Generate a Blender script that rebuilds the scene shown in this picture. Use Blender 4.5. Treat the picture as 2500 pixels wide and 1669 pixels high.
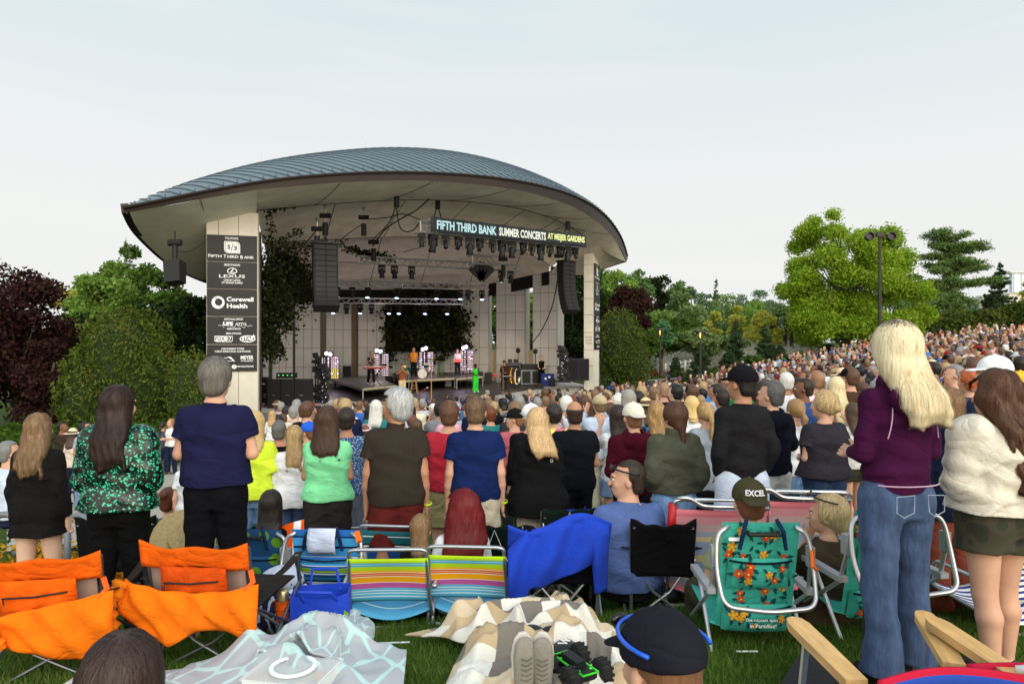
import bpy, math, random
import numpy as np
from mathutils import Vector, Matrix
R = math.radians
rng = np.random.default_rng(7)
random.seed(7)
for o in list(bpy.data.objects): bpy.data.objects.remove(o)
scene = bpy.context.scene
COL = scene.collection
cam = bpy.data.cameras.new("camera"); cam.lens = 24.0; cam.sensor_width = 36.0
cam.clip_start = 0.05; cam.clip_end = 5000
cam_o = bpy.data.objects.new("camera", cam); COL.objects.link(cam_o)
cam_o.rotation_euler = (R(90), 0, 0)
scene.camera = cam_o
scene.render.engine = 'CYCLES'
scene.view_settings.view_transform = 'Standard'
scene.view_settings.look = 'None'
scene.view_settings.exposure = 0.40
scene.view_settings.gamma = 1.0
SUN_EL, SUN_AZ = 32.0, 150.0     # soft bright part of the sky, behind the camera to the right
w = bpy.data.worlds.new("World"); scene.world = w; w.use_nodes = True
nt = w.node_tree; nt.nodes.clear()
out = nt.nodes.new('ShaderNodeOutputWorld'); bg = nt.nodes.new('ShaderNodeBackground')
sky = nt.nodes.new('ShaderNodeTexSky'); sky.sky_type = 'NISHITA'; sky.sun_disc = False
sky.sun_elevation = R(12); sky.sun_rotation = R(SUN_AZ); sky.dust_density = 2.0
tc = nt.nodes.new('ShaderNodeTexCoord'); sp = nt.nodes.new('ShaderNodeSeparateXYZ')
ramp = nt.nodes.new('ShaderNodeValToRGB')
el = ramp.color_ramp.elements
el[0].position = 0.0; el[0].color = (0.68, 0.70, 0.71, 1)
el[1].position = 1.0; el[1].color = (0.50, 0.62, 0.76, 1)
for pos, c in ((0.10, (0.70, 0.705, 0.69, 1)), (0.22, (0.69, 0.705, 0.70, 1)), (0.42, (0.565, 0.64, 0.68, 1)), (0.6, (0.54, 0.62, 0.67, 1))):
 e = el.new(pos); e.color = c
scl = nt.nodes.new('ShaderNodeVectorMath'); scl.operation = 'SCALE'; scl.inputs['Scale'].default_value = 0.05
mix = nt.nodes.new('ShaderNodeMixRGB'); mix.inputs[0].default_value = 0.06
nz = nt.nodes.new('ShaderNodeTexNoise'); nz.inputs['Scale'].default_value = 1.6; nz.inputs['Detail'].default_value = 5
mp = nt.nodes.new('ShaderNodeMapping'); mp.inputs['Scale'].default_value = (1, 1, 7)
mp.inputs['Rotation'].default_value = (0, R(12), 0)
add = nt.nodes.new('ShaderNodeMixRGB'); add.blend_type = 'MIX'; add.inputs[2].default_value = (0.72, 0.71, 0.69, 1)
mr = nt.nodes.new('ShaderNodeMapRange'); mr.inputs[1].default_value = 0.5; mr.inputs[2].default_value = 0.8
mr.inputs[3].default_value = 0.0; mr.inputs[4].default_value = 0.35
L = nt.links.new
L(tc.outputs['Generated'], sp.inputs[0]); L(sp.outputs['Z'], ramp.inputs[0])
L(sky.outputs[0], scl.inputs[0]); L(ramp.outputs[0], mix.inputs[1]); L(scl.outputs[0], mix.inputs[2])
L(tc.outputs['Generated'], mp.inputs[0]); L(mp.outputs[0], nz.inputs['Vector']); L(nz.outputs[0], mr.inputs[0])
L(mr.outputs[0], add.inputs[0]); L(mix.outputs[0], add.inputs[1])
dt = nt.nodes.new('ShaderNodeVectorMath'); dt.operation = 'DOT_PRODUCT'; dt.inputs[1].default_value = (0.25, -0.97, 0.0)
rear_fac = nt.nodes.new('ShaderNodeMapRange'); rear_fac.interpolation_type = 'SMOOTHSTEP'; rear_fac.inputs[1].default_value = 0.05; rear_fac.inputs[2].default_value = 0.95; rear_fac.inputs[3].default_value = 0.0; rear_fac.inputs[4].default_value = 1.0
rear_boost = nt.nodes.new('ShaderNodeMixRGB'); rear_boost.blend_type = 'MULTIPLY'; rear_boost.inputs[2].default_value = (3.9, 3.5, 2.95, 1)  # added brightening of the sky behind the camera, to light the stage ceiling
L(tc.outputs['Generated'], dt.inputs[0]); L(dt.outputs['Value'], rear_fac.inputs[0]); L(rear_fac.outputs[0], rear_boost.inputs[0]); L(add.outputs[0], rear_boost.inputs[1])
L(rear_boost.outputs[0], bg.inputs['Color']); bg.inputs['Strength'].default_value = 1.0
L(bg.outputs[0], out.inputs[0])
sun = bpy.data.lights.new("sun", 'SUN'); sun.energy = 0.6; sun.angle = R(28); sun.color = (1.0, 0.95, 0.88)
sun_o = bpy.data.objects.new("sun", sun); COL.objects.link(sun_o)
az = R(SUN_AZ); eln = R(SUN_EL)
sd = Vector((math.sin(az) * math.cos(eln), math.cos(az) * math.cos(eln), math.sin(eln)))
sun_o.rotation_euler = sd.to_track_quat('Z', 'Y').to_euler()
F = 1667.0
def P(u, v, d):
 return Vector(((u - 1250) / F * d, d, (834 - v) / F * d))
def lin(c):
 return tuple(((x / 255) / 12.92 if x / 255 <= 0.04045 else ((x / 255 + 0.055) / 1.055) ** 2.4) for x in c)
MATS = {}
def newmat(name):
 m = bpy.data.materials.new(name); m.use_nodes = True
 return m, m.node_tree, m.node_tree.nodes['Principled BSDF']
def mat(col, rough=0.7, metal=0.0, var=0.12, vs=6.0, bump=0.0, bs=60.0, emit=0.0, spec=0.4, stretch=(1, 1, 1), name='paint', coat=0.0, alpha=1.0):
 key = (tuple(col), rough, metal, var, vs, bump, bs, emit, spec, stretch, name, coat, alpha)
 if key in MATS: return MATS[key]
 m, t, b = newmat(name)
 c = lin(col)
 b.inputs['Roughness'].default_value = rough; b.inputs['Metallic'].default_value = metal
 b.inputs['Specular IOR Level'].default_value = spec; b.inputs['Coat Weight'].default_value = coat
 b.inputs['Alpha'].default_value = alpha
 if var > 0:
  tcn = t.nodes.new('ShaderNodeTexCoord'); mpn = t.nodes.new('ShaderNodeMapping'); mpn.inputs['Scale'].default_value = stretch
  n = t.nodes.new('ShaderNodeTexNoise'); n.inputs['Scale'].default_value = vs; n.inputs['Detail'].default_value = 6
  r = t.nodes.new('ShaderNodeValToRGB')
  r.color_ramp.elements[0].position = 0.3; r.color_ramp.elements[1].position = 0.72
  r.color_ramp.elements[0].color = tuple(x * (1 - var) for x in c) + (1,)
  r.color_ramp.elements[1].color = tuple(min(1, x * (1 + var)) for x in c) + (1,)
  t.links.new(tcn.outputs['Object'], mpn.inputs[0]); t.links.new(mpn.outputs[0], n.inputs['Vector'])
  t.links.new(n.outputs[0], r.inputs[0]); t.links.new(r.outputs[0], b.inputs['Base Color'])
  if bump > 0:
   n2 = t.nodes.new('ShaderNodeTexNoise'); n2.inputs['Scale'].default_value = bs; n2.inputs['Detail'].default_value = 4
   bp = t.nodes.new('ShaderNodeBump'); bp.inputs['Strength'].default_value = bump; bp.inputs['Distance'].default_value = 0.02
   t.links.new(mpn.outputs[0], n2.inputs['Vector']); t.links.new(n2.outputs[0], bp.inputs['Height'])
   t.links.new(bp.outputs[0], b.inputs['Normal'])
 else:
  b.inputs['Base Color'].default_value = c + (1,)
 if emit > 0:
  b.inputs['Emission Color'].default_value = c + (1,); b.inputs['Emission Strength'].default_value = emit
 m.diffuse_color = c + (1,)
 MATS[key] = m; return m
def cloth(col, var=0.16):
 if max(col) < 120: col = tuple(x * .78 for x in col)
 key = ('cloth', tuple(col), var)
 if key in MATS: return MATS[key]
 m = mat(col, rough=0.93, var=var, vs=9.0, bump=0.2, bs=60.0, spec=0.08, name='cloth'); t = m.node_tree; b = t.nodes['Principled BSDF']
 b0 = [n for n in t.nodes if n.type == 'BUMP'][0]; tcn = [n for n in t.nodes if n.type == 'TEX_COORD'][0]
 mp_ = t.nodes.new('ShaderNodeMapping'); mp_.inputs['Scale'].default_value = (1.0, 1.0, 1.5); mp_.inputs['Rotation'].default_value = (0.3, 0.5, 0.2)
 n = t.nodes.new('ShaderNodeTexNoise'); n.inputs['Scale'].default_value = 3.6; n.inputs['Detail'].default_value = 2.0; n.inputs['Distortion'].default_value = 0.9
 s1 = t.nodes.new('ShaderNodeMath'); s1.operation = 'SUBTRACT'; s1.inputs[1].default_value = 0.5
 s2 = t.nodes.new('ShaderNodeMath'); s2.operation = 'ABSOLUTE'
 s3 = t.nodes.new('ShaderNodeMath'); s3.operation = 'POWER'; s3.inputs[1].default_value = 0.6
 bp = t.nodes.new('ShaderNodeBump'); bp.inputs['Strength'].default_value = 0.45; bp.inputs['Distance'].default_value = 0.04
 t.links.new(tcn.outputs['Object'], mp_.inputs[0]); t.links.new(mp_.outputs[0], n.inputs['Vector']); t.links.new(n.outputs[0], s1.inputs[0]); t.links.new(s1.outputs[0], s2.inputs[0]); t.links.new(s2.outputs[0], s3.inputs[0])
 t.links.new(s3.outputs[0], bp.inputs['Height']); t.links.new(b0.outputs[0], bp.inputs['Normal']); t.links.new(bp.outputs[0], b.inputs['Normal'])
 MATS[key] = m; return m
def metalm(col=(170, 172, 176), rough=0.35): return mat(col, rough=rough, metal=0.85, var=0.05, name='metal')
def leafmat(cols, rough=0.75, trans=0.3, scale=0.7, name='leaves'):
 m, t, b = newmat(name)
 b.inputs['Roughness'].default_value = rough; b.inputs['Specular IOR Level'].default_value = 0.15
 g = t.nodes.new('ShaderNodeNewGeometry'); 
 tcn = t.nodes.new('ShaderNodeTexCoord')
 n = t.nodes.new('ShaderNodeTexNoise'); n.inputs['Scale'].default_value = scale; n.inputs['Detail'].default_value = 4
 mx = t.nodes.new('ShaderNodeMath'); mx.operation = 'MULTIPLY_ADD'; mx.inputs[1].default_value = 0.38
 ma = t.nodes.new('ShaderNodeMath'); ma.operation = 'MULTIPLY'; ma.inputs[1].default_value = 0.75
 r = t.nodes.new('ShaderNodeValToRGB'); r.color_ramp.elements[0].position = 0.2; r.color_ramp.elements[1].position = 0.85
 k = len(cols)
 r.color_ramp.elements[0].color = lin(cols[0]) + (1,); r.color_ramp.elements[1].color = lin(cols[-1]) + (1,)
 for i in range(1, k - 1):
  e = r.color_ramp.elements.new(0.2 + 0.65 * i / (k - 1)); e.color = lin(cols[i]) + (1,)
 t.links.new(tcn.outputs['Object'], n.inputs['Vector'])
 t.links.new(n.outputs[0], ma.inputs[0])
 t.links.new(g.outputs['Random Per Island'], mx.inputs[0]); t.links.new(ma.outputs[0], mx.inputs[2])
 t.links.new(mx.outputs[0], r.inputs[0]); t.links.new(r.outputs[0], b.inputs['Base Color'])
 tr = t.nodes.new('ShaderNodeBsdfTranslucent'); ms = t.nodes.new('ShaderNodeMixShader'); ms.inputs[0].default_value = trans
 o = t.nodes['Material Output']
 t.links.new(r.outputs[0], tr.inputs[0]); t.links.new(b.outputs[0], ms.inputs[1]); t.links.new(tr.outputs[0], ms.inputs[2])
 t.links.new(ms.outputs[0], o.inputs[0])
 return m
def stripemat(stops, name='striped_cloth', alpha=1.0, axis=1):
 """stops: list of (position 0..1 along UV v, colour)"""
 m, t, b = newmat(name); b.inputs['Roughness'].default_value = 0.8; b.inputs['Specular IOR Level'].default_value = 0.2
 u = t.nodes.new('ShaderNodeUVMap'); s = t.nodes.new('ShaderNodeSeparateXYZ')
 t.links.new(u.outputs[0], s.inputs[0])
 f = t.nodes.new('ShaderNodeMath'); f.operation = 'FRACT'
 t.links.new(s.outputs[axis], f.inputs[0])
 r = t.nodes.new('ShaderNodeValToRGB'); r.color_ramp.interpolation = 'CONSTANT'
 stops = [(p_, tuple(min(250, x * 1.12) for x in c_)) for p_, c_ in sorted(stops)[:32]]
 r.color_ramp.elements[0].position = stops[0][0]; r.color_ramp.elements[0].color = lin(stops[0][1]) + (1,)
 r.color_ramp.elements[1].position = stops[1][0]; r.color_ramp.elements[1].color = lin(stops[1][1]) + (1,)
 for p_, c_ in stops[2:]:
  e = r.color_ramp.elements.new(p_); e.color = lin(c_) + (1,)
 t.links.new(f.outputs[0], r.inputs[0])
 n = t.nodes.new('ShaderNodeTexNoise'); n.inputs['Scale'].default_value = 9
 mm = t.nodes.new('ShaderNodeMixRGB'); mm.blend_type = 'MULTIPLY'; mm.inputs[0].default_value = 0.15
 tcn = t.nodes.new('ShaderNodeTexCoord'); t.links.new(tcn.outputs['Object'], n.inputs['Vector'])
 t.links.new(r.outputs[0], mm.inputs[1]); t.links.new(n.outputs[0], mm.inputs[2])
 t.links.new(mm.outputs[0], b.inputs['Base Color'])
 if alpha < 1: b.inputs['Alpha'].default_value = alpha
 return m
class MB:
 """collects shapes, then links them as one mesh object"""
 def __init__(s): s.v = []; s.f = []; s.m = []; s.uv = {}
 def add(s, verts, faces, mi=0):
  b = len(s.v); s.v.extend([tuple(x) for x in verts])
  for f in faces: s.f.append(tuple(i + b for i in f)); s.m.append(mi)
  return s
 def box(s, c, size, rot=None, mi=0, taper=1.0):
  hx, hy, hz = [x / 2 for x in size]
  vs = []
  for z, k in ((-hz, 1.0), (hz, taper)):
   for x, y in ((-hx, -hy), (hx, -hy), (hx, hy), (-hx, hy)): vs.append(Vector((x * k, y * k, z)))
  if rot is not None: vs = [rot @ v for v in vs]
  c = Vector(c); vs = [v + c for v in vs]
  return s.add(vs, [(3, 2, 1, 0), (4, 5, 6, 7), (0, 1, 5, 4), (1, 2, 6, 5), (2, 3, 7, 6), (3, 0, 4, 7)], mi)
 def tube(s, pts, r, n=8, mi=0, closed=False, cap=True):
  pts = [Vector(p) for p in pts]; k = len(pts)
  rs = r if hasattr(r, '__len__') else [r] * k
  rings = []; up = None
  for i, p in enumerate(pts):
   a = pts[(i - 1) % k] if (closed or i > 0) else p
   b = pts[(i + 1) % k] if (closed or i < k - 1) else p
   t = (b - a)
   if t.length < 1e-9: t = Vector((0, 0, 1))
   t.normalize()
   if up is None:
    up = Vector((0, 0, 1)) if abs(t.z) < 0.9 else Vector((1, 0, 0))
   x = t.cross(up)
   if x.length < 1e-6: x = t.cross(Vector((1, 0.3, 0)))
   x.normalize(); y = x.cross(t).normalized(); up = y
   rings.append([p + (x * math.cos(2 * math.pi * j / n) + y * math.sin(2 * math.pi * j / n)) * rs[i] for j in range(n)])
  vs = [v for rg in rings for v in rg]; fs = []
  for i in range(k if closed else k - 1):
   i2 = (i + 1) % k
   for j in range(n):
    fs.append((i * n + j, i * n + (j + 1) % n, i2 * n + (j + 1) % n, i2 * n + j))
  if cap and not closed:
   fs.append(tuple(range(n - 1, -1, -1))); fs.append(tuple((k - 1) * n + j for j in range(n)))
  return s.add(vs, fs, mi)
 def cyl(s, a, b, r0, r1=None, n=16, mi=0):
  return s.tube([a, b], [r0, r0 if r1 is None else r1], n=n, mi=mi)
 def ell(s, c, r, n=16, m=10, rot=None, mi=0):
  c = Vector(c); vs = []; fs = []
  for i in range(m + 1):
   th = math.pi * i / m
   for j in range(n):
    ph = 2 * math.pi * j / n
    v = Vector((r[0] * math.sin(th) * math.cos(ph), r[1] * math.sin(th) * math.sin(ph), r[2] * math.cos(th)))
    if rot is not None: v = rot @ v
    vs.append(v + c)
  for i in range(m):
   for j in range(n):
    fs.append((i * n + j, (i + 1) * n + j, (i + 1) * n + (j + 1) % n, i * n + (j + 1) % n))
  return s.add(vs, fs, mi)
 def lathe(s, prof, c=(0, 0, 0), n=20, mi=0, rot=None):
  c = Vector(c); vs = []; fs = []
  for (r, z) in prof:
   for j in range(n):
    v = Vector((r * math.cos(2 * math.pi * j / n), r * math.sin(2 * math.pi * j / n), z))
    if rot is not None: v = rot @ v
    vs.append(v + c)
  for i in range(len(prof) - 1):
   for j in range(n):
    fs.append((i * n + j, i * n + (j + 1) % n, (i + 1) * n + (j + 1) % n, (i + 1) * n + j))
  return s.add(vs, fs, mi)
 def grid(s, fn, nu, nv, mi=0, thick=0.0):
  """fn(a,b) -> point, a,b in 0..1; keeps uv"""
  pts = [[Vector(fn(i / nu, j / nv)) for i in range(nu + 1)] for j in range(nv + 1)]
  base = len(s.v); vs = [p for row in pts for p in row]
  fs = []
  for j in range(nv):
   for i in range(nu):
    fs.append((j * (nu + 1) + i, j * (nu + 1) + i + 1, (j + 1) * (nu + 1) + i + 1, (j + 1) * (nu + 1) + i))
  s.add(vs, fs, mi)
  for j in range(nv + 1):
   for i in range(nu + 1): s.uv[base + j * (nu + 1) + i] = (i / nu, j / nv)
  return s
 def build(s, name, mats, parent=None, smooth=False, thick=0.0, loc=None, off=0):
  me = bpy.data.meshes.new(name)
  me.from_pydata(s.v, [], s.f)
  if not isinstance(mats, (list, tuple)): mats = [mats]
  for m in mats: me.materials.append(m)
  me.polygons.foreach_set('material_index', s.m)
  if s.uv:
   uvl = me.uv_layers.new(name='UVMap')
   li = np.zeros(len(me.loops), dtype=np.int32); me.loops.foreach_get('vertex_index', li)
   arr = np.zeros((len(s.v), 2), dtype=np.float32)
   for k_, q in s.uv.items(): arr[k_] = q
   uvl.data.foreach_set('uv', arr[li].ravel())
  if smooth: me.polygons.foreach_set('use_smooth', [True] * len(me.polygons))
  me.update()
  o = bpy.data.objects.new(name, me); COL.objects.link(o)
  if parent: o.parent = parent
  if loc is not None: o.location = loc
  if thick:
   md = o.modifiers.new('solid', 'SOLIDIFY'); md.thickness = thick; md.offset = off
  return o
def np_mesh(name, V, Fq, mats, parent=None, smooth=True, mi=None, tri=False):
 me = bpy.data.meshes.new(name); n = len(Fq); k = 3 if tri else 4
 me.vertices.add(len(V)); me.vertices.foreach_set('co', np.asarray(V, dtype=np.float32).ravel())
 me.loops.add(n * k); me.loops.foreach_set('vertex_index', np.asarray(Fq, dtype=np.int32).ravel())
 me.polygons.add(n); me.polygons.foreach_set('loop_start', np.arange(0, n * k, k, dtype=np.int32))
 me.polygons.foreach_set('loop_total', np.full(n, k, dtype=np.int32))
 if not isinstance(mats, (list, tuple)): mats = [mats]
 for m in mats: me.materials.append(m)
 if mi is not None: me.polygons.foreach_set('material_index', np.asarray(mi, dtype=np.int32))
 if smooth: me.polygons.foreach_set('use_smooth', np.ones(n, dtype=bool))
 me.update(calc_edges=True)
 if name is None: return me
 o = bpy.data.objects.new(name, me); COL.objects.link(o)
 if parent: o.parent = parent
 return o
def tag(o, label=None, cat=None, group=None, kind=None):
 if label: o['label'] = label
 if cat: o['category'] = cat
 if group: o['group'] = group
 if kind: o['kind'] = kind
 return o
def thing(name, label, cat, loc=(0, 0, 0), rz=0.0, group=None):
 o = bpy.data.objects.new(name, None); COL.objects.link(o); o.location = loc; o.rotation_euler = (0, 0, rz)
 o.empty_display_size = 0.2
 return tag(o, label, cat, group)
KIDS = {}
def copy_tree(o, parent=None, top=True):
 c = o.copy(); COL.objects.link(c)
 if parent: c.parent = parent
 for ch in [x for x in o.children]: copy_tree(ch, c, False)
 return c
def text_mesh(s, w=None, h=None, bold=0.0, shear=0.0, res=2):
 cu = bpy.data.curves.new('t', 'FONT'); cu.body = s; cu.size = 1; cu.offset = bold; cu.shear = shear; cu.resolution_u = res
 cu.align_x = 'CENTER'
 o = bpy.data.objects.new('t', cu); COL.objects.link(o)
 bpy.context.view_layer.update()
 dg = bpy.context.evaluated_depsgraph_get()
 me = bpy.data.meshes.new_from_object(o.evaluated_get(dg))
 bpy.data.objects.remove(o)
 V = np.zeros(len(me.vertices) * 3, dtype=np.float32); me.vertices.foreach_get('co', V); V = V.reshape(-1, 3)
 lo = V.min(0); hi = V.max(0); V[:, :2] -= ((lo + hi) / 2)[:2]
 sz = hi - lo
 k = np.ones(3)
 if h: k[1] = h / sz[1]
 if w: k[0] = w / sz[0]
 if h and not w: k[0] = k[1]
 if w and not h: k[1] = k[0]
 V = V * k
 return V, [tuple(p.vertices) for p in me.polygons]
def text_into(mb, s, cx, cz, w=None, h=None, bold=0.0, y=0.0, mi=0, shear=0.0):
 """flat text in the local x-z plane facing -y"""
 V, Fa = text_mesh(s, w, h, bold, shear)
 mb.add([(cx + a[0], y, cz + a[1]) for a in V], Fa, mi)
def lerp_tab(tab, x, col=1):
 xs = [t[0] for t in tab]; ys = [t[col] for t in tab]
 return float(np.interp(x, xs, ys))
GT = [(-0.75, [(3.3, -1.66), (4.4, -1.9), (5.2, -2.1), (8, -2.7), (14, -3.5), (20, -4.05), (30, -4.5), (70, -4.5)]),
  (-0.30, [(3.3, -1.62), (4.4, -1.87), (5.3, -2.16), (6.2, -2.33), (8, -2.52), (12, -2.9), (17, -3.3), (22, -3.75), (28, -4.2), (70, -4.6)]),
  (0.10, [(3.3, -1.60), (4.4, -1.80), (5.3, -2.1), (6.2, -2.30), (8, -2.48), (12, -2.75), (17, -3.1), (22, -3.5), (32, -4.05), (70, -4.2)]),
  (0.30, [(3.3, -1.60), (4.4, -1.75), (5.3, -2.0), (7, -2.2), (10, -2.4), (20, -3.05), (35, -3.5), (50, -3.4), (70, -3.2)]),
  (0.50, [(3.3, -1.60), (4.4, -1.72), (6, -1.95), (10, -2.25), (20, -2.55), (35, -2.3), (55, -1.6), (70, -1.2)]),
  (0.70, [(3.3, -1.60), (4.4, -1.70), (6, -1.85), (10, -2.05), (18, -2.0), (30, -1.35), (54, -0.2), (75, 0.1)])]
GS = [g[0] for g in GT]
def G(x, y):
 yy = max(y, 3.3); s = min(max(x / yy, GS[0]), GS[-1])
 zs = [float(np.interp(yy, [p[0] for p in g[1]], [p[1] for p in g[1]])) for g in GT]
 return float(np.interp(s, GS, zs))
def xy(u, d): return ((u - 1250) / F * d, d)
# ================================================================= SETTING
def bump(x, y):
 s = x / max(y, 1.0)
 g = 0.0
 g += 2.3 * math.exp(-((s - 0.34) / 0.07) ** 2) * math.exp(-((y - 70) / 9.0) ** 2)
 g += 1.5 * math.exp(-((s - 0.24) / 0.06) ** 2) * math.exp(-((y - 74) / 9.0) ** 2)
 return g
def ground_z(x, y):
 z = G(x, y)
 if y > 50: z += bump(x, y)
 return z
xs = sorted(set([-1500, -900, -500, -300, -200, -140] + list(np.arange(-100, -20, 5.0)) + list(np.arange(-20, 20, 0.6)) + list(np.arange(20, 100, 2.5)) + [110, 140, 200, 300, 500, 900, 1500]))
ys = sorted(set([-40, -20, -8, -3, 0, 1.5] + list(np.arange(2.4, 9, 0.35)) + list(np.arange(9, 100, 1.5)) + [110, 130, 160, 200, 300, 500, 900, 2000]))
V = [(x, y, ground_z(x, y)) for y in ys for x in xs]
nx = len(xs)
Fq = [(j * nx + i, j * nx + i + 1, (j + 1) * nx + i + 1, (j + 1) * nx + i) for j in range(len(ys) - 1) for i in range(nx - 1)]
gm, t, b = newmat('lawn')
b.inputs['Roughness'].default_value = 0.95; b.inputs['Specular IOR Level'].default_value = 0.1
n = t.nodes.new('ShaderNodeTexNoise'); n.inputs['Scale'].default_value = 1.3; n.inputs['Detail'].default_value = 8
n2 = t.nodes.new('ShaderNodeTexNoise'); n2.inputs['Scale'].default_value = 90; n2.inputs['Detail'].default_value = 3
tcn = t.nodes.new('ShaderNodeTexCoord'); r = t.nodes.new('ShaderNodeValToRGB'); mm = t.nodes.new('ShaderNodeMixRGB'); mm.inputs[0].default_value = 0.5
t.links.new(tcn.outputs['Object'], n.inputs['Vector']); t.links.new(tcn.outputs['Object'], n2.inputs['Vector'])
t.links.new(n.outputs[0], mm.inputs[1]); t.links.new(n2.outputs[0], mm.inputs[2]); t.links.new(mm.outputs[0], r.inputs[0])
r.color_ramp.elements[0].position = 0.35; r.color_ramp.elements[0].color = lin((34, 46, 14)) + (1,)
r.color_ramp.elements[1].position = 0.7; r.color_ramp.elements[1].color = lin((72, 98, 34)) + (1,)
t.links.new(r.outputs[0], b.inputs['Base Color'])
g = np_mesh('lawn', V, Fq, gm); tag(g, kind='structure')
def sheet(name, fn, nu, nv, m, lift=0.02, kind='structure'):
 mb = MB()
 mb.grid(lambda a, c: (fn(a, c)[0], fn(a, c)[1], ground_z(*fn(a, c)[:2]) + lift), nu, nv)
 o = mb.build(name, m, smooth=True); tag(o, kind=kind); return o
concrete = mat((168, 160, 148), rough=0.9, var=0.14, vs=3, bump=0.4, bs=40, name='concrete')
sheet('path', lambda a, c: ((-0.74 + 0.30 * a) * (9.3 + 14 * c), 9.3 + 14 * c), 10, 24, concrete, 0.02)
sheet('path', lambda a, c: ((0.19 + 0.055 * a) * (47 + 12 * c), 47 + 12 * c), 6, 10, mat((120, 122, 122), rough=0.9, name='asphalt'), 0.03)
nb = 110000
sx = rng.uniform(-0.78, 0.78, nb); dy = 2.3 + 3.6 * rng.random(nb) ** 1.15
bx = sx * dy; by = dy
clump = np.sin(bx * 5.1 + np.sin(by * 3.3)) * np.sin(by * 6.7 + 1.3 * np.sin(bx * 2.9))
hh = (0.028 + 0.030 * rng.random(nb)) * (1 + 0.35 * clump)
bz = np.array([G(x, y) for x, y in zip(bx, by)]) - 0.003
an = rng.uniform(0, 6.283, nb); lean = rng.uniform(0.1, 0.9, nb) * hh; la = rng.uniform(0, 6.283, nb); wd = rng.uniform(0.0016, 0.003, nb)
A = np.stack([bx - np.cos(an) * wd, by - np.sin(an) * wd, bz], 1); B = np.stack([bx + np.cos(an) * wd, by + np.sin(an) * wd, bz], 1)
Cc = np.stack([bx + np.cos(la) * lean, by + np.sin(la) * lean, bz + hh], 1)
V = np.concatenate([A, B, Cc]); Fq = np.stack([np.arange(nb), np.arange(nb) + nb, np.arange(nb) + 2 * nb], 1)
gr = np_mesh('grass', V, Fq, leafmat([(36, 56, 14), (62, 92, 28), (92, 124, 44), (132, 146, 76)], trans=0.25, scale=2.0, name='grass_blades'), tri=True, smooth=False)
tag(gr, kind='stuff', label='short green lawn grass between the chairs and blankets', cat='grass')
def leaf_mesh(name, pts, size, mats, parent=None, droop=0.0, aspect=0.5, mi=None, nrm=None, flat=0.0):
 n = len(pts)
 size = size * rng.uniform(0.65, 1.35, n)
 d = rng.normal(size=(n, 3)); d[:, 2] -= droop
 d /= np.linalg.norm(d, axis=1)[:, None]
 q = rng.normal(size=(n, 3)); q[:, 2] += flat
 e = np.cross(d, q); e /= np.linalg.norm(e, axis=1)[:, None] + 1e-9
 s = size[:, None]
 a = pts - d * s * 0.5; c = pts + d * s * 0.5; bb = pts + e * s * aspect * 0.5; dd = pts - e * s * aspect * 0.5
 V = np.stack([a, bb, c, dd], 1).reshape(-1, 3); Fq = np.arange(n * 4).reshape(-1, 4)
 return np_mesh(name, V, Fq, mats, parent, smooth=False, mi=mi)
def sphere_pts(n, c, r, shell=0.5, up=0.25):
 d = rng.normal(size=(n, 3)); d[:, 2] += up; d /= np.linalg.norm(d, axis=1)[:, None]
 rad = (shell + (1 - shell) * rng.random(n)) ** 0.7
 return np.array(c) + d * rad[:, None] * np.array(r)
bark = mat((88, 74, 60), rough=0.95, var=0.3, vs=8, bump=0.8, bs=20, stretch=(1, 1, 0.3), name='bark')
def limb_trunk(mb, base, top, r0, r1, k=6, wob=0.1):
 pts = [Vector(base).lerp(Vector(top), i / k) + Vector((random.uniform(-wob, wob), random.uniform(-wob, wob), 0)) * (i > 0) for i in range(k + 1)]
 mb.tube(pts, [r0 + (r1 - r0) * i / k for i in range(k + 1)], n=8)
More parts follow.
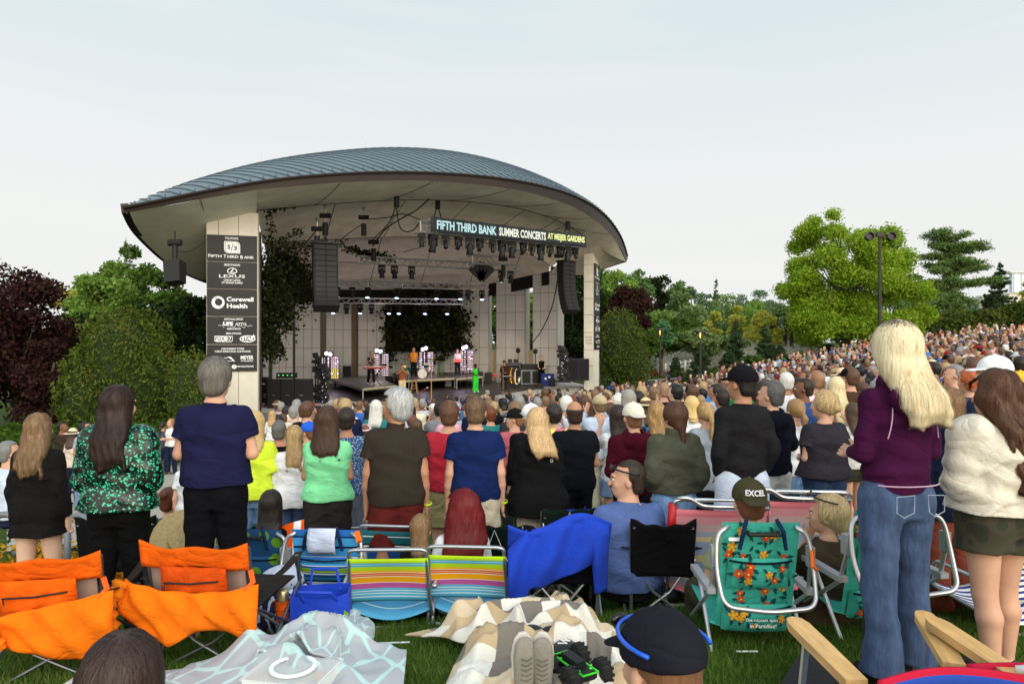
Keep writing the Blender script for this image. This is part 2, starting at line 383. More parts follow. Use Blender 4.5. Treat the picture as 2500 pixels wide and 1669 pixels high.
def broadleaf(u, vtop, half, d, m, label, nleaf=5000, leaf=0.22, vbot=None, nc=26, name='tree', group=None, trunk=0.16, droop=0.2, shape='round', zb=None, cat='tree', depth=None, x=None, seed=None):
 """crown of many leaf clumps on limbs; u,vtop,half tell how wide and tall it stands at distance d"""
 rs = np.random.default_rng(int(u * 7 + vtop) if seed is None else seed)
 x0 = (u - 1250) / F * d; zt = (834 - vtop) / F * d; rx = half / F * d
 gz = ground_z(x0, d) if zb is None else zb
 zbc = gz + 0.12 * (zt - gz) if vbot is None else (834 - vbot) / F * d
 zc = (zt + zbc) / 2; rz = (zt - zbc) / 2
 t = thing(name, label, cat, (x0, d, gz), 0, group)
 mb = MB(); limb_trunk(mb, (0, 0, -0.2), (0, 0, zc + rz * 0.5 - gz), trunk, trunk * 0.25, wob=0.12)
 pts = []; mis = []
 for i in range(nc):
  while True:
   q = rs.uniform(-1, 1, 3)
   if 0.25 < np.linalg.norm(q) < 1: break
  if shape == 'cone': k = 1.0 - 0.75 * (q[2] + 1) / 2
  elif shape == 'egg': k = 1.05 - 0.35 * (q[2] + 1) / 2
  else: k = 1.0
  c = np.array([q[0] * rx * 0.80 * k, q[1] * rx * 0.80 * k, zc - gz + q[2] * rz * 0.92])
  cr = min(rx, rz * 1.3) * rs.uniform(0.22, 0.42)
  n = int(1.5 * nleaf / nc * (cr / (min(rx, rz * 1.3) * 0.32)) ** 1.6)
  d3 = rs.normal(size=(n, 3)); d3[:, 2] += 0.35; d3 /= np.linalg.norm(d3, axis=1)[:, None]
  d3 *= (0.35 + 0.75 * rs.random(n) ** 0.6)[:, None]
  pts.append(c + d3 * np.array([cr, cr, cr * 0.7]) + rs.normal(size=(n, 3)) * cr * 0.1)
  if i % 2 == 0: limb_trunk(mb, (0, 0, (zbc - gz) * 0.8 + 0.3 * (c[2] - (zbc - gz))), tuple(c), trunk * 0.4, trunk * 0.08, k=4, wob=0.05)
 pts = np.concatenate(pts)
 leaf_mesh('crown', pts, leaf, m, t, droop=droop, aspect=0.6, flat=0.6)
 mb.build('trunk', bark, t, smooth=True)
 return t
def conifer(u, vtop, half, d, m, label, name='spruce_tree', nb=90, group=None, vbot=None, gap=0.0, leaf=0.16, dens=1.0, zb=None):
 x0 = (u - 1250) / F * d; zt = (834 - vtop) / F * d; rx = half / F * d; gz = ground_z(x0, d) if zb is None else zb
 rs = np.random.default_rng(int(u + vtop * 3))
 H = zt - gz; t = thing(name, label, 'tree', (x0, d, gz), 0, group)
 z0 = 0.06 * H if vbot is None else (834 - vbot) / F * d - gz
 mb = MB(); limb_trunk(mb, (0, 0, -0.2), (0, 0, H), 0.035 * H ** 0.6, 0.01, wob=0.02)
 P_ = []
 for i in range(nb):
  f = rs.random() ** 0.8; z = z0 + f * (H - z0) * 0.97; ln = rx * (1 - f) ** (0.85) * rs.uniform(0.65, 1.12) + 0.1
  if rs.random() < gap: ln *= 0.35
  a = rs.uniform(0, 6.283); n = int(max(8, 70 * ln * dens))
  s = rs.random(n) ** 0.7
  wdt = 0.22 * ln * (1 - s) + 0.06
  px = s * ln; py = rs.normal(size=n) * wdt * 0.5; pz = -0.18 * ln * s + 0.16 * ln * s ** 3 - np.abs(rs.normal(size=n)) * 0.05 * ln + rs.normal(size=n) * 0.03
  P_.append(np.stack([px * math.cos(a) - py * math.sin(a), px * math.sin(a) + py * math.cos(a), z + pz], 1))
  mb.tube([(0, 0, z), (ln * 0.8 * math.cos(a), ln * 0.8 * math.sin(a), z - 0.1 * ln)], [0.03, 0.01], n=4)
 leaf_mesh('crown', np.concatenate(P_), leaf, m, t, droop=0.4, aspect=0.35, flat=1.0)
 mb.build('trunk', bark, t)
 return t
def thuja(u, vtop, half, d, m, label, vbot=None, n=9000, lobes=None, name='arborvitae', leaf=0.16):
 x0 = (u - 1250) / F * d; zt = (834 - vtop) / F * d; rx = half / F * d; gz = ground_z(x0, d)
 H = zt - gz; t = thing(name, label, 'shrub', (x0, d, gz))
 lobes = lobes or [(0, 0, 0.5, 1.0, 0.5)]
 P_ = []; core = MB()
 for (lx, ly, lz, sx_, sz_) in lobes:
  c = np.array([lx * rx, ly * rx, lz * H]); rr = np.array([rx * sx_, rx * sx_, H * sz_])
  k = int(n * sx_ * sz_)
  dd = rng.normal(size=(k, 3)); dd /= np.linalg.norm(dd, axis=1)[:, None]
  dd = np.sign(dd) * np.abs(dd) ** 0.85; 
  wob = 1 + 0.10 * np.sin(dd[:, 0] * 9 + dd[:, 2] * 7) * np.sin(dd[:, 1] * 8 + 2) + 0.06 * np.sin(dd[:, 2] * 23 + dd[:, 0] * 17)
  P_.append(c + dd * rr * (wob * rng.uniform(0.86, 1.02, k))[:, None])
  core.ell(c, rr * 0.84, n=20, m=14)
 P_ = np.concatenate(P_); P_ = P_[P_[:, 2] > 0.02]
 leaf_mesh('foliage', P_, leaf, m, t, droop=0.9, aspect=0.38)
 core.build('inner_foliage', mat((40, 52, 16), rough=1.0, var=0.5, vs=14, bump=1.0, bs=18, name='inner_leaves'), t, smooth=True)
 mb = MB(); mb.cyl((0, 0, -0.2), (0, 0, H * 0.3), 0.12, 0.08); mb.build('trunk', bark, t)
 return t
M_green = leafmat([(38, 58, 18), (66, 94, 30), (104, 130, 54)], name='leaf_mid_green')
M_dark = leafmat([(16, 26, 10), (30, 46, 18), (54, 74, 30)], name='leaf_dark')
M_purple = leafmat([(20, 10, 12), (40, 18, 20), (62, 32, 30), (54, 46, 24)], name='leaf_purple', trans=0.15)
M_thuja = leafmat([(30, 46, 10), (56, 76, 20), (84, 100, 34), (100, 92, 38)], name='leaf_thuja', trans=0.1)
M_oak = leafmat([(78, 108, 20), (116, 150, 30), (148, 176, 50), (170, 180, 76)], name='leaf_oak', trans=0.4)
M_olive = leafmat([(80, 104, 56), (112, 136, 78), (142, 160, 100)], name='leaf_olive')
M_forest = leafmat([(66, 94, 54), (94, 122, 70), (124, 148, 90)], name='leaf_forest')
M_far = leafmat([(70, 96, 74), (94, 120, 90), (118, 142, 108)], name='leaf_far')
M_yellow = leafmat([(130, 140, 50), (176, 178, 70), (200, 196, 96)], name='leaf_yellow', trans=0.4)
M_light = leafmat([(86, 118, 44), (116, 148, 62), (146, 172, 88)], name='leaf_light', trans=0.4)
M_spruce = leafmat([(34, 50, 30), (54, 74, 44), (80, 100, 64)], name='needles', trans=0.05)
M_pine = leafmat([(60, 84, 44), (88, 114, 58), (120, 142, 80)], name='needles_pine', trans=0.05)
broadleaf(40, 622, 150, 30, M_purple, 'dark purple leaved tree standing tall at the far left', 9000, 0.2, vbot=1010, nc=40, name='purple_tree', shape='egg')
broadleaf(-70, 650, 130, 27, M_purple, 'dark purple tree cut by the left picture edge', 6000, 0.2, vbot=1040, nc=30, name='purple_tree')
broadleaf(125, 830, 95, 27, M_purple, 'low purple shrub under the purple trees left of the arborvitae', 5000, 0.17, vbot=1050, nc=24, name='purple_shrub', cat='shrub')
broadleaf(245, 622, 85, 40, M_light, 'bright green broadleaf tree between the purple tree and the roof tip', 7000, 0.24, vbot=900, nc=30)
broadleaf(180, 680, 60, 46, M_yellow, 'small yellowish tree glimpsed behind the purple tree', 3000, 0.22, vbot=850, nc=16)
conifer(308, 578, 75, 42, M_pine, 'tall spruce rising behind the round arborvitae left of the roof', nb=130, leaf=0.2)
broadleaf(305, 596, 80, 44, M_green, 'tall green tree whose top shows left of the roof tip', 9000, 0.24, vbot=900, nc=34)
broadleaf(505, 680, 60, 46, M_dark, 'dark tree closing the gap behind the near pillar', 7000, 0.26, vbot=980, nc=26)
broadleaf(385, 640, 95, 39, M_green, 'mid green tree directly under the left roof tip', 9000, 0.24, vbot=960, nc=34)
broadleaf(455, 690, 80, 37, M_dark, 'dark tree tucked under the roof beside the near pillar', 8000, 0.22, vbot=980, nc=26)
broadleaf(1215, 690, 60, 66, M_green, 'green tree seen between the right wall segments', 5000, .3, vbot=900, nc=24)
broadleaf(1300, 690, 60, 64, M_light, 'bright green tree seen through the gap left of the last wall segment', 5000, .3, vbot=900, nc=24)
broadleaf(1400, 650, 80, 62, M_dark, 'dark tree filling the opening beside the far pillar', 9000, .3, vbot=930, nc=30)
broadleaf(1340, 700, 90, 72, M_dark, 'dark tree behind the right wall segments', 7000, .3, vbot=930, nc=30)
broadleaf(330, 760, 170, 34, M_dark, 'wide dark tree behind the round arborvitae', 12000, 0.24, vbot=1020, nc=40)
broadleaf(130, 760, 130, 38, M_dark, 'dark leafy tree behind the purple shrub', 8000, 0.24, vbot=1020, nc=30)
thuja(300, 752, 128, 27, M_thuja, 'large round arborvitae left of the stage pillar', n=24000, lobes=[(0.05, 0, 0.56, 0.8, 0.44), (-0.35, -0.2, 0.36, 0.66, 0.38), (0.45, -0.1, 0.40, 0.62, 0.38)])
thuja(462, 852, 52, 25.5, M_thuja, 'small golden arborvitae beside the near pillar', n=6000, lobes=[(0, 0, 0.5, 0.95, 0.5), (0.3, -0.3, 0.35, 0.8, 0.35)], leaf=0.13)
fp = []
for i in range(420):
 s = rng.uniform(-0.80, -0.40); y = rng.uniform(21.0, 25.5); x = s * y; z = ground_z(x, y); h = rng.uniform(0.7, 1.3)
 for j in range(7):
  a = rng.uniform(0, 6.28); n = 9
  q = np.linspace(0.1, 1, n)
  fp.append(np.stack([x + np.cos(a) * 0.45 * q, y + np.sin(a) * 0.45 * q, z + h * np.sin(q * 2.2)], 1))
fo = leaf_mesh('ferns', np.concatenate(fp), 0.16, leafmat([(30, 48, 12), (56, 84, 20), (84, 112, 34)], name='fern'), aspect=0.4)
tag(fo, 'bed of green ferns at the foot of the trees on the left', 'ferns', kind='stuff')
wood = 'trees of the wood beyond the stage'
k = 0
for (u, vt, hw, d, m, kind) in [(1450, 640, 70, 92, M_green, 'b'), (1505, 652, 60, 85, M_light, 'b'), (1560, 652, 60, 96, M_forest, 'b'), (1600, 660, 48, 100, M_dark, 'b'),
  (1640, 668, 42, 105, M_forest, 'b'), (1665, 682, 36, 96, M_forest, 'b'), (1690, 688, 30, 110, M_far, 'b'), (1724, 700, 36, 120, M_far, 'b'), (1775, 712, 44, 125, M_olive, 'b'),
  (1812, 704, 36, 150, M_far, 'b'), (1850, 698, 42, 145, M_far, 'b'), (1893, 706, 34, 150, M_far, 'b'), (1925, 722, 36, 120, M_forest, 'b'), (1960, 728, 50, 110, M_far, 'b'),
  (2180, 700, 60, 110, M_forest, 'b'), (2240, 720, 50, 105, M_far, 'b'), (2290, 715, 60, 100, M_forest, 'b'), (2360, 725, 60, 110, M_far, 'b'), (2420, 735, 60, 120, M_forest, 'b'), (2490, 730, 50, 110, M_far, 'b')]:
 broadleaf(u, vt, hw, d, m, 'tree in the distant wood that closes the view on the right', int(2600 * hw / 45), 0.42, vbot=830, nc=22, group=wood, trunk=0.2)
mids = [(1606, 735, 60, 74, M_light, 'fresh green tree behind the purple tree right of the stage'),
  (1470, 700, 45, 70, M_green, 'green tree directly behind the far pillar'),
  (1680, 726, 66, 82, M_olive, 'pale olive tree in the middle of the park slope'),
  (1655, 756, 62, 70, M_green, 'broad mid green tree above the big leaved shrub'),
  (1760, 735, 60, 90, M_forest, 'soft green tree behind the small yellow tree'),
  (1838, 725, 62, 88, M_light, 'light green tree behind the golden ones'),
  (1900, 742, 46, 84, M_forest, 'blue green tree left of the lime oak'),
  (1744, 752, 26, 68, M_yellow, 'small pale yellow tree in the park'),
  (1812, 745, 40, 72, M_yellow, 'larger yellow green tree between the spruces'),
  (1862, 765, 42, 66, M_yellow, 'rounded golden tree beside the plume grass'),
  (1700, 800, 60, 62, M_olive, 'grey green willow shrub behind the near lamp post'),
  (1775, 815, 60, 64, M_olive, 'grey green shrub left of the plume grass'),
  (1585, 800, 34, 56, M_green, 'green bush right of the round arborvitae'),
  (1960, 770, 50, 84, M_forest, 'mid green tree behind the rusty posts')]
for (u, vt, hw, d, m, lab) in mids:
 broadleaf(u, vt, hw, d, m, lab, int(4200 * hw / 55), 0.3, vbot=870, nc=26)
broadleaf(1530, 692, 68, 60, M_purple, 'purple leaved tree behind the round arborvitae', 8000, 0.26, vbot=860, nc=34, name='purple_tree')
broadleaf(1500, 770, 52, 58, M_purple, 'lower purple tree beside the far pillar', 4000, 0.26, vbot=900, nc=20, name='purple_tree')
broadleaf(1617, 782, 30, 58, leafmat([(50, 92, 54), (76, 120, 74), (100, 142, 96)], name='big_leaf'), 'big leaved blue green shrub behind the left lamp', 1500, 0.5, vbot=870, nc=16, name='shrub', cat='shrub', droop=0.6)
thuja(1520, 754, 62, 51, M_thuja, 'large round arborvitae right of the far pillar', n=12000, lobes=[(-0.15, 0, 0.52, 0.86, 0.48), (0.3, -0.2, 0.40, 0.68, 0.40)], leaf=0.2)
for i, (u, vt, hw, d, lab) in enumerate([(1797, 778, 36, 58, 'blue green spruce in front of the plume grass'), (1868, 790, 34, 57, 'dark spruce left of the rusty posts'), (1790, 745, 22, 80, 'narrow dark conifer behind the yellow tree'),
  (1712, 845, 46, 50, 'low dark spruce beside the near lamp post'), (1780, 852, 50, 52, 'wide low spruce at the crowd edge'), (1905, 842, 36, 56, 'small spruce under the plume grass'), (1650, 870, 30, 50, 'dark juniper bush at the edge of the crowd'), (1748, 672, 30, 100, 'tall narrow conifer above the wood')]):
 conifer(u, vt, hw, d, M_spruce if i != 7 else M_forest, lab, nb=120, leaf=0.24, dens=1.6)
for i, (u, vt, hw, d, lab) in enumerate([(1955, 858, 44, 60, 'light green bush left of the oak trunk'), (1840, 868, 46, 54, 'green bush between the low spruces'), (1990, 868, 36, 62, 'dark bush under the oak'), (2110, 850, 60, 66, 'dark bush behind the oak trunk'), (2180, 840, 50, 66, 'dark bush below the tall light pole'), (2030, 840, 60, 68, 'very dark green bush behind the oak'), (1930, 872, 30, 52, 'yellow green bush at the crowd edge')]):
 broadleaf(u, vt, hw, d, (M_light, M_green, M_dark, M_dark, M_dark, M_dark, M_light)[i], lab, 3500, 0.26, nc=20, name='bush', cat='bush', trunk=0.05)
def oak():
 d = 60.0; u = 2068; x0, y0 = xy(u, d); gz = ground_z(x0, d)
 t = thing('oak_tree', 'big lime green oak standing over the right side of the crowd', 'tree', (x0, y0, gz))
 mb = MB(); limb_trunk(mb, (0, 0, -0.3), (-0.6, 0, 11.2), 0.34, 0.06, k=8, wob=0.12)
 rs = np.random.default_rng(5); pts = []
 cl = [(2000, 560, 30), (2025, 580, 26), (1985, 590, 20), (2110, 590, 26), (2135, 600, 28), (2045, 610, 34), (2080, 640, 36), (2120, 650, 36), (2160, 640, 28), (1990, 640, 34), (1960, 650, 30), (1945, 680, 26), (2030, 680, 40), (2095, 690, 40),
   (2150, 690, 36), (2190, 660, 26), (1975, 710, 36), (1925, 712, 24), (2010, 740, 42), (2070, 745, 44), (2130, 740, 42), (2190, 720, 34), (2215, 700, 20), (1960, 750, 34), (1945, 780, 26), (1990, 790, 38), (2050, 800, 36), (2110, 790, 36), (2170, 780, 32),
   (2220, 770, 26), (2000, 825, 32), (1975, 810, 26), (2060, 770, 30), (2230, 800, 18), (2200, 810, 26), (2040, 560, 20), (2010, 535, 16), (1930, 700, 14), (2140, 820, 28), (2090, 820, 30), (2175, 630, 18), (2070, 590, 22)]
 for (cu, cv, cr) in cl:
  for rep in range(2):
   dd = rs.uniform(-4.0, 4.0); cx = (cu - 1250) / F * (d) - x0; cz = (834 - cv) / F * (d) - gz; r_ = cr / F * d * rs.uniform(0.85, 1.12)
   lim = math.sqrt(max(0.05, 1 - (cx / 6.2) ** 2)); c = np.array([cx, dd * lim * 1.1, cz])
   n = int(1650 * (r_ / 1.2) ** 1.5); d3 = rs.normal(size=(n, 3)); d3[:, 2] += 0.3; d3 /= np.linalg.norm(d3, axis=1)[:, None]
   pts.append(c + d3 * (0.3 + 0.75 * rs.random(n) ** 0.6)[:, None] * np.array([r_, r_, r_ * 0.66]) + rs.normal(size=(n, 3)) * 0.2)
   if rep == 0: limb_trunk(mb, (0, 0, 1.5 + 0.35 * cz), tuple(c), 0.11, 0.02, k=5, wob=0.08)
 leaf_mesh('crown', np.concatenate(pts), 0.27, M_oak, t, droop=0.5, aspect=0.42, flat=0.5)
 mb.build('trunk', bark, t, smooth=True)
oak()
def white_pine():
 d = 76.0; u = 2308; x0, y0 = xy(u, d); gz = ground_z(x0, d); t = thing('pine_tree', 'tall white pine with one long limb reaching right', 'tree', (x0, y0, gz))
 mb = MB(); limb_trunk(mb, (0, 0, -0.3), (0, 0, 12.3), 0.3, 0.05); pts = []
 rs = np.random.default_rng(3)
 br = [(2380, 612, 585), (2395, 650, 630), (2402, 690, 678), (2370, 600, 590), (2285, 600, 592), (2265, 622, 616), (2275, 570, 575), (2330, 575, 580), (2345, 600, 590), (2335, 640, 620), (2350, 640, 600), (2262, 660, 650), (2250, 690, 670), (2240, 720, 700), (2270, 740, 700), (2300, 750, 700),
   (2340, 720, 690), (2360, 740, 700), (2300, 560, 562), (2312, 690, 660), (2385, 640, 640), (2280, 700, 680), (2225, 700, 690), (2320, 600, 610), (2290, 640, 640), (2410, 682, 690), (2376, 655, 660), (2235, 745, 735), (2265, 770, 750), (2330, 770, 750), (2370, 765, 745), (2300, 560, 590), (2295, 590, 600), (2325, 620, 620)]
 for (bu, bv, rv) in br:
  for rep in range(2):
   e = Vector(((bu - u) / F * d, rs.uniform(-2.5, 2.5), (834 - bv) / F * d - gz)); s0 = Vector((0, 0, (834 - rv) / F * d - gz - 0.7))
   n = int(260 * (e - s0).length); q = rs.random(n) ** 0.55
   p = np.array(s0)[None] * (1 - q[:, None]) + np.array(e)[None] * q[:, None]
   p += rs.normal(size=(n, 3)) * np.array([0.35, 0.35, 0.16]); pts.append(p)
   mb.tube([s0, s0.lerp(e, 0.5) + Vector((0, 0, 0.1)), e], [0.08, 0.05, 0.02], n=5)
 leaf_mesh('crown', np.concatenate(pts), 0.3, M_pine, t, aspect=0.3, flat=0.8); mb.build('trunk', bark, t)
white_pine()
broadleaf(2228, 628, 28, 72, M_forest, 'thin airy tree between the oak and the white pine', 1500, 0.24, vbot=800, nc=16)
conifer(2442, 636, 62, 78, M_spruce, 'dark pointed spruce in front of the glass building', nb=170, leaf=0.3, dens=1.6)
conifer(2330, 700, 60, 70, M_pine, 'low spruce beneath the white pine', nb=130, leaf=0.3, dens=1.5)
conifer(2250, 720, 60, 68, M_pine, 'soft green spruce right of the oak', nb=130, leaf=0.3, dens=1.5)
broadleaf(2520, 660, 40, 80, M_yellow, 'pale tree at the right picture edge', 1500, 0.3, vbot=800, nc=14)
hp = []
for i in range(60):
 s = rng.uniform(0.55, 0.86); y = 60 + 3 * rng.random(); x = s * y; gz = ground_z(x, y); h = 2.4 + (s - 0.55) * 5.0 + 0.3 * math.sin(s * 60)
 hp.append(sphere_pts(420, (x, y, gz + h * 0.5), (1.6, 1.3, h * 0.55), 0.75, 0.2))
ho = leaf_mesh('hedge', np.concatenate(hp), 0.3, leafmat([(30, 46, 16), (54, 74, 26), (88, 100, 40), (104, 88, 44)], name='hedge_leaf'), aspect=0.6)
tag(ho, 'long clipped green hedge along the top of the right lawn', 'hedge')
pp = []
for i in range(1500):
 s = rng.uniform(0.215, 0.445); y = rng.uniform(60, 69); x = s * y; z = ground_z(x, y); h = rng.uniform(0.7, 1.3)
 n = 26; q = rng.random(n); lean = rng.normal(size=2) * 0.3
 pp.append(np.stack([x + lean[0] * q + rng.normal(size=n) * 0.16, y + lean[1] * q, z + h * (0.45 + 0.65 * q)], 1))
po = leaf_mesh('plume_grass', np.concatenate(pp), 0.2, leafmat([(130, 134, 104), (190, 186, 172), (226, 222, 214)], name='plume', trans=0.4), droop=-1.5, aspect=0.22)
tag(po, 'pale feathery plume grass on the mound left of the oak', 'grass', kind='stuff')
pp = []
for i in range(1400):
 s = rng.uniform(0.16, 0.40); y = rng.uniform(46, 59); x = s * y
 if y < x + 36: continue
 z = ground_z(x, y); pp.append(sphere_pts(26, (x, y, z + 0.3), (0.5, 0.5, 0.5), 0.5, 0.3))
po = leaf_mesh('ground_cover', np.concatenate(pp), 0.26, M_green, aspect=0.4, droop=-0.6); tag(po, 'low green planting between the crowd and the park trees', 'plants', kind='stuff')
pp = [sphere_pts(14, (x, y, ground_z(x, y) + 0.5), (0.6, 0.6, 0.45), 0.4, 0.3) for x, y in [(s * 60.0 + 0, 60.0 + rng.uniform(-2, 2)) for s in rng.uniform(0.185, 0.245, 160)]]
po = leaf_mesh('flower_bed', np.concatenate(pp), 0.2, leafmat([(60, 80, 24), (120, 56, 34), (150, 70, 40)], name='red_flower'), aspect=0.5); tag(po, 'bed of reddish flowers near the park lamps', 'flowers', kind='stuff')
dk = mat((52, 48, 46), rough=0.5, metal=0.4, name='dark_metal')
warm = mat((255, 196, 110), emit=1.2, var=0, name='lit_lamp')
def park_lamp(u, vt, vb, d, lab):
 x, y = xy(u, d); gz = min(ground_z(x, y), (834 - vb) / F * d); H = (834 - vt) / F * d - gz; t = thing('lamp_post', lab, 'lamp post', (x, y, gz))
 m = MB(); m.tube([(0, 0, 0), (0, 0, H - 0.75)], [0.09, 0.06]); m.cyl((0, 0, 0), (0, 0, 0.3), 0.16, 0.12); m.build('pole', dk, t)
 m = MB(); m.lathe([(0.05, H), (0.42, H - 0.03), (0.45, H - 0.10), (0.05, H - 0.14)]); m.build('lamp_hood', dk, t)
 for a in range(4):
  m = MB(); m.tube([(0.05 * math.cos(a * 1.57), 0.05 * math.sin(a * 1.57), H - 0.78), (0.26 * math.cos(a * 1.57), 0.26 * math.sin(a * 1.57), H - 0.12)], 0.02, n=5); m.build('hood_arm', dk, t)
 m = MB(); m.lathe([(0.02, H - 0.45), (0.05, H - 0.38), (0.07, H - 0.15), (0.02, H - 0.13)], n=12); m.build('bulb', warm, t)
park_lamp(1612, 801, 892, 47, 'lit park lamp farther left, beside the big leaved shrub')
park_lamp(1710, 806, 915, 41, 'lit park lamp in front of the low spruces')
x, y = xy(2148, 50); gz = ground_z(x, y); t = thing('light_pole', 'tall dark pole with floodlight rings beside the oak', 'light pole', (x, y, gz)); H = (834 - 572) / F * 50 - gz
m = MB(); m.tube([(0, 0, 0), (0, 0, H)], [0.14, 0.10]); m.build('pole', dk, t)
m = MB(); m.box((0, 0, H), (0.5, 0.3, 0.3)); m.tube([(-0.9, 0, H - 0.05), (0.9, 0, H - 0.05)], 0.05); m.build('crossarm', dk, t)
for sx_ in (-1, 1):
 m = MB(); m.lathe([(0.30, -0.2), (0.34, 0.15), (0.26, 0.16), (0.24, -0.18)], (sx_ * 0.8, -0.1, H - 0.15), rot=Matrix.Rotation(R(80), 3, 'X')); m.lathe([(0.24, 0.0), (0.01, 0.02)], (sx_ * 0.8, -0.1, H - 0.15), rot=Matrix.Rotation(R(80), 3, 'X')); m.build('floodlight', dk, t)
rust = mat((74, 50, 44), rough=0.9, var=0.3, name='rusty_iron')
for (u, vt, vb, lab) in [(1917, 778, 826, 'tallest rusty iron post beside the oak, on the plume grass mound'), (1933, 782, 818, 'rusty post between the tallest post and the oak'), (1886, 790, 815, 'rusty post standing apart on the left of the mound')]:
 d = 66; x, y = xy(u, d); m = MB(); z0 = ground_z(x, y); zt = (834 - vt) / F * d; m.box((0, 0, (zt - z0) / 2), (0.28, 0.28, zt - z0), taper=0.9); m.box((0.15, 0, zt - z0 - 0.3), (0.35, 0.2, 0.2)); o = m.build('iron_post', rust); o.location = (x, y, z0); tag(o, lab, 'sculpture post')
white = mat((205, 205, 200), rough=0.6, name='white_paint')
t = thing('fence', 'low pale park fence behind the flower bed', 'fence', (0, 0, 0))
fpts = [xy(u, 61) for u in range(1625, 1690, 12)]
for (x, y) in fpts:
 m = MB(); m.box((x, y, ground_z(x, y) + 0.75), (0.14, 0.14, 1.5)); m.build('post', white, t)
m = MB()
for a, b_ in zip(fpts[:-1], fpts[1:]):
 za, zb_ = ground_z(*a), ground_z(*b_)
 for h in (0.5, 1.0, 1.35): m.tube([(a[0], a[1], za + h), (b_[0], b_[1], zb_ + h)], 0.035, n=5)
m.build('rail', white, t)
t = thing('railing', 'grey railing along the path right of the arborvitae', 'railing')
m = MB(); pr = None
for u in range(1582, 1660, 4):
 x, y = xy(u, 46.5); z = ground_z(x, y); m.cyl((x, y, z), (x, y, z + 1.15), 0.015, n=4)
 if pr: m.tube([(pr[0], pr[1], pr[2] + 1.15), (x, y, z + 1.15)], 0.03, n=5)
 pr = (x, y, z)
m.build('rails', metalm((150, 152, 155)), t)
x, y = xy(2500, 170); t = thing('glass_building', 'pale glass roofed building far off at the right edge', 'building', (x, y, -1))
m = MB(); m.box((0, 0, 6.4), (16, 12, 12.8)); m.build('wall', mat((214, 206, 190), name='stone'), t)
m = MB(); m.box((0, -6.1, 15.2), (15.5, 1, 4.6)); m.build('window_band', mat((190, 210, 222), rough=0.15, spec=0.8, name='glass'), t)
m = MB(); m.box((0, -5, 17.7), (17, 4, 0.4)); m.build('roof', white, t)
m = MB()
for i in range(9): m.box((-7.4 + i * 1.85, -6.68, 15.2), (0.12, 0.1, 4.6))
m.build('mullions', white, t)
for (u, d, lab) in ((2205, 95, 'white car roof seen beyond the oak'), (2262, 97, 'white car parked under the pine'), (2372, 96, 'silver car parked left of the spruce')):
 x, y = xy(u, d); z = (834 - 768) / F * d - 1.5
 t = thing('parked_car', lab, 'car', (x, y, z))
 m = MB(); m.box((0, 0, 0.6), (4.4, 1.8, 0.6), taper=0.97); m.build('body', mat((220, 222, 222), rough=0.25, coat=0.6, name='car_paint'), t)
 m = MB(); m.box((0, 0, 1.15), (2.6, 1.6, 0.55), taper=0.75); m.build('cabin', mat((50, 60, 66), rough=0.1, name='car_glass'), t)
 m = MB(); m.box((0, 0, 1.45), (1.9, 1.2, 0.06)); m.build('roof', mat((220, 222, 222), rough=0.25, coat=0.6, name='car_paint'), t)
 for wx in (-1.4, 1.4):
  m = MB(); m.cyl((wx, -0.95, 0.32), (wx, 0.95, 0.32), 0.32); m.build('wheel', mat((20, 20, 20), name='rubber'), t)
# ================================================================= STAGE
O2 = Vector((-11.1, 27.0)); A2 = Vector((0.7071, 0.7071)); B2 = Vector((-0.7071, 0.7071))
FLOOR = -2.95
def dfloor(v): return -FLOOR * F / (v - 834)
conc = mat((238, 228, 210), rough=0.95, var=0.14, vs=1.2, bump=0.9, bs=9, name='sprayed_concrete')
conc2 = mat((216, 209, 194), rough=0.85, var=0.07, vs=1.5, bump=0.15, bs=30, name='cast_concrete')
joint = mat((112, 102, 86), rough=0.9, name='joint')
brown = mat((46, 36, 32), rough=0.45, metal=0.3, name='bronze_fascia')
roofm = mat((104, 120, 128), rough=0.5, metal=0.35, var=0.10, vs=0.6, name='roof_metal')
black = mat((17, 17, 19), rough=0.6, name='black_paint'); blackc = mat((14, 13, 14), rough=0.95, var=0.3, bump=0.4, name='black_drape')
stage = thing('concert_stage', 'open air concert stage with curved grey metal roof and concrete pillars', 'stage', (O2.x, O2.y, FLOOR))
def SB(mb, name, m, parent=stage, smooth=False, thick=0.0, off=0):
 o = mb.build(name, m, None, smooth=smooth, thick=thick, off=off)
 o.parent = parent; o.matrix_parent_inverse = parent.matrix_basis.inverted() if parent.parent is None else Matrix.Identity(4)
 o.matrix_parent_inverse = (parent_world(parent)).inverted()
 return o
def parent_world(p):
 M = Matrix.Identity(4); q = p
 while q is not None:
  M = (q.matrix_parent_inverse @ q.matrix_basis if q.parent else q.matrix_basis) @ M
  q = q.parent
 return M
FT = [(302, 507, 24.3), (325, 500, 24.35), (410, 487, 24.6), (514, 464, 24.8), (627, 442, 25.2), (757, 429, 26.1), (880, 421, 27.3), (980, 419, 28.2), (1100, 423, 29.6), (1216, 433, 31.0), (1276, 443, 32.0), (1335, 455, 33.6), (1414, 480, 36.0), (1473, 518, 39.3), (1509, 561, 42.4), (1529, 605, 44.8), (1533, 630, 45.7)]
def dev(tab, u): return [float(np.interp(u, [q[0] for q in tab], [q[i] for q in tab])) for i in (1, 2)]
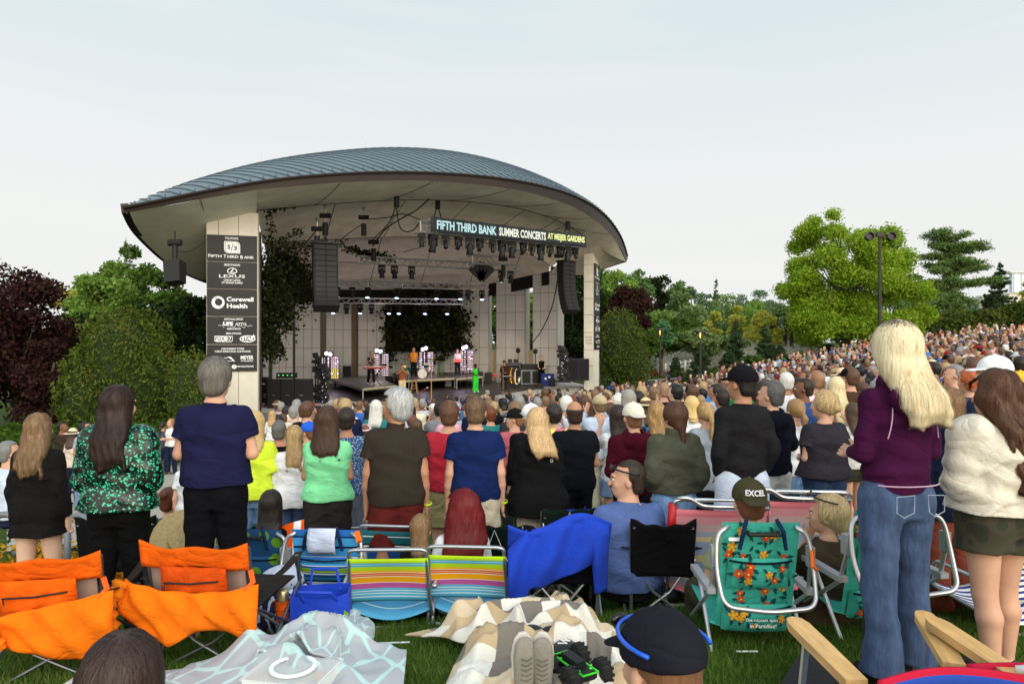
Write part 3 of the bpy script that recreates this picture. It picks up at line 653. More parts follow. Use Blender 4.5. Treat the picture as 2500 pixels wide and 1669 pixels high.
def cur(tab, n):
 us = np.array([q[0] for q in tab], float); P_ = np.array([tuple(P(*q)) for q in tab])
 s = np.concatenate([[0], np.cumsum(np.linalg.norm(np.diff(P_, axis=0), axis=1))]); s /= s[-1]
 tt = np.linspace(0, 1, n)
 dn = np.linspace(0, 1, 400); D = np.stack([np.interp(dn, s, P_[:, k]) for k in range(3)], 1)
 Kk = 25; Dp = np.concatenate([np.repeat(D[:1] , Kk, 0) + (D[:1] - D[1:Kk + 1][::-1]), D, np.repeat(D[-1:], Kk, 0) + (D[-1:] - D[-Kk - 1:-1][::-1])])
 ker = np.ones(2 * Kk + 1) / (2 * Kk + 1)
 Ds = np.stack([np.convolve(Dp[:, k], ker, 'same')[Kk:-Kk] for k in range(3)], 1)
 Ds[0] = D[0]; Ds[-1] = D[-1]
 return [Vector([np.interp(q, dn, Ds[:, k]) for k in range(3)]) for q in tt]
N = 120
ft = cur(FT, N)
RG = [(302, 503, 24.4), (328, 492, 25), (484, 436, 30), (638, 396, 33.5), (792, 375, 36), (920, 366, 37.5), (1010, 369, 38), (1098, 381, 39), (1197, 406, 40), (1295, 440, 41), (1394, 474, 41.3), (1450, 502, 42), (1490, 540, 43.5), (1520, 590, 45), (1533, 628, 45.8)]
rg = cur(RG, N)
def ab(p): q = Vector((p[0], p[1])) - O2; return q.dot(A2), q.dot(B2)
fa = np.array([ab(p) for p in ft]); ra = np.array([ab(p) for p in rg])
fz = np.array([p.z for p in ft]); rz_ = np.array([p.z for p in rg])
def rfun(a, w):
 bf = np.interp(a, fa[:, 0], fa[:, 1]); zf = np.interp(a, fa[:, 0], fz)
 br = max(bf + 0.05, np.interp(a, ra[:, 0], ra[:, 1])); zr = max(zf + 0.02, np.interp(a, ra[:, 0], rz_))
 if w <= 1:
  return bf + (br - bf) * w, zf + (zr - zf) * (1 - (1 - w) ** 1.7)
 q = w - 1
 back = max(br + .05, float(np.interp(a, [-3.8, 1.5, 6.4, 12, 18, 22.4, 24, 25.5, 26.7], [0, 6.9, 12, 15, 15, 12.2, 7, 2.9, 0])))
 return br + (back - br) * q, zr - max(0, zr - 6.9) * q ** 1.6
def SPt(a, b, z): q = O2 + A2 * a + B2 * b; return Vector((q.x, q.y, z))
a0, a1 = fa[0, 0], fa[-1, 0]
mb = MB()
def rf(p, q):
 a = a0 + (a1 - a0) * p; b_, z_ = rfun(a, q * 2); return SPt(a, b_, z_)
mb.grid(rf, 100, 26)
roof = SB(mb, 'roof', roofm, smooth=True)
mb = MB()
a = a0 + 0.3
while a < a1 - 0.2:
 pts = []
 for w_ in np.linspace(0.0, 1.0, 9):
  b_, z_ = rfun(a, w_); pts.append(SPt(a, b_, z_ + 0.035))
 mb.tube(pts, 0.022, n=4)
 b_, z_ = rfun(a, 0.07); mb.box(SPt(a, b_, z_ + 0.10), (0.05, 0.06, 0.10))
 a += 0.43
SB(mb, 'roof_seams', mat((88, 102, 110), rough=0.45, metal=0.4, name='seam'), roof)
for (u, v, d) in ((328, 492, 25), (484, 436, 30), (638, 396, 33.5), (892, 368, 37.2), (1104, 383, 39)):
 mb = MB(); p = P(u, v, d); mb.tube([p - Vector((0, 0, .1)), p + Vector((0, 0, .5))], 0.008, n=4); SB(mb, 'lightning_rod', metalm(), roof)
FBo = [(306, 519), (330, 512), (410, 501), (514, 482), (627, 463), (757, 450), (880, 441), (980, 438), (1100, 443), (1216, 455), (1276, 465), (1335, 480), (1394, 500), (1454, 535), (1493, 573), (1521, 612), (1529, 638)]
FBt = [(q[0], q[1], float(np.interp(q[0], [w_[0] for w_ in FT], [w_[2] for w_ in FT])) + 0.05) for q in FBo]
fb = cur(FBt, N)
mb = MB(); mb.grid(lambda p, q: ft[int(round(p * (N - 1)))].lerp(fb[int(round(p * (N - 1)))], q), N - 1, 1)
fascia = SB(mb, 'fascia', brown, smooth=False, thick=0.16, off=1)
mb = MB(); mb.tube([p + Vector((0, -0.05, 0.0)) for p in ft[::2]] , 0.06, n=6); SB(mb, 'gutter', brown, fascia)
def flat(tab): return [P(*q) for q in tab]
C0 = cur([q for q in FBt if q[0] >= 620] , 60)
C1t = [(623, 513, 28.6), (727, 503, 29.6), (822, 495, 30.6), (920, 489, 31.7), (1000, 486, 32.6), (1074, 487, 33.4), (1177, 493, 34.7), (1280, 509, 36.4), (1355, 534, 38.3), (1414, 565, 40.4), (1452, 597, 42.6)]
C1 = cur(C1t, 60)
C2t = [(640, 592, 34), (757, 586, 35.3), (900, 579, 37), (1019, 577, 38.5), (1153, 585, 40.5), (1256, 605, 42.5), (1315, 629, 44), (1348, 650, 45.2)]
C2 = cur(C2t, 60)
C3t = [(664, 700, 44.3), (780, 706, 47.2), (870, 707, 49.5), (1000, 706, 51.0), (1125, 702, 51.5), (1212, 690, 50.4), (1301, 670, 48), (1340, 662, 47)]
C3 = cur(C3t, 60)
def band(c0, c1, name, m, nv=6, sag=0.0):
 mb = MB()
 def fn(p, q):
  i = p * 59; i0 = min(58, int(i)); k_ = i - i0
  a_ = c0[i0].lerp(c0[i0 + 1], k_); b_ = c1[i0].lerp(c1[i0 + 1], k_)
  r_ = a_.lerp(b_, q); r_.z += sag * 4 * q * (1 - q); return r_
 mb.grid(fn, 59, nv); return SB(mb, name, m, smooth=True)
up = lambda c, dz: [p + Vector((0, 0, dz)) for p in c]
band(C0, C1, 'ceiling_band', conc, sag=-0.1)
band(C1, up(C1, 0.38), 'ceiling_step', conc, nv=1)
band(up(C1, 0.38), C2, 'ceiling_band', conc, sag=0.15)
band(C2, up(C2, 0.3), 'ceiling_step', conc, nv=1)
band(up(C2, 0.3), C3, 'ceiling_band', conc, sag=0.2)
mb = MB()
for c0, c1, sg, ns in ((C0, C1, -0.1, (7, 16, 25, 34, 42, 49)), (up(C1, .38), C2, .15, (10, 20, 30, 40, 50)), (up(C2, .3), C3, .2, (10, 20, 30, 40, 50))):
 for i in ns:
  pts = []
  for q in np.linspace(0, 1, 6):
   r_ = c0[i].lerp(c1[i], q); r_.z += sg * 4 * q * (1 - q) - 0.005; pts.append(r_)
  mb.tube(pts, 0.022, n=4)
for c_ in (C1, C2): mb.tube([p + Vector((0, -0.01, -0.01)) for p in c_], 0.03, n=4)
SB(mb, 'ceiling_joints', joint)
BKt = [(306, 518, 24.35), (323, 557, 26), (345, 582, 27.3), (367, 604, 28.5), (406, 640, 30), (450, 665, 31.5), (497, 686, 33), (560, 705, 36), (623, 716, 40)]
bk = cur(BKt, 40); fl = cur([q for q in FBt if q[0] <= 640], 40)
mb = MB(); mb.grid(lambda p, q: fl[int(round(p * 39))].lerp(bk[int(round(p * 39))], q), 39, 8); SB(mb, 'ceiling_wing', mat((236, 230, 216), rough=0.9, var=0.08, vs=1, bump=0.2, bs=12, name='smooth_concrete'), smooth=True)
mb = MB(); mb.grid(lambda p, q: bk[int(round(p * 39))] + Vector((-0.1 * q, 0.1 * q, 0.34 * q)), 39, 1); SB(mb, 'fascia', brown, thick=0.25)
mb = MB(); mb.tube([fl[22] - Vector((0, 0, .01)), fl[22].lerp(bk[30], .5) - Vector((0, 0, .02)), bk[30]], 0.02, n=4)
SB(mb, 'ceiling_joints', joint)
BRt = [(1529, 637, 45.7), (1500, 646, 46), (1469, 656, 46.5), (1427, 672, 47), (1380, 668, 47.2), (1345, 662, 47)]
br_ = cur(BRt, 40)[::-1]; frr = cur([q for q in FBt if q[0] >= 1400], 40)
C1r = C1[-6:]
mb = MB()
def wf(p, q):
 i = int(round(p * 39)); return frr[i].lerp(br_[i], q)
mb.grid(wf, 39, 8); SB(mb, 'ceiling_wing', conc, smooth=True)
mb = MB(); mb.grid(lambda p, q: br_[int(round(p * 39))] + Vector((0.0, 0.15 * q, 0.34 * q)), 39, 1); SB(mb, 'fascia', brown, thick=0.2)
mb = MB(); mb.grid(lambda p, q: C3[int(round(p * 59))] + Vector((0, 0.05, -0.9 * q)), 59, 1); SB(mb, 'valance', blackc, thick=0.1)
def box_between(mb, p0, ang, w_, dep, z0, z1, mi=0):
 """corner p0, runs w_ along ang, dep along ang+90"""
 rt = Matrix.Rotation(ang, 3, 'Z'); c = Vector((p0[0], p0[1], 0)) + rt @ Vector((w_ / 2, dep / 2, 0)); c.z = (z0 + z1) / 2
 mb.box(c, (w_, dep, z1 - z0), rt, mi)
angL = R(15); pL = Vector(((504 - 1250) / F * 26.85, 26.85)); wL = 1.90; zLt = 5.15
mb = MB(); rt = Matrix.Rotation(angL, 3, 'Z')
def tap(z): return 1.0
box_between(mb, pL, angL, wL, 0.6, -5, zLt, 0)
pillarL = SB(mb, 'pillar', conc2)
mb = MB(); e = rt @ Vector((0, -0.004, 0))
for fx in (0.23, 0.62):
 c = Vector((pL.x, pL.y, 0)) + rt @ Vector((wL * fx, -0.002, 0)); mb.box((c.x, c.y, 0), (0.02, 0.012, 10), rt)
SB(mb, 'pillar_joints', joint, pillarL)
angR = R(72); pR = Vector(((1449 - 1250) / F * 43.5, 43.5)); wR = 1.9; zRt = 5.9
mb = MB(); box_between(mb, pR, angR, wR, 0.62, -5, zRt); pillarR = SB(mb, 'pillar', conc2)
mb = MB(); rtR = Matrix.Rotation(angR, 3, 'Z')
for v in (645, 687, 728, 768, 811, 853, 892):
 z = (834 - v) / F * 43.6; c = Vector((pR.x, pR.y, 0)) + rtR @ Vector((0, 0.31, 0)); mb.box((c.x, c.y, z), (0.012, 0.64, 0.025), rtR)
SB(mb, 'pillar_joints', joint, pillarR)
bm_ = mat((34, 32, 33), rough=0.55, var=0.08, name='board'); wm = mat((235, 236, 238), rough=0.6, var=0.0, name='white_print')
def rrect(mb, cx, cz, w_, h_, r_, y, mi, corners=(1, 1, 1, 1)):
 pts = []
 for k_, (sx_, sz_, a_) in enumerate(((1, 1, 0), (-1, 1, 90), (-1, -1, 180), (1, -1, 270))):
  rr = r_ if corners[k_] else 0.001
  for q in range(7):
   an_ = R(a_ + 90 * q / 6); pts.append((cx + sx_ * (w_ / 2 - rr) + rr * math.cos(an_), y, cz + sz_ * (h_ / 2 - rr) + rr * math.sin(an_)))
 mb.add(pts, [tuple(range(len(pts)))[::-1]], mi)
def poly(mb, pts, y, mi): mb.add([(p[0], y, p[1]) for p in pts], [tuple(range(len(pts)))[::-1]], mi)
def ring(mb, cx, cz, rx, rz, tx, tz, y, mi, n=32, off=(0, 0), a0_=0, a1_=360):
 vs = []
 for i in range(n + 1):
  a_ = R(a0_ + (a1_ - a0_) * i / n)
  vs.append((cx + rx * math.cos(a_), y, cz + rz * math.sin(a_))); vs.append((cx + off[0] + (rx - tx) * math.cos(a_), y, cz + off[1] + (rz - tz) * math.sin(a_)))
 mb.add(vs, [(2 * i, 2 * i + 1, 2 * i + 3, 2 * i + 2) for i in range(n)], mi)
def board(i, W, Hh):
 """board i of five; W wide, Hh tall, centred"""
 mb = MB(); mb.box((0, 0.02, 0), (W, 0.04, Hh), mi=0)
 y = -0.006; y2 = -0.009; y3 = -0.012
 def tx(s, px, pz, w_=None, h_=None, bold=0.02, yy=y, mi=1, shear=0): text_into(mb, s, (px - 0.5) * W, (0.5 - pz) * Hh, None if w_ is None else w_ * W, None if h_ is None else h_ * Hh, bold, yy, mi, shear)
 if i == 0:
  tx('TITLE SPONSOR', 0.49, 0.12, 0.27, 0.09)
  rrect(mb, 0, Hh * 0.04, W * 0.32, Hh * 0.46, W * 0.09, y, 1, (1, 0, 1, 0)); rrect(mb, 0, Hh * 0.04, W * 0.28, Hh * 0.41, W * 0.08, y2, 0, (1, 0, 1, 0)); rrect(mb, 0, Hh * 0.04, W * 0.265, Hh * 0.385, W * 0.075, y3, 1, (1, 0, 1, 0))
  tx('5', 0.435, 0.45, 0.07, 0.17, 0.03, -0.015, 0); tx('/', 0.5, 0.46, 0.05, 0.28, 0.0, -0.015, 0); tx('3', 0.565, 0.49, 0.07, 0.17, 0.03, -0.015, 0)
  tx('F', 0.05, 0.80, 0.045, 0.125); tx('IFTH', 0.185, 0.81, 0.21, 0.10); tx('T', 0.355, 0.805, 0.055, 0.125); tx('HIRD', 0.515, 0.815, 0.22, 0.10); tx('B', 0.69, 0.82, 0.05, 0.125); tx('ANK', 0.84, 0.825, 0.20, 0.10)
 if i == 1:
  tx('SERIES SPONSORS', 0.5, 0.10, 0.32, 0.08)
  ring(mb, 0, Hh * 0.17, W * 0.10, Hh * 0.12, W * 0.018, Hh * 0.022, y, 1)
  poly(mb, [(-0.045 * W, 0.10 * Hh), (0.015 * W, 0.27 * Hh), (0.035 * W, 0.27 * Hh), (-0.005 * W, 0.125 * Hh), (0.08 * W, 0.125 * Hh), (0.07 * W, 0.10 * Hh)], y, 1)
  tx('LEXUS', 0.5, 0.53, 0.52, 0.12, 0.01); tx('HARVEY LEXUS', 0.5, 0.68, 0.33, 0.075); tx('OF GRAND RAPIDS', 0.5, 0.78, 0.42, 0.075)
 if i == 2:
  ring(mb, -0.28 * W, 0, W * 0.13, Hh * 0.235, W * 0.055, Hh * 0.10, y, 1, off=(0.01 * W, 0.012 * Hh))
  poly(mb, [(-0.40 * W, 0.10 * Hh), (-0.33 * W, 0.17 * Hh), (-0.25 * W, 0.15 * Hh), (-0.33 * W, 0.145 * Hh)], y2, 0)
  poly(mb, [(-0.16 * W, -0.10 * Hh), (-0.23 * W, -0.17 * Hh), (-0.31 * W, -0.15 * Hh), (-0.23 * W, -0.145 * Hh)], y2, 0)
  tx('Corewell', 0.66, 0.37, 0.54, 0.17, 0.03); tx('Health', 0.60, 0.62, 0.41, 0.17, 0.03)
 if i == 3:
  tx('ADDITIONAL SUPPORT', 0.53, 0.09, 0.38, 0.075); tx('LIFE', 0.42, 0.25, 0.20, 0.13, 0.05); tx('ems', 0.68, 0.26, 0.21, 0.09, 0.0)
  zz = [(0.22, .33), (.25, .30), (.28, .34), (.30, .28), (.33, .40), (.36, .30), (.40, .34), (.44, .33), (.50, .36), (.54, .40), (.58, .27), (.62, .34), (.68, .33), (.74, .40), (.78, .30), (.82, .36), (.86, .31), (.9, .34)]
  mb.tube([((p - .5) * W, y, (.5 - q) * Hh) for p, q in zz], 0.009, n=4, mi=1)
  tx('AMBULANCE', 0.53, 0.44, 0.28, 0.07); tx('MEDIA SPONSORS', 0.53, 0.61, 0.30, 0.07)
  rrect(mb, -0.17 * W, -0.30 * Hh, W * 0.36, Hh * 0.19, 0.001, y, 1, (0, 0, 0, 0)); rrect(mb, -0.055 * W, -0.30 * Hh, W * 0.11, Hh * 0.16, 0.001, y2, 0, (0, 0, 0, 0)); tx('FOX', 0.26, 0.80, 0.19, 0.14, 0.03, y3, 0); tx('17', 0.445, 0.80, 0.08, 0.14, 0.03, y3, 1)
  tx('WEST MICHIGAN', 0.33, 0.925, 0.32, 0.035)
  ring(mb, 0.31 * W, -0.31 * Hh, W * 0.16, Hh * 0.13, W * 0.02, Hh * 0.03, y, 1); tx('STAR', 0.81, 0.80, 0.24, 0.13, 0.05, y2, 1, 0.2); tx('105.7', 0.82, 0.905, 0.15, 0.06, 0.02, y2, 1)
  st = []
  for q in range(10):
   a_ = R(90 + 36 * q); rr = (0.05 if q % 2 == 0 else 0.02) * W; st.append((0.43 * W + rr * math.cos(a_), -0.22 * Hh + rr * math.sin(a_)))
  poly(mb, st, y3, 1)
 if i == 4:
  tx('AYERS BASEMENT SYSTEMS', 0.51, 0.15, 0.46, 0.07); tx('TUESDAY EVENING MUSIC CLUB SPONSORS', 0.51, 0.25, 0.72, 0.07)
  tx('Ayers Basement', 0.25, 0.49, 0.32, 0.07); tx('Systems', 0.32, 0.57, 0.18, 0.06)
  poly(mb, [(-0.10 * W, 0.05 * Hh), (-0.03 * W, 0.05 * Hh), (0.06 * W, -0.12 * Hh), (-0.22 * W, -0.12 * Hh), (-0.22 * W, -0.10 * Hh), (0.02 * W, -0.10 * Hh)], y, 1)
  tx('MEYER', 0.80, 0.48, 0.26, 0.14, 0.03); tx('music', 0.80, 0.60, 0.25, 0.07, 0.01, y, 1, 0.2)
  ring(mb, 0.04 * W, -0.33 * Hh, W * 0.05, Hh * 0.08, W * 0.035, Hh * 0.05, y, 1); tx('CORPORATELIVE', 0.73, 0.82, 0.40, 0.07)
 if i in (0, 1, 2, 3):
  for px in (0.25, 0.62):
   for pz in (0.05, 0.95): mb.box(((px - .5) * W, -0.006, (.5 - pz) * Hh), (0.02, 0.01, 0.02), mi=0)
 return mb
blab = ['title sponsor and a rounded square emblem', 'series sponsors and an oval emblem', 'a thick white ring emblem', 'a heartbeat line, media sponsors and a boxed number 17', 'evening music club sponsors']
vL = [572.5, 638.5, 704.5, 771.5, 840, 906.5]; vR = [645, 686.5, 728, 769.5, 811, 853]
ordn = ['first', 'second', 'third', 'fourth', 'lowest']
for i in range(5):
 for side in (0, 1):
  vv, dd, pp_, an_, W_ = (vL, 27.0, pL, angL, wL) if side == 0 else (vR, 44.4, pR, angR, wR)
  z1_ = (834 - vv[i]) / F * dd; z0_ = (834 - vv[i + 1]) / F * dd; Hh = z1_ - z0_ - 0.03
  mbb = board(i, W_ - 0.05, Hh); rt_ = Matrix.Rotation(an_, 3, 'Z')
  c = Vector((pp_[0], pp_[1], 0)) + rt_ @ Vector((W_ / 2, -0.06, 0))
  o = mbb.build('sponsor_board', [bm_, wm]); o.location = (c.x, c.y, (z0_ + z1_) / 2); o.rotation_euler = (0, 0, an_)
  tag(o, 'black board with %s, %s pillar' % (blab[i], 'near left' if side == 0 else 'far right'), 'sign')
mb = MB()
for k_, (s, hh_) in enumerate((('DAVID & LESLIE', 0.10), ('HOOKER', 0.10), ('CONCERT STAGE', 0.10))):
 text_into(mb, s, 0, -k_ * 0.2, 0.42, hh_, 0.01)
o = mb.build('carved_lettering', joint); c = Vector((pR.x, pR.y, 0)) + rtR @ Vector((-0.012, 0.31, 0)); o.parent = stage; o.matrix_parent_inverse = stage.matrix_basis.inverted()
o.location = (c.x, c.y, (834 - 822) / F * 43.6); o.rotation_euler = (0, 0, angR - R(90))
segs = [(640, 655, 43.2, 43.8), (664, 714, 44.5, 45.5), (720, 781, 46, 47.2), (796, 857, 48.2, 49.2), (874, 941, 49.8, 50.6), (1125, 1193, 51.2, 50.6), (1212, 1282, 50.0, 48.9), (1301, 1360, 47.8, 46.9)]
tile = mat((186, 184, 180), rough=0.85, var=0.08, vs=1.1, bump=0.2, bs=22, name='wall_tile')
def wall_seg(u0, u1, d0, d1, nx_=3, ztop=4.3, name='wall_segment', th=0.7, zb=FLOOR):
 p0 = Vector(xy(u0, d0)); p1 = Vector(xy(u1, d1)); dv = p1 - p0; W_ = dv.length; an_ = math.atan2(dv.y, dv.x); rt_ = Matrix.Rotation(an_, 3, 'Z')
 mb = MB()
 def bx(x0, x1, y0, y1, z0, z1, mi):
  c = Vector((p0.x, p0.y, 0)) + rt_ @ Vector(((x0 + x1) / 2, (y0 + y1) / 2, 0)); mb.box((c.x, c.y, (z0 + z1) / 2), (x1 - x0, y1 - y0, z1 - z0), rt_, mi)
 bx(0, W_, 0, th, zb - 0.5, ztop, 0)
 g_ = 0.017; tw = W_ / nx_; z = zb
 while z < ztop - 0.05:
  z2 = min(z + 1.27, ztop)
  for i in range(nx_): bx(i * tw + g_, (i + 1) * tw - g_, -0.035, 0.01, z + g_, z2 - g_, 1)
  z = z2
 for x_, in ((W_,),): bx(W_ - 0.01, W_ + 0.03, 0.03, th - 0.03, zb, ztop, 1)
 return SB(mb, name, [joint, tile])
for i, s_ in enumerate(segs): wall_seg(*s_, nx_=3 if i else 1, ztop=(3.5, 3.6, 3.9, 4.1, 4.1, 4.2, 4.6, 4.9)[i], th=0.7 if i < 7 else 1.1)
wall_seg(944, 1122, 51.2, 51.7, nx_=8, ztop=4.1, name='back_wall')
bwall = mat((122, 104, 82), rough=0.9, var=0.15, vs=1, name='tan_wall'); lowb = mat((176, 160, 132), rough=0.9, name='beige_wall')
for (u0, u1, d, full) in ((655, 664, 45.4, 1), (714, 721, 46.6, 1), (780, 798, 48.9, 1), (856, 875, 50.2, 1), (940, 945, 51.4, 1), (1192, 1213, 51.3, 0), (1281, 1302, 49.4, 0)):
 mb = MB(); p0 = Vector(xy(u0, d)); p1 = Vector(xy(u1, d))
 mb.box(((p0.x + p1.x) / 2, d, (FLOOR + (4.0 if full else -0.6)) / 2), (p1.x - p0.x, 0.3, (4.0 if full else -0.6) - FLOOR)); SB(mb, 'recess_wall', bwall if full else lowb)
mb = MB(); p0 = Vector(xy(628, 28.5)); p1 = Vector(xy(636, 43.5))
mb.add([(p0.x, p0.y, -5), (p1.x, p1.y, -5), (p1.x, p1.y, 3.6), (p0.x, p0.y, 4.6)], [(0, 1, 2, 3)]); SB(mb, 'side_wall', mat((48, 44, 38), name='dark_wall'), thick=0.3)
deckb = mat((52, 44, 42), rough=0.45, var=0.12, vs=2, name='stage_floor')
def Fp(u, v, z=FLOOR):
 d = -z * F / (v - 834); return Vector(((u - 1250) / F * d, d))
apr = [Vector(xy(628, 29)), Fp(720, 1012), Fp(826, 1003), Fp(920, 1000), Fp(1060, 994), Fp(1180, 985), Fp(1300, 958), Fp(1420, 945), Vector(xy(1440, 46)), Vector(xy(1380, 53)), Vector(xy(1100, 55)), Vector(xy(800, 53)), Vector(xy(640, 47))]
def slab(pts, z0, z1, name, m, parent=stage):
 mb = MB(); n_ = len(pts)
 mb.add([(p.x, p.y, z1) for p in pts] + [(p.x, p.y, z0) for p in pts], [tuple(range(n_))] + [((i + 1) % n_, i, i + n_, (i + 1) % n_ + n_) for i in range(n_)])
 return SB(mb, name, m, parent)
apron = slab(apr, -5.2, FLOOR - 0.02, 'stage_apron', mat((176, 170, 162), rough=0.85, var=0.1, vs=1, name='apron_concrete'))
dk_pts = [Fp(745, 938), Fp(790, 957), Fp(850, 976), Fp(930, 986), Fp(1030, 984), Fp(1110, 978), Fp(1180, 970), Fp(1240, 958), Fp(1315, 948), Fp(1318, 940), Fp(1240, 928), Fp(1100, 922), Fp(900, 922), Fp(800, 928)]
deck = slab(dk_pts, FLOOR - 0.01, FLOOR + 0.01, 'stage_deck', deckb)
mb = MB(); p0 = P(941, 835, 50.6); p1 = P(1125, 835, 50.9)
def dr(p, q):
 r_ = p0.lerp(p1, p); r_.z = 3.9 - 4.6 * q; r_.y += 0.08 * math.sin(p * 60); return r_
mb.grid(dr, 120, 4); o = mb.build('stage_drape', blackc, smooth=True, thick=0.03); tag(o, 'black drape hung at the back of the stage', 'drape')
M_ivy = leafmat([(12, 16, 6), (22, 28, 9), (36, 46, 16), (60, 66, 28)], name='ivy_leaf', trans=0.1, scale=1.0)
def ivy(strokes, label, leaf=0.16, dens=90, name='ivy', spread=0.16):
 t = thing(name, label, 'ivy', (0, 0, 0)); pts = []; mb = MB()
 for st in strokes:
  w_ = st[0]; q = [P(*s) for s in st[1:]]
  mb.tube(q, 0.02, n=4)
  for a_, b_ in zip(q[:-1], q[1:]):
   n_ = int((b_ - a_).length * dens * (1 + 3 * w_)); tt = rng.random(n_)[:, None]
   pts.append(np.array(a_) * (1 - tt) + np.array(b_) * tt + rng.normal(size=(n_, 3)) * np.array([w_, w_ * 0.4, w_]))
 leaf_mesh('leaves', np.concatenate(pts), leaf, M_ivy, t, droop=0.8, aspect=0.8); mb.build('stems', bark, t); return t
ivy([(0.5, (650, 650, 29.5), (655, 720, 30), (655, 800, 30.5)), (0.4, (665, 660, 31), (675, 720, 31.5), (680, 800, 31.5)), (0.35, (650, 700, 30), (640, 800, 30), (636, 870, 30)), (0.3, (690, 660, 33), (700, 740, 33), (694, 800, 33)),
  (0.2, (670, 630, 31), (720, 645, 33)), (0.5, (670, 680, 32), (740, 680, 38)), (0.6, (680, 640, 34), (730, 720, 40)),
  (0.14, (640, 800, 29.8), (655, 850, 30.2), (672, 880, 30.5)), (0.12, (660, 800, 31), (690, 870, 31))], 'thick dark ivy covering the wall behind the near pillar', dens=150)
ivy([(0.12, (655, 512, 28.9), (664, 560, 29.0), (655, 590, 29.2), (668, 640, 29.6)), (0.10, (668, 592, 29.3), (700, 580, 29.8), (738, 558, 30.4)), (0.06, (660, 512, 28.9), (720, 503, 29.6)), (0.14, (660, 603, 29.4), (740, 600, 31)), (0.16, (740, 605, 31), (790, 598, 32), (840, 596, 33))], 'thin ivy strands creeping over the ceiling edge above the near pillar', dens=45, leaf=.14)
ivy([(0.9, (960, 735, 50.3), (1110, 735, 50.6)), (0.9, (965, 770, 50.3), (1110, 770, 50.6)), (0.8, (975, 805, 50.3), (1105, 805, 50.6)), (0.6, (985, 835, 50.3), (1100, 835, 50.6)), (0.35, (955, 740, 50.3), (953, 850, 50.4), (945, 880, 50.5)), (0.3, (1130, 770, 50.2), (1135, 830, 50.2)), (0.35, (1120, 760, 50.2), (1130, 800, 50.2)),
  (0.12, (1100, 840, 50.5), (1080, 870, 50.6), (1060, 880, 50.6)), (0.12, (1000, 850, 50.5), (1010, 880, 50.6)), (0.15, (1130, 830, 50.2), (1150, 845, 50.2))], 'ivy spread over the black drape at the back wall', leaf=0.26, dens=42)
ivy([(0.12, (850, 606, 37), (900, 622, 38), (960, 630, 39))], 'thin ivy strand trailing along the ceiling step', dens=120)
alu = metalm((196, 198, 200), 0.4)
def truss(q0, q1, size, label, group=None):
 a_ = P(*q0); b_ = P(*q1); L_ = (b_ - a_).length; X = (b_ - a_).normalized(); Z = Vector((0, 0, 1)); Y = Z.cross(X).normalized(); Z = X.cross(Y)
 h = size / 2; mb = MB(); br2 = MB()
 for sy in (-1, 1):
  for sz in (-1, 1): mb.tube([a_ + Y * h * sy + Z * h * sz, b_ + Y * h * sy + Z * h * sz], 0.042, n=6)
 n_ = int(L_ / size); 
 for i in range(n_):
  s0 = L_ * i / n_; s1 = L_ * (i + 1) / n_
  for sy in (-1, 1):
   z0 = -1 if i % 2 else 1
   br2.tube([a_ + X * s0 + Y * h * sy + Z * h * z0, a_ + X * s1 + Y * h * sy - Z * h * z0], 0.024, n=4)
  if i % 6 == 0: br2.tube([a_ + X * s0 - Y * h + Z * h, a_ + X * s0 - Y * h - Z * h], 0.03, n=4)
  for sz in (-1, 1): br2.tube([a_ + X * s0 + Y * h * (1 if i % 2 else -1) + Z * h * sz, a_ + X * s1 - Y * h * (1 if i % 2 else -1) + Z * h * sz], 0.012, n=4)
 t = thing('lighting_truss', label, 'truss', a_, 0, group)
 for m_, nm in ((mb, 'chords'), (br2, 'braces')):
  o = m_.build(nm, alu, t); o.matrix_parent_inverse = t.matrix_basis.inverted()
 return t
T0 = ((1019, 553, 31.2), (1418, 592, 38)); T1 = ((873, 633, 37), (1266, 654, 42)); T2 = ((812, 691, 43), (1192, 700, 46)); T3 = ((806, 733, 46), (1132, 736, 47.5))
truss(*T0, 0.5, 'front aluminium truss carrying the long banner'); truss(*T1, 0.36, 'aluminium truss just behind and below the banner, carrying a big black fan shaped lamp'); truss(*T2, 0.36, 'aluminium truss in front of the dark recess, upper one of the rear pair'); truss(*T3, 0.34, 'rearmost and lowest aluminium truss above the drape')
truss((1147, 633, 38.5), (1208, 637, 39.5), 0.5, 'short stub of aluminium truss above the big fan shaped lamp')
def moving_head(tilt, lit, s=1.0, kind=0):
 t = thing('stage_light', 'x', 'stage light'); 
 m = MB(); m.box((0, 0, -0.09), (0.36, 0.26, 0.14)); m.tube([(-.08, 0, 0), (-.08, 0, 0.06)], .02, n=5); m.tube([(.08, 0, 0), (.08, 0, 0.06)], .02, n=5); m.build('base', black, t)
 m = MB()
 for sx_ in (-1, 1): m.box((sx_ * 0.17, 0, -0.30), (0.05, 0.12, 0.34))
 m.box((0, 0, -0.15), (0.38, 0.12, 0.05)); m.build('yoke', black, t)
 rt_ = Matrix.Rotation(tilt, 3, 'X'); m = MB(); c = Vector((0, 0, -0.42))
 m.lathe([(0.001, 0.22), (0.10, 0.2), (0.14, 0.05), (0.13, -0.15), (0.16, -0.30), (0.15, -0.31)] if kind == 0 else [(0.001, 0.2), (0.11, 0.19), (0.11, -0.24), (0.10, -0.25)], c, 12, rot=rt_)
 hd = m.build('lamp_head', black, t, smooth=True)
 m = MB(); m.lathe([(0.14 if kind == 0 else 0.10, -0.295 if kind == 0 else -0.24), (0.001, -0.28 if kind == 0 else -0.23)], c, 12, rot=rt_)
 m.build('lens', mat((190, 220, 255), emit=3.5, var=0, name='lit_lens') if lit else mat((40, 40, 46), rough=0.1, name='lens'), hd)
 t.scale = (s, s, s); return t
protos = {}
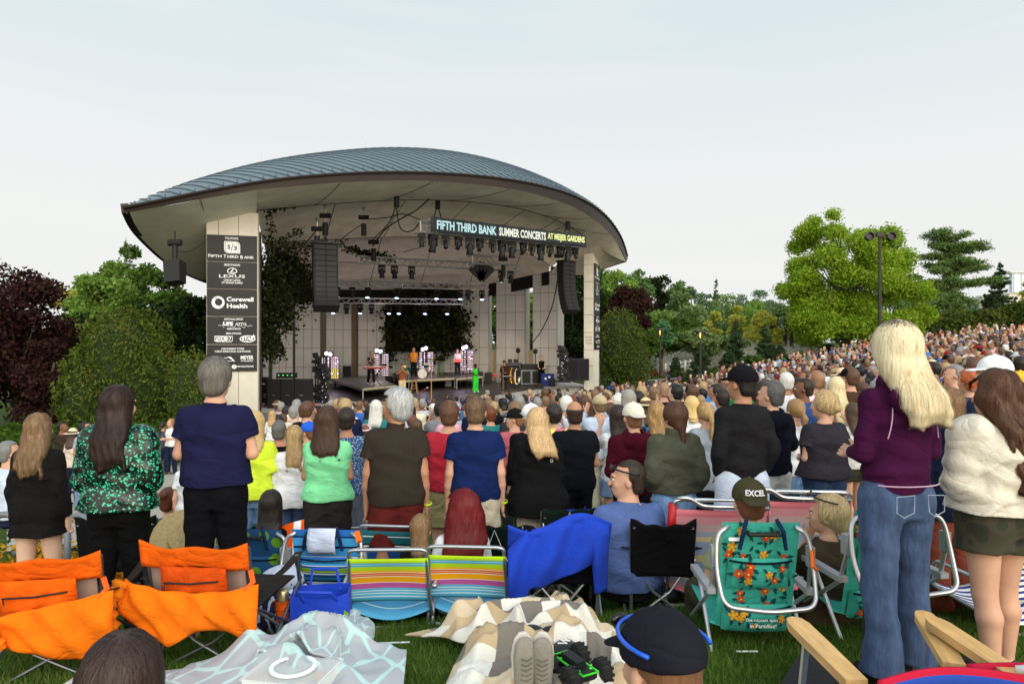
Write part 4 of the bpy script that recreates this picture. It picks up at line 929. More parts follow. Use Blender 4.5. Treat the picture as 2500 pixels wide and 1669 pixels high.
def hang(u, T, drop, tilt, lit, label, s=1.0, kind=0, rz=0.0):
 key = (round(tilt, 2), lit, kind)
 if key not in protos: protos[key] = moving_head(tilt, lit, 1, kind); o = protos[key]
 else: o = copy_tree(protos[key])
 f = (u - T[0][0]) / (T[1][0] - T[0][0]); a_ = P(*T[0]); b_ = P(*T[1])
 k_ = (u - 1250) / F; den = (b_.x - a_.x) - k_ * (b_.y - a_.y); s_ = (k_ * a_.y - a_.x) / den
 q = a_.lerp(b_, s_); o.location = (q.x, q.y, q.z - drop); o.rotation_euler = (0, 0, rz); o.scale = (s, s, s)
 o['label'] = label; o['category'] = 'stage light'
 return o
ords = ['first', 'second', 'third', 'fourth', 'fifth', 'sixth', 'seventh', 'eighth', 'ninth', 'tenth', 'eleventh', 'twelfth', 'thirteenth', 'fourteenth', 'fifteenth', 'sixteenth', 'seventeenth']
for i, zx in enumerate((327, 398, 475, 555, 625, 687, 765, 825, 885, 955, 1008, 1063, 1120, 1180, 1228, 1275)):
 big = zx in (398, 625, 825, 885, 1063, 1228); a_ = hang(900 + zx * .3955, T0, 0.28, R((0, 15, -25, 30, 10, 20, -20, 5, 10, 35, -15, 0, 30, 40, 5, -25)[i]), False, 'black stage light hanging under the banner, %s from the left' % ords[i], 1.15 if big else 0.95, 0 if big else 1, (0.7 if i % 2 else 0.2)); a_['group'] = 'stage lights under the banner'
for i, u in enumerate((932, 963, 1005, 1224, 1246)): hang(u, T1, 0.2, R((10, 25, 0, 0, 20)[i]), i == 3, 'black stage light on the truss behind the banner, %s from the left' % ords[i], 1.0)['group'] = 'lights on the middle truss'
for i, (u, l) in enumerate(((824, 1), (860, 0), (898, 1), (969, 1), (1066, 1), (1124, 1), (1143, 0), (1177, 1))): hang(u, T2, 0.2, R(-20 if l else 10), bool(l), '%s stage light on the upper rear truss, %s from the left' % ('lit' if l else 'dark', ords[i]), 0.95)['group'] = 'lights on the upper rear truss'
for i, (u, l) in enumerate(((814, 1), (846, 0), (880, 1), (907, 0), (950, 1), (974, 1), (1038, 1), (1092, 1))): hang(u, T3, 0.2, R(-20 if l else 10), bool(l), '%s stage light on the lowest rear truss, %s from the left' % ('lit' if l else 'dark', ords[i]), 0.95)['group'] = 'lights on the lowest rear truss'
m = MB(); c = P(1176, 660, 39.3)
for a_ in range(-2, 3): m.box(c + Vector((a_ * 0.16, 0, -0.1 * abs(a_))), (0.28, 0.6, 0.95), Matrix.Rotation(R(a_ * 22), 3, 'Y'))
o = m.build('speaker_cluster', black); tag(o, 'angular black speaker cluster hanging in the middle of the stage', 'speaker')
a_ = P(1040, 549, 31.4); b_ = P(1418, 590, 37.9); dv = b_ - a_; W_ = math.hypot(dv.x, dv.y); an_ = math.atan2(dv.y, dv.x); sl = dv.z / W_
t = thing('stage_banner', 'long dark banner with white, blue and yellow capitals across the stage front', 'banner', a_, an_)
mb = MB(); Hb = 0.68
def bf(p, q): return (p * W_, -0.40 + 0.03 * math.sin(p * 37) * q, p * W_ * sl + Hb / 2 - Hb * q + 0.015 * math.sin(p * 50))
mb.grid(bf, 80, 4); mb.build('cloth', mat((38, 44, 50), rough=0.8, var=0.2, vs=3, name='banner_cloth'), t, smooth=True, thick=0.01)
cols_ = [mat((180, 220, 236), var=0, emit=0, name='blue_print'), mat((226, 232, 232), var=0, name='white_print2'), mat((228, 238, 164), var=0, name='yellow_print')]
for (s_, x0, x1, mi) in (('FIFTH THIRD BANK', 0.03, 0.375, 0), ('SUMMER CONCERTS', 0.39, 0.70, 1), ('AT MEIJER GARDENS', 0.712, 0.985, 2)):
 V_, F_ = text_mesh(s_, (x1 - x0) * W_, 0.42, 0.035); xc = (x0 + x1) / 2 * W_; mb = MB(); mb.add([(xc + q[0], -0.445, (xc + q[0]) * sl + q[1]) for q in V_], F_); mb.build('lettering', cols_[mi], t)
def ceil_z(u, v, d): return P(u, v, d)
def hoist(u, v, d, label, s=1.0, bag=True, vtop=None):
 c = P(u, v, d); t = thing('chain_hoist', label, 'hoist', c)
 m = MB(); m.tube([(-0.24 * s, 0, 0), (0.24 * s, 0, 0)], 0.11 * s, n=10); m.build('motor', black, t)
 m = MB(); m.lathe([(0.05, 0.5), (0.08, 0.42), (0.03, 0.30), (0.03, 0.05)], n=8); m.build('ceiling_hook', metalm(), t)
 m = MB(); m.tube([(0.02, 0, -0.1), (0.02, 0, -0.8 * s)], 0.015, n=4); m.build('chain', metalm(), t)
 if bag: m = MB(); m.tube([(0.02, -0.08, -0.32 * s), (0.02, -0.08, -0.9 * s)], [0.12 * s, 0.13 * s], n=10); m.build('chain_bag', black, t)
for (u, v, d, lb) in ((968, 458, 31), (1068, 466, 33.5), (1385, 515, 38.5), (1150, 530, 38), (1200, 533, 39), (794, 526, 30.8), (774, 558, 30.0), (912, 590, 37), (1228, 625, 41), (1364, 632, 41.5), (1155, 664, 42)) and [(968, 458, 31, 'small chain hoist highest under the front ceiling band'), (1068, 466, 33.5, 'chain hoist with cables above the left end of the banner'), (1385, 515, 38.5, 'chain hoist above the right end of the banner'),
  (1150, 530, 38, 'chain hoist behind the banner, left one of two'), (1200, 533, 39, 'chain hoist behind the banner, right one of two'), (794, 526, 30.8, 'upper chain hoist above the left speaker array'), (774, 558, 30.0, 'lower chain hoist carrying the left speaker array'), (912, 590, 37, 'chain hoist at the left end of the middle truss'), (1228, 632, 41, 'chain hoist at the right end of the middle truss'), (1364, 624, 41.3, 'chain hoist carrying the right speaker array'), (888, 530, 33, 'thin chain hoist above the middle truss')]:
 hoist(u, v, d, lb, 1.0 if d < 36 else 1.15)
t = thing('hanging_speaker', 'single black speaker hung by a hoist under the left roof wing', 'speaker', P(427, 592, 25.2)); t.scale = (.85, .85, .95)
m = MB(); m.tube([(-0.28, 0, 0), (0.28, 0, 0)], 0.13, n=10); m.tube([(0, 0, 0), (0, 0, 0.45)], 0.03); m.build('motor', black, t)
m = MB(); m.tube([(0.0, 0, -0.1), (0.0, 0, -0.75)], [0.12, 0.12]); m.build('chain_bag', black, t)
m = MB(); m.box((0, 0, -1.15), (0.66, 0.6, 0.85), Matrix.Rotation(R(-6), 3, 'Y') @ Matrix.Rotation(R(-10), 3, 'X'), taper=1.08); m.build('cabinet', black, t)
cab = mat((30, 28, 30), rough=0.7, name='cable')
def cable(pts, r_=0.02, lab='black cable', n=10):
 q = [P(*p) for p in pts]; out = []
 for i in range(len(q) - 1):
  for k_ in range(n):
   f = k_ / n; p0 = q[max(0, i - 1)]; p1 = q[i]; p2 = q[i + 1]; p3 = q[min(len(q) - 1, i + 2)]
   out.append(0.5 * ((2 * p1) + (p2 - p0) * f + (2 * p0 - 5 * p1 + 4 * p2 - p3) * f * f + (3 * p1 - p0 - 3 * p2 + p3) * f ** 3))
 out.append(q[-1]); m = MB(); m.tube(out, r_, n=5); o = m.build('cable', cab); tag(o, lab, 'cable'); return o
cable([(968, 470, 31), (966, 500, 31.5), (952, 540, 32.5), (925, 570, 34), (905, 590, 36)], 0.03, 'thick cable falling left from the highest hoist')
cable([(968, 505, 31.5), (975, 550, 32), (990, 565, 32), (1010, 560, 31.5), (1022, 545, 31.3)], 0.03, 'cable looping from the highest hoist to the banner truss')
cable([(1060, 472, 33), (1020, 510, 32), (985, 530, 32), (940, 560, 34), (910, 600, 37)], 0.035, 'pair of cables slanting down left from the banner hoist')
cable([(972, 468, 31.2), (1000, 480, 31.5), (1050, 474, 32.5)], 0.025, 'cable sagging between the two front hoists')
cable([(900, 535, 32), (950, 530, 32), (985, 522, 32), (1035, 540, 31.5)], 0.025, 'thin cable crossing to the banner end')
cable([(1366, 650, 41), (1350, 740, 41.5), (1325, 800, 42.5), (1300, 836, 44)], 0.035, 'long cable curving down from the right speaker array')
cable([(1068, 500, 33.5), (1058, 535, 32)], 0.03, 'left leg of the sling above the banner'); cable([(1068, 500, 33.5), (1080, 542, 32.5)], 0.03, 'right leg of the sling above the banner')
cable([(1385, 545, 38.5), (1376, 572, 37.5)], 0.03, 'left leg of the sling above the banner end'); cable([(1385, 545, 38.5), (1394, 577, 38)], 0.03, 'right leg of the sling above the banner end')
cable([(1380, 520, 38), (1330, 555, 37.5), (1300, 565, 37)], 0.02, 'thin cable from the right banner hoist to the truss')
cable([(770, 565, 30), (740, 600, 30.5), (700, 640, 31), (640, 660, 30)], 0.03, 'cable running left from the lower array hoist into the ivy')
cable([(815, 600, 31), (850, 570, 33), (880, 550, 33), (889, 548, 33)], 0.025, 'cable from the left array up to the thin hoist')
cable([(645, 870, 30), (700, 790, 33), (720, 720, 35), (760, 700, 31)], 0.03, 'slanting cable in front of the left wall panels')
cable([(432, 614, 25.3), (465, 612, 26), (500, 590, 26.5)], 0.015, 'thin cable from the wing hoist to the pillar')
cable([(985, 615, 38), (1040, 600, 37)], 0.02, 'short cable beside the middle truss'); cable([(870, 640, 37), (790, 640, 33), (770, 650, 31)], 0.02, 'cable from the middle truss to the left array')
def array(u, vt, vb, d, yaw, label, bend):
 t = thing('line_array', label, 'speaker array', P(u, vt, d), yaw); H = (vb - vt) / F * d; n_ = 12; h = H / n_; x_ = 0; z_ = 0; ang = 0
 grille = mat((24, 23, 25), rough=0.8, var=0.25, vs=20, name='grille')
 for i in range(n_):
  ang = bend * (i / n_) ** 2; rt_ = Matrix.Rotation(ang, 3, 'X')
  m = MB(); m.box(Vector((0, x_, z_ - h / 2)), (1.05, 0.5, h * 0.94), rt_, 0); m.box(Vector((-0.24, x_, z_ - h / 2)) + rt_ @ Vector((0, -0.255, 0)), (0.42, 0.02, h * 0.8), rt_, 1); m.box(Vector((0.24, x_, z_ - h / 2)) + rt_ @ Vector((0, -0.255, 0)), (0.42, 0.02, h * 0.8), rt_, 1)
  m.build('cabinet', [grille, black], t)
  d_ = rt_ @ Vector((0, 0, -h)); x_ += d_.y; z_ += d_.z
 m = MB(); m.box((0, 0, 0.06), (1.1, 0.7, 0.08)); m.tube([(0, 0, 0.1), (0, 0, 0.5)], 0.03); m.build('rigging_frame', black, t)
array(793, 597, 760, 30.0, R(24), 'tall curved black speaker array hanging left of the stage', R(-40))
array(1383, 640, 765, 41.0, R(40), 'tall curved black speaker array hanging right of the stage', R(-34))
def at(u, v, z=FLOOR):   # foot point on a level z
 d = -z * F / (v - 834)
 if z == FLOOR: d = min(d, float(np.interp(u, [640, 714, 781, 857, 941, 1122, 1193, 1282, 1360, 1420], [43, 45, 46.8, 48.8, 50.2, 50.6, 50, 48.4, 46.4, 45])) - 1.0)
 return Vector(((u - 1250) / F * d, d, z))
def here(name, label, cat, u, v, z=FLOOR, rz=0.0, group=None):
 return thing(name, label, cat, at(u, v, z), rz, group)
def riser(corners, z1, label, top=(70, 62, 58)):
 t = thing('stage_riser', label, 'riser', (0, 0, 0)); pts = [Fp(u, v, z1) for u, v in corners]
 mb = MB(); n_ = len(pts); mb.add([(p.x, p.y, z1) for p in pts] + [(p.x, p.y, z1 - 0.14) for p in pts], [tuple(range(n_)), tuple(range(2 * n_ - 1, n_ - 1, -1))] + [((i + 1) % n_, i, i + n_, (i + 1) % n_ + n_) for i in range(n_)]); mb.build('platform', [mat((92, 84, 82), rough=0.5, name='riser_top')], t)
 mb = MB(); a_, b_ = pts[0], pts[1]; mb.tube([(a_.x, a_.y - 0.02, z1 - 0.06), (b_.x, b_.y - 0.02, z1 - 0.06)], 0.07, n=4); mb.build('edge_rail', mat((178, 170, 140), rough=0.5, name='riser_edge'), t)
 for p in pts: m = MB(); m.cyl((p.x, p.y, FLOOR), (p.x, p.y, z1 - 0.14), 0.04); m.build('leg', metalm(), t)
riser([(886, 948), (968, 940), (915, 915), (800, 922)], -2.4, 'low stage riser under the keyboard player')
riser([(985, 928), (1110, 922), (1075, 905), (960, 908)], -2.3, 'stage riser carrying the drum kit')
riser([(1115, 924), (1178, 918), (1140, 905), (1070, 907)], -2.3, 'stage riser under the guitarist')
led_w = mat((250, 226, 236), emit=0.8, var=0, name='lit_cell'); led_p = mat((225, 195, 255), emit=3.0, var=0, name='lit_violet'); led_y = mat((255, 236, 130), emit=0.9, var=0, name='lit_yellow')
def blinder(u0, u1, v0, v1, d, label, cols=4, rows=11, warm_=False):
 c = P((u0 + u1) / 2, (v0 + v1) / 2, d); W_ = (u1 - u0) / F * d; H_ = (v1 - v0) / F * d; t = thing('lamp_grid', label, 'lamp grid', c, R(0))
 m = MB(); m.box((0, 0.05, 0), (W_, 0.1, H_)); m.build('panel_frame', black, t)
 m = MB(); r_ = min(W_ / cols, H_ / rows) * 0.34
 for i in range(cols):
  for j in range(rows):
   x_ = (i + 0.5) / cols * W_ - W_ / 2; z_ = (j + 0.5) / rows * H_ - H_ / 2; q = random.random()
   mi = 1 if q < 0.12 else (2 if (warm_ and j < rows * 0.5) else 0)
   m.lathe([(r_, -0.0), (0.001, -0.015)], (x_, -0.012, z_), 8, mi, rot=Matrix.Rotation(R(90), 3, 'X'))
 m.build('lit_cells', [led_w, led_p, led_y], t)
 m = MB(); m.cyl((0, 0.1, -H_ / 2 - 0.6), (0, 0.1, H_ / 2), 0.04); m.build('stand', black, t)
blinder(785, 804, 872, 897, 45, 'left lit lamp grid beside the light tower', 4, 5); blinder(808, 827, 870, 928, 45, 'right lit lamp grid beside the light tower, yellow at its foot', 4, 12, True)
blinder(913, 927, 864, 912, 47, 'lit lamp grid directly behind the keyboard player'); blinder(933, 949, 863, 917, 47, 'lit lamp grid right of the keyboard player')
blinder(1024, 1038, 858, 905, 49, 'left lit lamp grid behind the drum kit'); blinder(1044, 1058, 858, 905, 49, 'right lit lamp grid behind the drum kit')
blinder(1124, 1137, 855, 904, 48.5, 'left lit lamp grid right of the guitarist'); blinder(1141, 1154, 855, 903, 48.5, 'right lit lamp grid right of the guitarist')
for (u, v, d, lb) in ((797, 862, 44, 'left bright lamp on the light tower'), (806, 864, 44, 'right bright lamp on the light tower'), (920, 855, 47, 'left bright lamp above the keyboard player'), (929, 857, 47, 'right bright lamp above the keyboard player'), (1032, 852, 48.8, 'left bright lamp above the drummer'), (1040, 849, 48.8, 'right bright lamp above the drummer'), (1131, 849, 48.3, 'left bright lamp above the guitarist'), (1138, 846, 48.3, 'right bright lamp above the guitarist')):
 t = thing('bright_lamp', lb, 'stage light', P(u, v, d)); m = MB(); m.ell((0, 0, 0), (0.12, 0.09, 0.12)); m.build('lens', mat((245, 225, 255), emit=4.0, var=0, name='lit_white'), t, smooth=True); m = MB(); m.tube([(0, 0.16, 0), (0, 0.16, -1.2)], 0.03); m.box((0, 0.18, 0), (0.3, 0.14, 0.3)); m.build('housing', black, t)
def tower(u, vt, vb, d, label, lamps):
 b_ = P(u, vb, d); zt = (834 - vt) / F * d; t = thing('light_tower', label, 'light tower', b_); H_ = zt - b_.z
 m = MB()
 for sx_ in (-.2, .2):
  for sy_ in (-.2, .2): m.tube([(sx_, sy_, 0), (sx_, sy_, H_)], 0.035, n=5)
 k_ = 0; z_ = 0
 while z_ < H_ - 0.4:
  for sy_ in (-.2, .2): m.tube([(-.2 * (1 if k_ % 2 else -1), sy_, z_), (.2 * (1 if k_ % 2 else -1), sy_, z_ + 0.4)], 0.02, n=4)
  z_ += 0.4; k_ += 1
 m.box((0, 0, 0.04), (0.9, 0.9, 0.08)); m.build('truss', black, t)
 for (lu, lv, r_, k_) in lamps:
  q = P(lu, lv, d - 0.35) - b_; m = MB(); m.lathe([(0.02, 0.16), (r_ * 1.15, 0.12), (r_ * 1.2, 0.0)], q, 12, rot=Matrix.Rotation(R(90), 3, 'X')); h_ = m.build('lamp_housing', black, t)
  m = MB(); m.lathe([(r_, 0.0), (0.001, -0.01)], q, 12, rot=Matrix.Rotation(R(90), 3, 'X')); m.build('lens', (led_w, led_p, led_y, mat((200, 205, 225), emit=1.2, var=0, name='dim_lens'))[k_], h_)
 m = MB(); rs = random.Random(3)
 for i in range(16): 
  z_ = H_ * i / 16; m.box((rs.uniform(-.25, .25), rs.uniform(-.3, 0), z_ + 0.2), (rs.uniform(.2, .4), 0.25, rs.uniform(.12, .3)), Matrix.Rotation(rs.uniform(-.5, .5), 3, 'Y'))
 m.build('clamps_and_fixtures', black, t)
tower(783, 868, 1005, 33.5, 'black light tower hung with small lamps left on the stage', [(790, 904, .12, 3), (797, 902, .15, 1), (790, 913, .12, 3), (800, 917, .14, 1), (793, 920, .12, 1), (797, 935, .12, 2), (799, 943, .12, 0), (789, 943, .11, 3), (789, 952, .11, 3), (797, 968, .13, 1), (800, 983, .13, 1), (789, 979, .11, 3), (790, 988, .11, 3)])
tower(1375, 850, 932, 42, 'black light tower with round lamps in front of the far pillar', [(1374, 851, .17, 3), (1384, 880, .15, 3), (1381, 908, .15, 3), (1372, 912, .13, 1), (1372, 921, .13, 1), (1380, 869, .14, 1), (1378, 876, .12, 1)])
t = thing('speaker_stack', 'big black wall of subwoofers at the left stage corner', 'speakers', P(709, 1016, 31))
for i in range(3):
 m = MB(); m.box((-0.62 + i * 0.62, 0, 0.85), (0.6, 0.8, 1.68)); m.box((-0.62 + i * 0.62, -0.405, 0.85), (0.54, 0.02, 1.58), mi=1); o = m.build('subwoofer', [black, mat((26, 25, 27), rough=0.9, var=0.2, vs=30, name='grille_cloth')], t)
 for z_ in (0.2, 1.0):
  m = MB(); m.box((-0.62 + i * 0.62 , -0.42, z_), (0.14, 0.02, 0.03)); m.build('handle', metalm(), o)
t = thing('equipment_rack', 'tall black flight case rack beside the near pillar', 'rack', P(642, 985, 32)); m = MB(); m.box((0, 0, 0.6), (0.62, 0.6, 1.3)); m.build('case', black, t); m = MB(); text_into(m, 'COFFEE', 0, 0.95, 0.42, 0.07, 0.01, -0.305); m.build('lettering', wm, t)
m = MB(); m.box((0.2, -0.31, 0.4), (0.12, 0.02, 0.2)); m.box((-0.1, -0.31, 0.4), (0.2, 0.02, 0.06)); m.build('latches', metalm(), t)
t = thing('amplifier', 'row of low black amplifiers on top of the speaker wall', 'amplifier', P(700, 922, 31.4)); m = MB(); m.box((0, 0, 0.12), (0.85, 0.4, 0.24)); m.build('case', black, t); m = MB(); [m.box((-0.3 + 0.2 * i, -0.21, 0.14), (0.05, 0.02, 0.03)) for i in range(4)]; m.build('green_leds', mat((90, 230, 120), emit=1.5, var=0, name='led'), t)
t = thing('speaker_stack', 'tall dark speaker cabinet in front of the far pillar', 'speakers', P(1410, 926, 43)); 
for i in range(2): m = MB(); m.box((-0.3 + i * 0.66, 0, 0.65), (0.64, 0.9, 1.35)); m.box((-0.3 + i * 0.66, -0.455, 0.65), (0.56, 0.02, 1.25), mi=1); m.build('subwoofer', [mat((34, 28, 40), rough=0.6, name='dark_cab'), mat((26, 22, 30), rough=0.9, name='grille3')], t)
t = here('mixing_console', 'silver edged flight case with mixing desk right on the stage', 'mixing desk', 1296, 930, rz=R(8))
m = MB(); m.box((0, 0, 0.55), (1.5, 0.8, 1.0)); m.build('case', mat((120, 124, 130), rough=0.4, metal=0.4, name='case_metal'), t); m = MB(); m.box((-0.38, -0.41, 0.55), (0.55, 0.04, 0.8)); m.box((0.3, -0.41, 0.55), (0.5, 0.04, 0.8)); m.build('rack_front', black, t); m = MB(); m.box((-0.1, 0, 1.25), (1.15, 0.7, 0.36)); m.build('desk', black, t)
t = here('blue_case', 'blue flight case right of the mixing desk', 'case', 1335, 927, rz=R(8)); m = MB(); m.box((0, 0, 0.42), (0.85, 0.7, 0.8)); m.build('case', mat((28, 42, 110), rough=0.4, name='blue_case_paint'), t); m = MB(); m.box((-.15, -.36, .5), (.14, .02, .12)); m.box((.1, -.36, .6), (.14, .02, .12)); m.build('stickers', wm, t)
t = here('keyboard_rack', 'black rack with laptops behind the saxophonist', 'rack', 1252, 925); m = MB(); m.box((0, 0, 0.65), (0.95, 0.6, 1.3)); m.build('case', black, t); m = MB(); m.box((0, 0, 1.42), (1.25, 0.6, 0.12)); m.build('top_shelf', mat((60, 64, 74), name='shelf'), t)
for i in (-0.2, 0.2): m = MB(); m.box((i, 0.1, 1.62), (0.3, 0.03, 0.24), Matrix.Rotation(R(-15), 3, 'X')); m.build('laptop', black, t)
for (u, v, lb, vt) in ((1265, 920, 'left lamp on a thin stand before the back wall', 855), (1307, 917, 'right lamp on a thin stand before the back wall', 857)):
 t = here('lamp_stand', lb, 'lamp stand', u, v); d = t.location.y; H_ = (834 - vt) / F * d - FLOOR; m = MB(); m.tube([(0, 0, 0), (0, 0, H_)], 0.025); m.build('stand', black, t); m = MB(); m.lathe([(0.02, .2), (.16, .1), (.16, -.1), (.05, -.2)], (0, 0, H_), 8, rot=Matrix.Rotation(R(60), 3, 'X')); m.build('lamp_head', black, t)
t = here('black_box', 'small black wedge monitor at the right stage edge', 'monitor', 1319, 948); m = MB(); m.box((0, 0, 0.18), (0.45, 0.35, 0.34), taper=0.8); m.build('cabinet', black, t); m = MB(); m.box((0, -.17, .18), (.35, .03, .2)); m.build('grille', mat((30, 30, 30), name='g5'), t)
t = here('guitar_amplifier', 'black guitar amplifier standing on a roadcase', 'amplifier', 847, 934); m = MB(); m.box((0, 0, 0.9), (0.5, 0.4, 0.75)); m.build('cabinet', black, t); m = MB(); m.box((0, 0, 0.26), (0.6, 0.45, 0.46)); m.build('roadcase', black, t); m = MB()
for s_ in (-1, 1):
 for z_ in (0.04, 0.48): m.box((0, -0.235, z_), (0.6, 0.02, 0.03))
 m.box((s_ * 0.29, -0.235, 0.26), (0.03, 0.02, 0.44)); m.box((0, -0.235, 0.26), (0.03, 0.02, 0.44))
m.build('case_edges', metalm((200, 196, 170)), t)
t = here('oil_drum', 'green drum standing on the drum riser', 'drum', 1075, 919, -2.3); m = MB(); m.lathe([(0.001, 0), (.27, 0), (.27, .3), (.285, .32), (.27, .34), (.27, .8), (.25, .82), (0.001, .8)]); m.build('barrel', mat((64, 78, 52), rough=0.5, name='green_drum'), t, smooth=True)
t = here('drum_kit', 'green drum kit with white bass drum head and cymbals', 'drum kit', 1030, 922, -2.3); gd = mat((20, 84, 50), rough=0.25, coat=0.5, name='green_shell'); wh = mat((232, 228, 220), name='drum_head'); gold = metalm((212, 178, 96), 0.25)
def drum(cx, cy, cz, r_, h_, rot, nm='drum'):
 m = MB(); m.lathe([(r_, -h_ / 2), (r_, h_ / 2)], (cx, cy, cz), 18, rot=rot); m.lathe([(r_ * 1.03, -h_ / 2 - .015), (r_ * 1.03, -h_ / 2 + .03)], (cx, cy, cz), 18, 1, rot=rot); o = m.build(nm, [gd, metalm()], t); [MB().lathe([(r_, k_ * h_ / 2), (0.001, k_ * h_ / 2)], (cx, cy, cz), 18, rot=rot).build('drum_head', wh, o) for k_ in (-1, 1)]
drum(0.1, -0.35, 0.30, 0.29, 0.4, Matrix.Rotation(R(-90), 3, 'X'), 'bass_drum'); drum(-0.35, -0.2, 0.62, 0.17, 0.2, Matrix.Rotation(R(20), 3, 'X')); drum(0.30, -0.3, 0.80, 0.16, 0.22, Matrix.Rotation(R(20), 3, 'X')); drum(-0.65, 0, 0.45, 0.22, 0.4, Matrix.Identity(3)); drum(-0.95, -0.1, 0.5, 0.2, 0.4, Matrix.Identity(3))
for (cx, cy, cz) in ((-.6, -.1, 1.15), (.6, -.1, 1.2), (.95, 0, 1.05), (-1.0, 0, 1.2)):
 m = MB(); m.lathe([(0.001, .03), (.05, .02), (.27, 0)], (cx, cy, cz), 16, rot=Matrix.Rotation(R(-10), 3, 'X')); m.build('cymbal', gold, t, thick=0.004); m = MB(); m.tube([(cx, cy, 0), (cx, cy, cz)], .015, n=5); m.tube([(cx, cy, .4), (cx - .2, cy - .2, 0)], .012, n=4); m.tube([(cx, cy, .4), (cx + .2, cy - .2, 0)], .012, n=4); m.build('cymbal_stand', metalm(), t)
t = here('snare_drum', 'small red drum on a stand left of the saxophonist', 'drum', 1208, 940); m = MB(); m.lathe([(.19, .62), (.19, .76)], n=16); m.build('shell', mat((190, 44, 40), name='red_shell'), t); m = MB(); m.lathe([(.19, .76), (.001, .765)], n=16); m.build('drum_head', wh, t); m = MB(); [m.tube([(0, 0, .6), (.25 * math.cos(a_), .25 * math.sin(a_), 0)], .012, n=4) for a_ in (0, 2, 4)]; m.build('stand', metalm(), t)
t = here('keyboard', 'red stage keyboard on a stand on the left riser', 'keyboard', 914, 940, -2.4, R(8)); m = MB(); m.box((0, -.05, .98), (1.25, .3, .11)); m.build('body', mat((150, 34, 30), rough=0.4, name='red_body'), t); m = MB(); m.box((0, -.02, 1.045), (1.15, .16, .02)); m.build('keys', wh, t); m = MB(); m.tube([(-.35, 0, .92), (.35, 0, 0)], .02); m.tube([(.35, 0, .92), (-.35, 0, 0)], .02); m.build('stand', black, t); m = MB(); m.box((.35, .05, 1.12), (.6, .25, .06)); m.build('upper_keyboard', black, t)
t = here('keyboard', 'small keyboard on a stand in front of the man in the hat', 'keyboard', 1236, 956); m = MB(); m.box((0, 0, .9), (.75, .25, .07)); m.build('body', black, t); m = MB(); m.box((.05, -.02, .94), (.6, .12, .015)); m.build('keys', wh, t); m = MB(); m.tube([(-.2, 0, .88), (.2, 0, 0)], .02); m.tube([(.2, 0, .88), (-.2, 0, 0)], .02); m.build('stand', black, t)
def sax(u, v, label, col):
 t = here('saxophone', label, 'saxophone', u, v); m = MB(); mt_ = metalm(col, 0.2)
 m.tube([(0.12, 0, 1.25), (0.0, 0, 1.28), (-.04, 0, 1.18), (-.06, 0, .5), (-.02, 0, .36), (.1, 0, .34), (.17, 0, .45), (.2, 0, .8)], [.015, .02, .03, .05, .055, .06, .07, .10], n=10); m.build('body', mt_, t, smooth=True); m = MB(); [m.ell((-.1, -.06, .55 + .1 * i), (.03, .02, .03), 8, 6) for i in range(6)]; m.build('keys', mt_, t)
 m = MB(); m.tube([(0, 0, .4), (.2, .1, 0)], .015); m.tube([(0, 0, .4), (-.2, .1, 0)], .015); m.tube([(0, 0, .4), (0, -.2, 0)], .015); m.build('stand', black, t)
sax(1249, 948, 'large golden saxophone on a stand', (220, 160, 50)); sax(1260, 951, 'smaller silver saxophone on a stand', (200, 190, 160))
t = here('bar_stool', 'wooden bar stool behind the trumpeter', 'stool', 1011, 958); wd = mat((170, 130, 84), rough=0.6, name='wood'); m = MB(); m.lathe([(.001, .7), (.18, .7), (.18, .74), (.001, .74)]); m.build('seat', wd, t)
for sx_ in (-1, 1):
 for sy_ in (-1, 1): m = MB(); m.tube([(sx_ * .1, sy_ * .1, .7), (sx_ * .19, sy_ * .19, 0)], .02, n=5); m.build('leg', wd, t)
m = MB(); [m.tube([(-.14, s_ * .14, z_), (.14, s_ * .14, z_)], .014, n=4) for s_ in (-1, 1) for z_ in (.25, .42)]; m.build('rungs', wd, t)
def micstand(u, v, h_, label, m_=black):
 t = here('microphone_stand', label, 'microphone stand', u, v); m = MB(); m.tube([(0, 0, 0), (0, 0, h_)], .02, n=6); m.build('pole', m_, t); m = MB(); m.lathe([(.001, .05), (.17, .03), (.18, 0)]); m.build('base', m_, t); m = MB(); m.tube([(0, 0, h_), (-.08, -.02, h_ + .12)], [.018, .03]); m.build('microphone', m_, t)
micstand(1053, 980, 1.75, 'bright tan microphone stand at the stage front', mat((190, 140, 96), rough=0.4, name='tan_metal')); micstand(1140, 960, 2.05, 'tall black microphone stand left of the singer in green'); micstand(1228, 958, 1.4, 'microphone stand in front of the man in the hat', mat((150, 110, 90), name='mic2')); micstand(998, 960, 1.2, 'silver microphone stand beside the stool', metalm())
t = here('boom_lamp', 'thin bent reddish stand at the stage front', 'stand', 1028, 975); m = MB(); m.tube([(0, 0, 0), (-.1, 0, .35), (.15, 0, .5), (.3, 0, .62)], .015, n=5); m.lathe([(.001, .03), (.12, 0)]); m.build('arm', mat((150, 84, 74), name='red_metal'), t); m = MB(); m.ell((.32, 0, .62), (.05, .03, .03), 8, 6); m.build('head', wh, t)
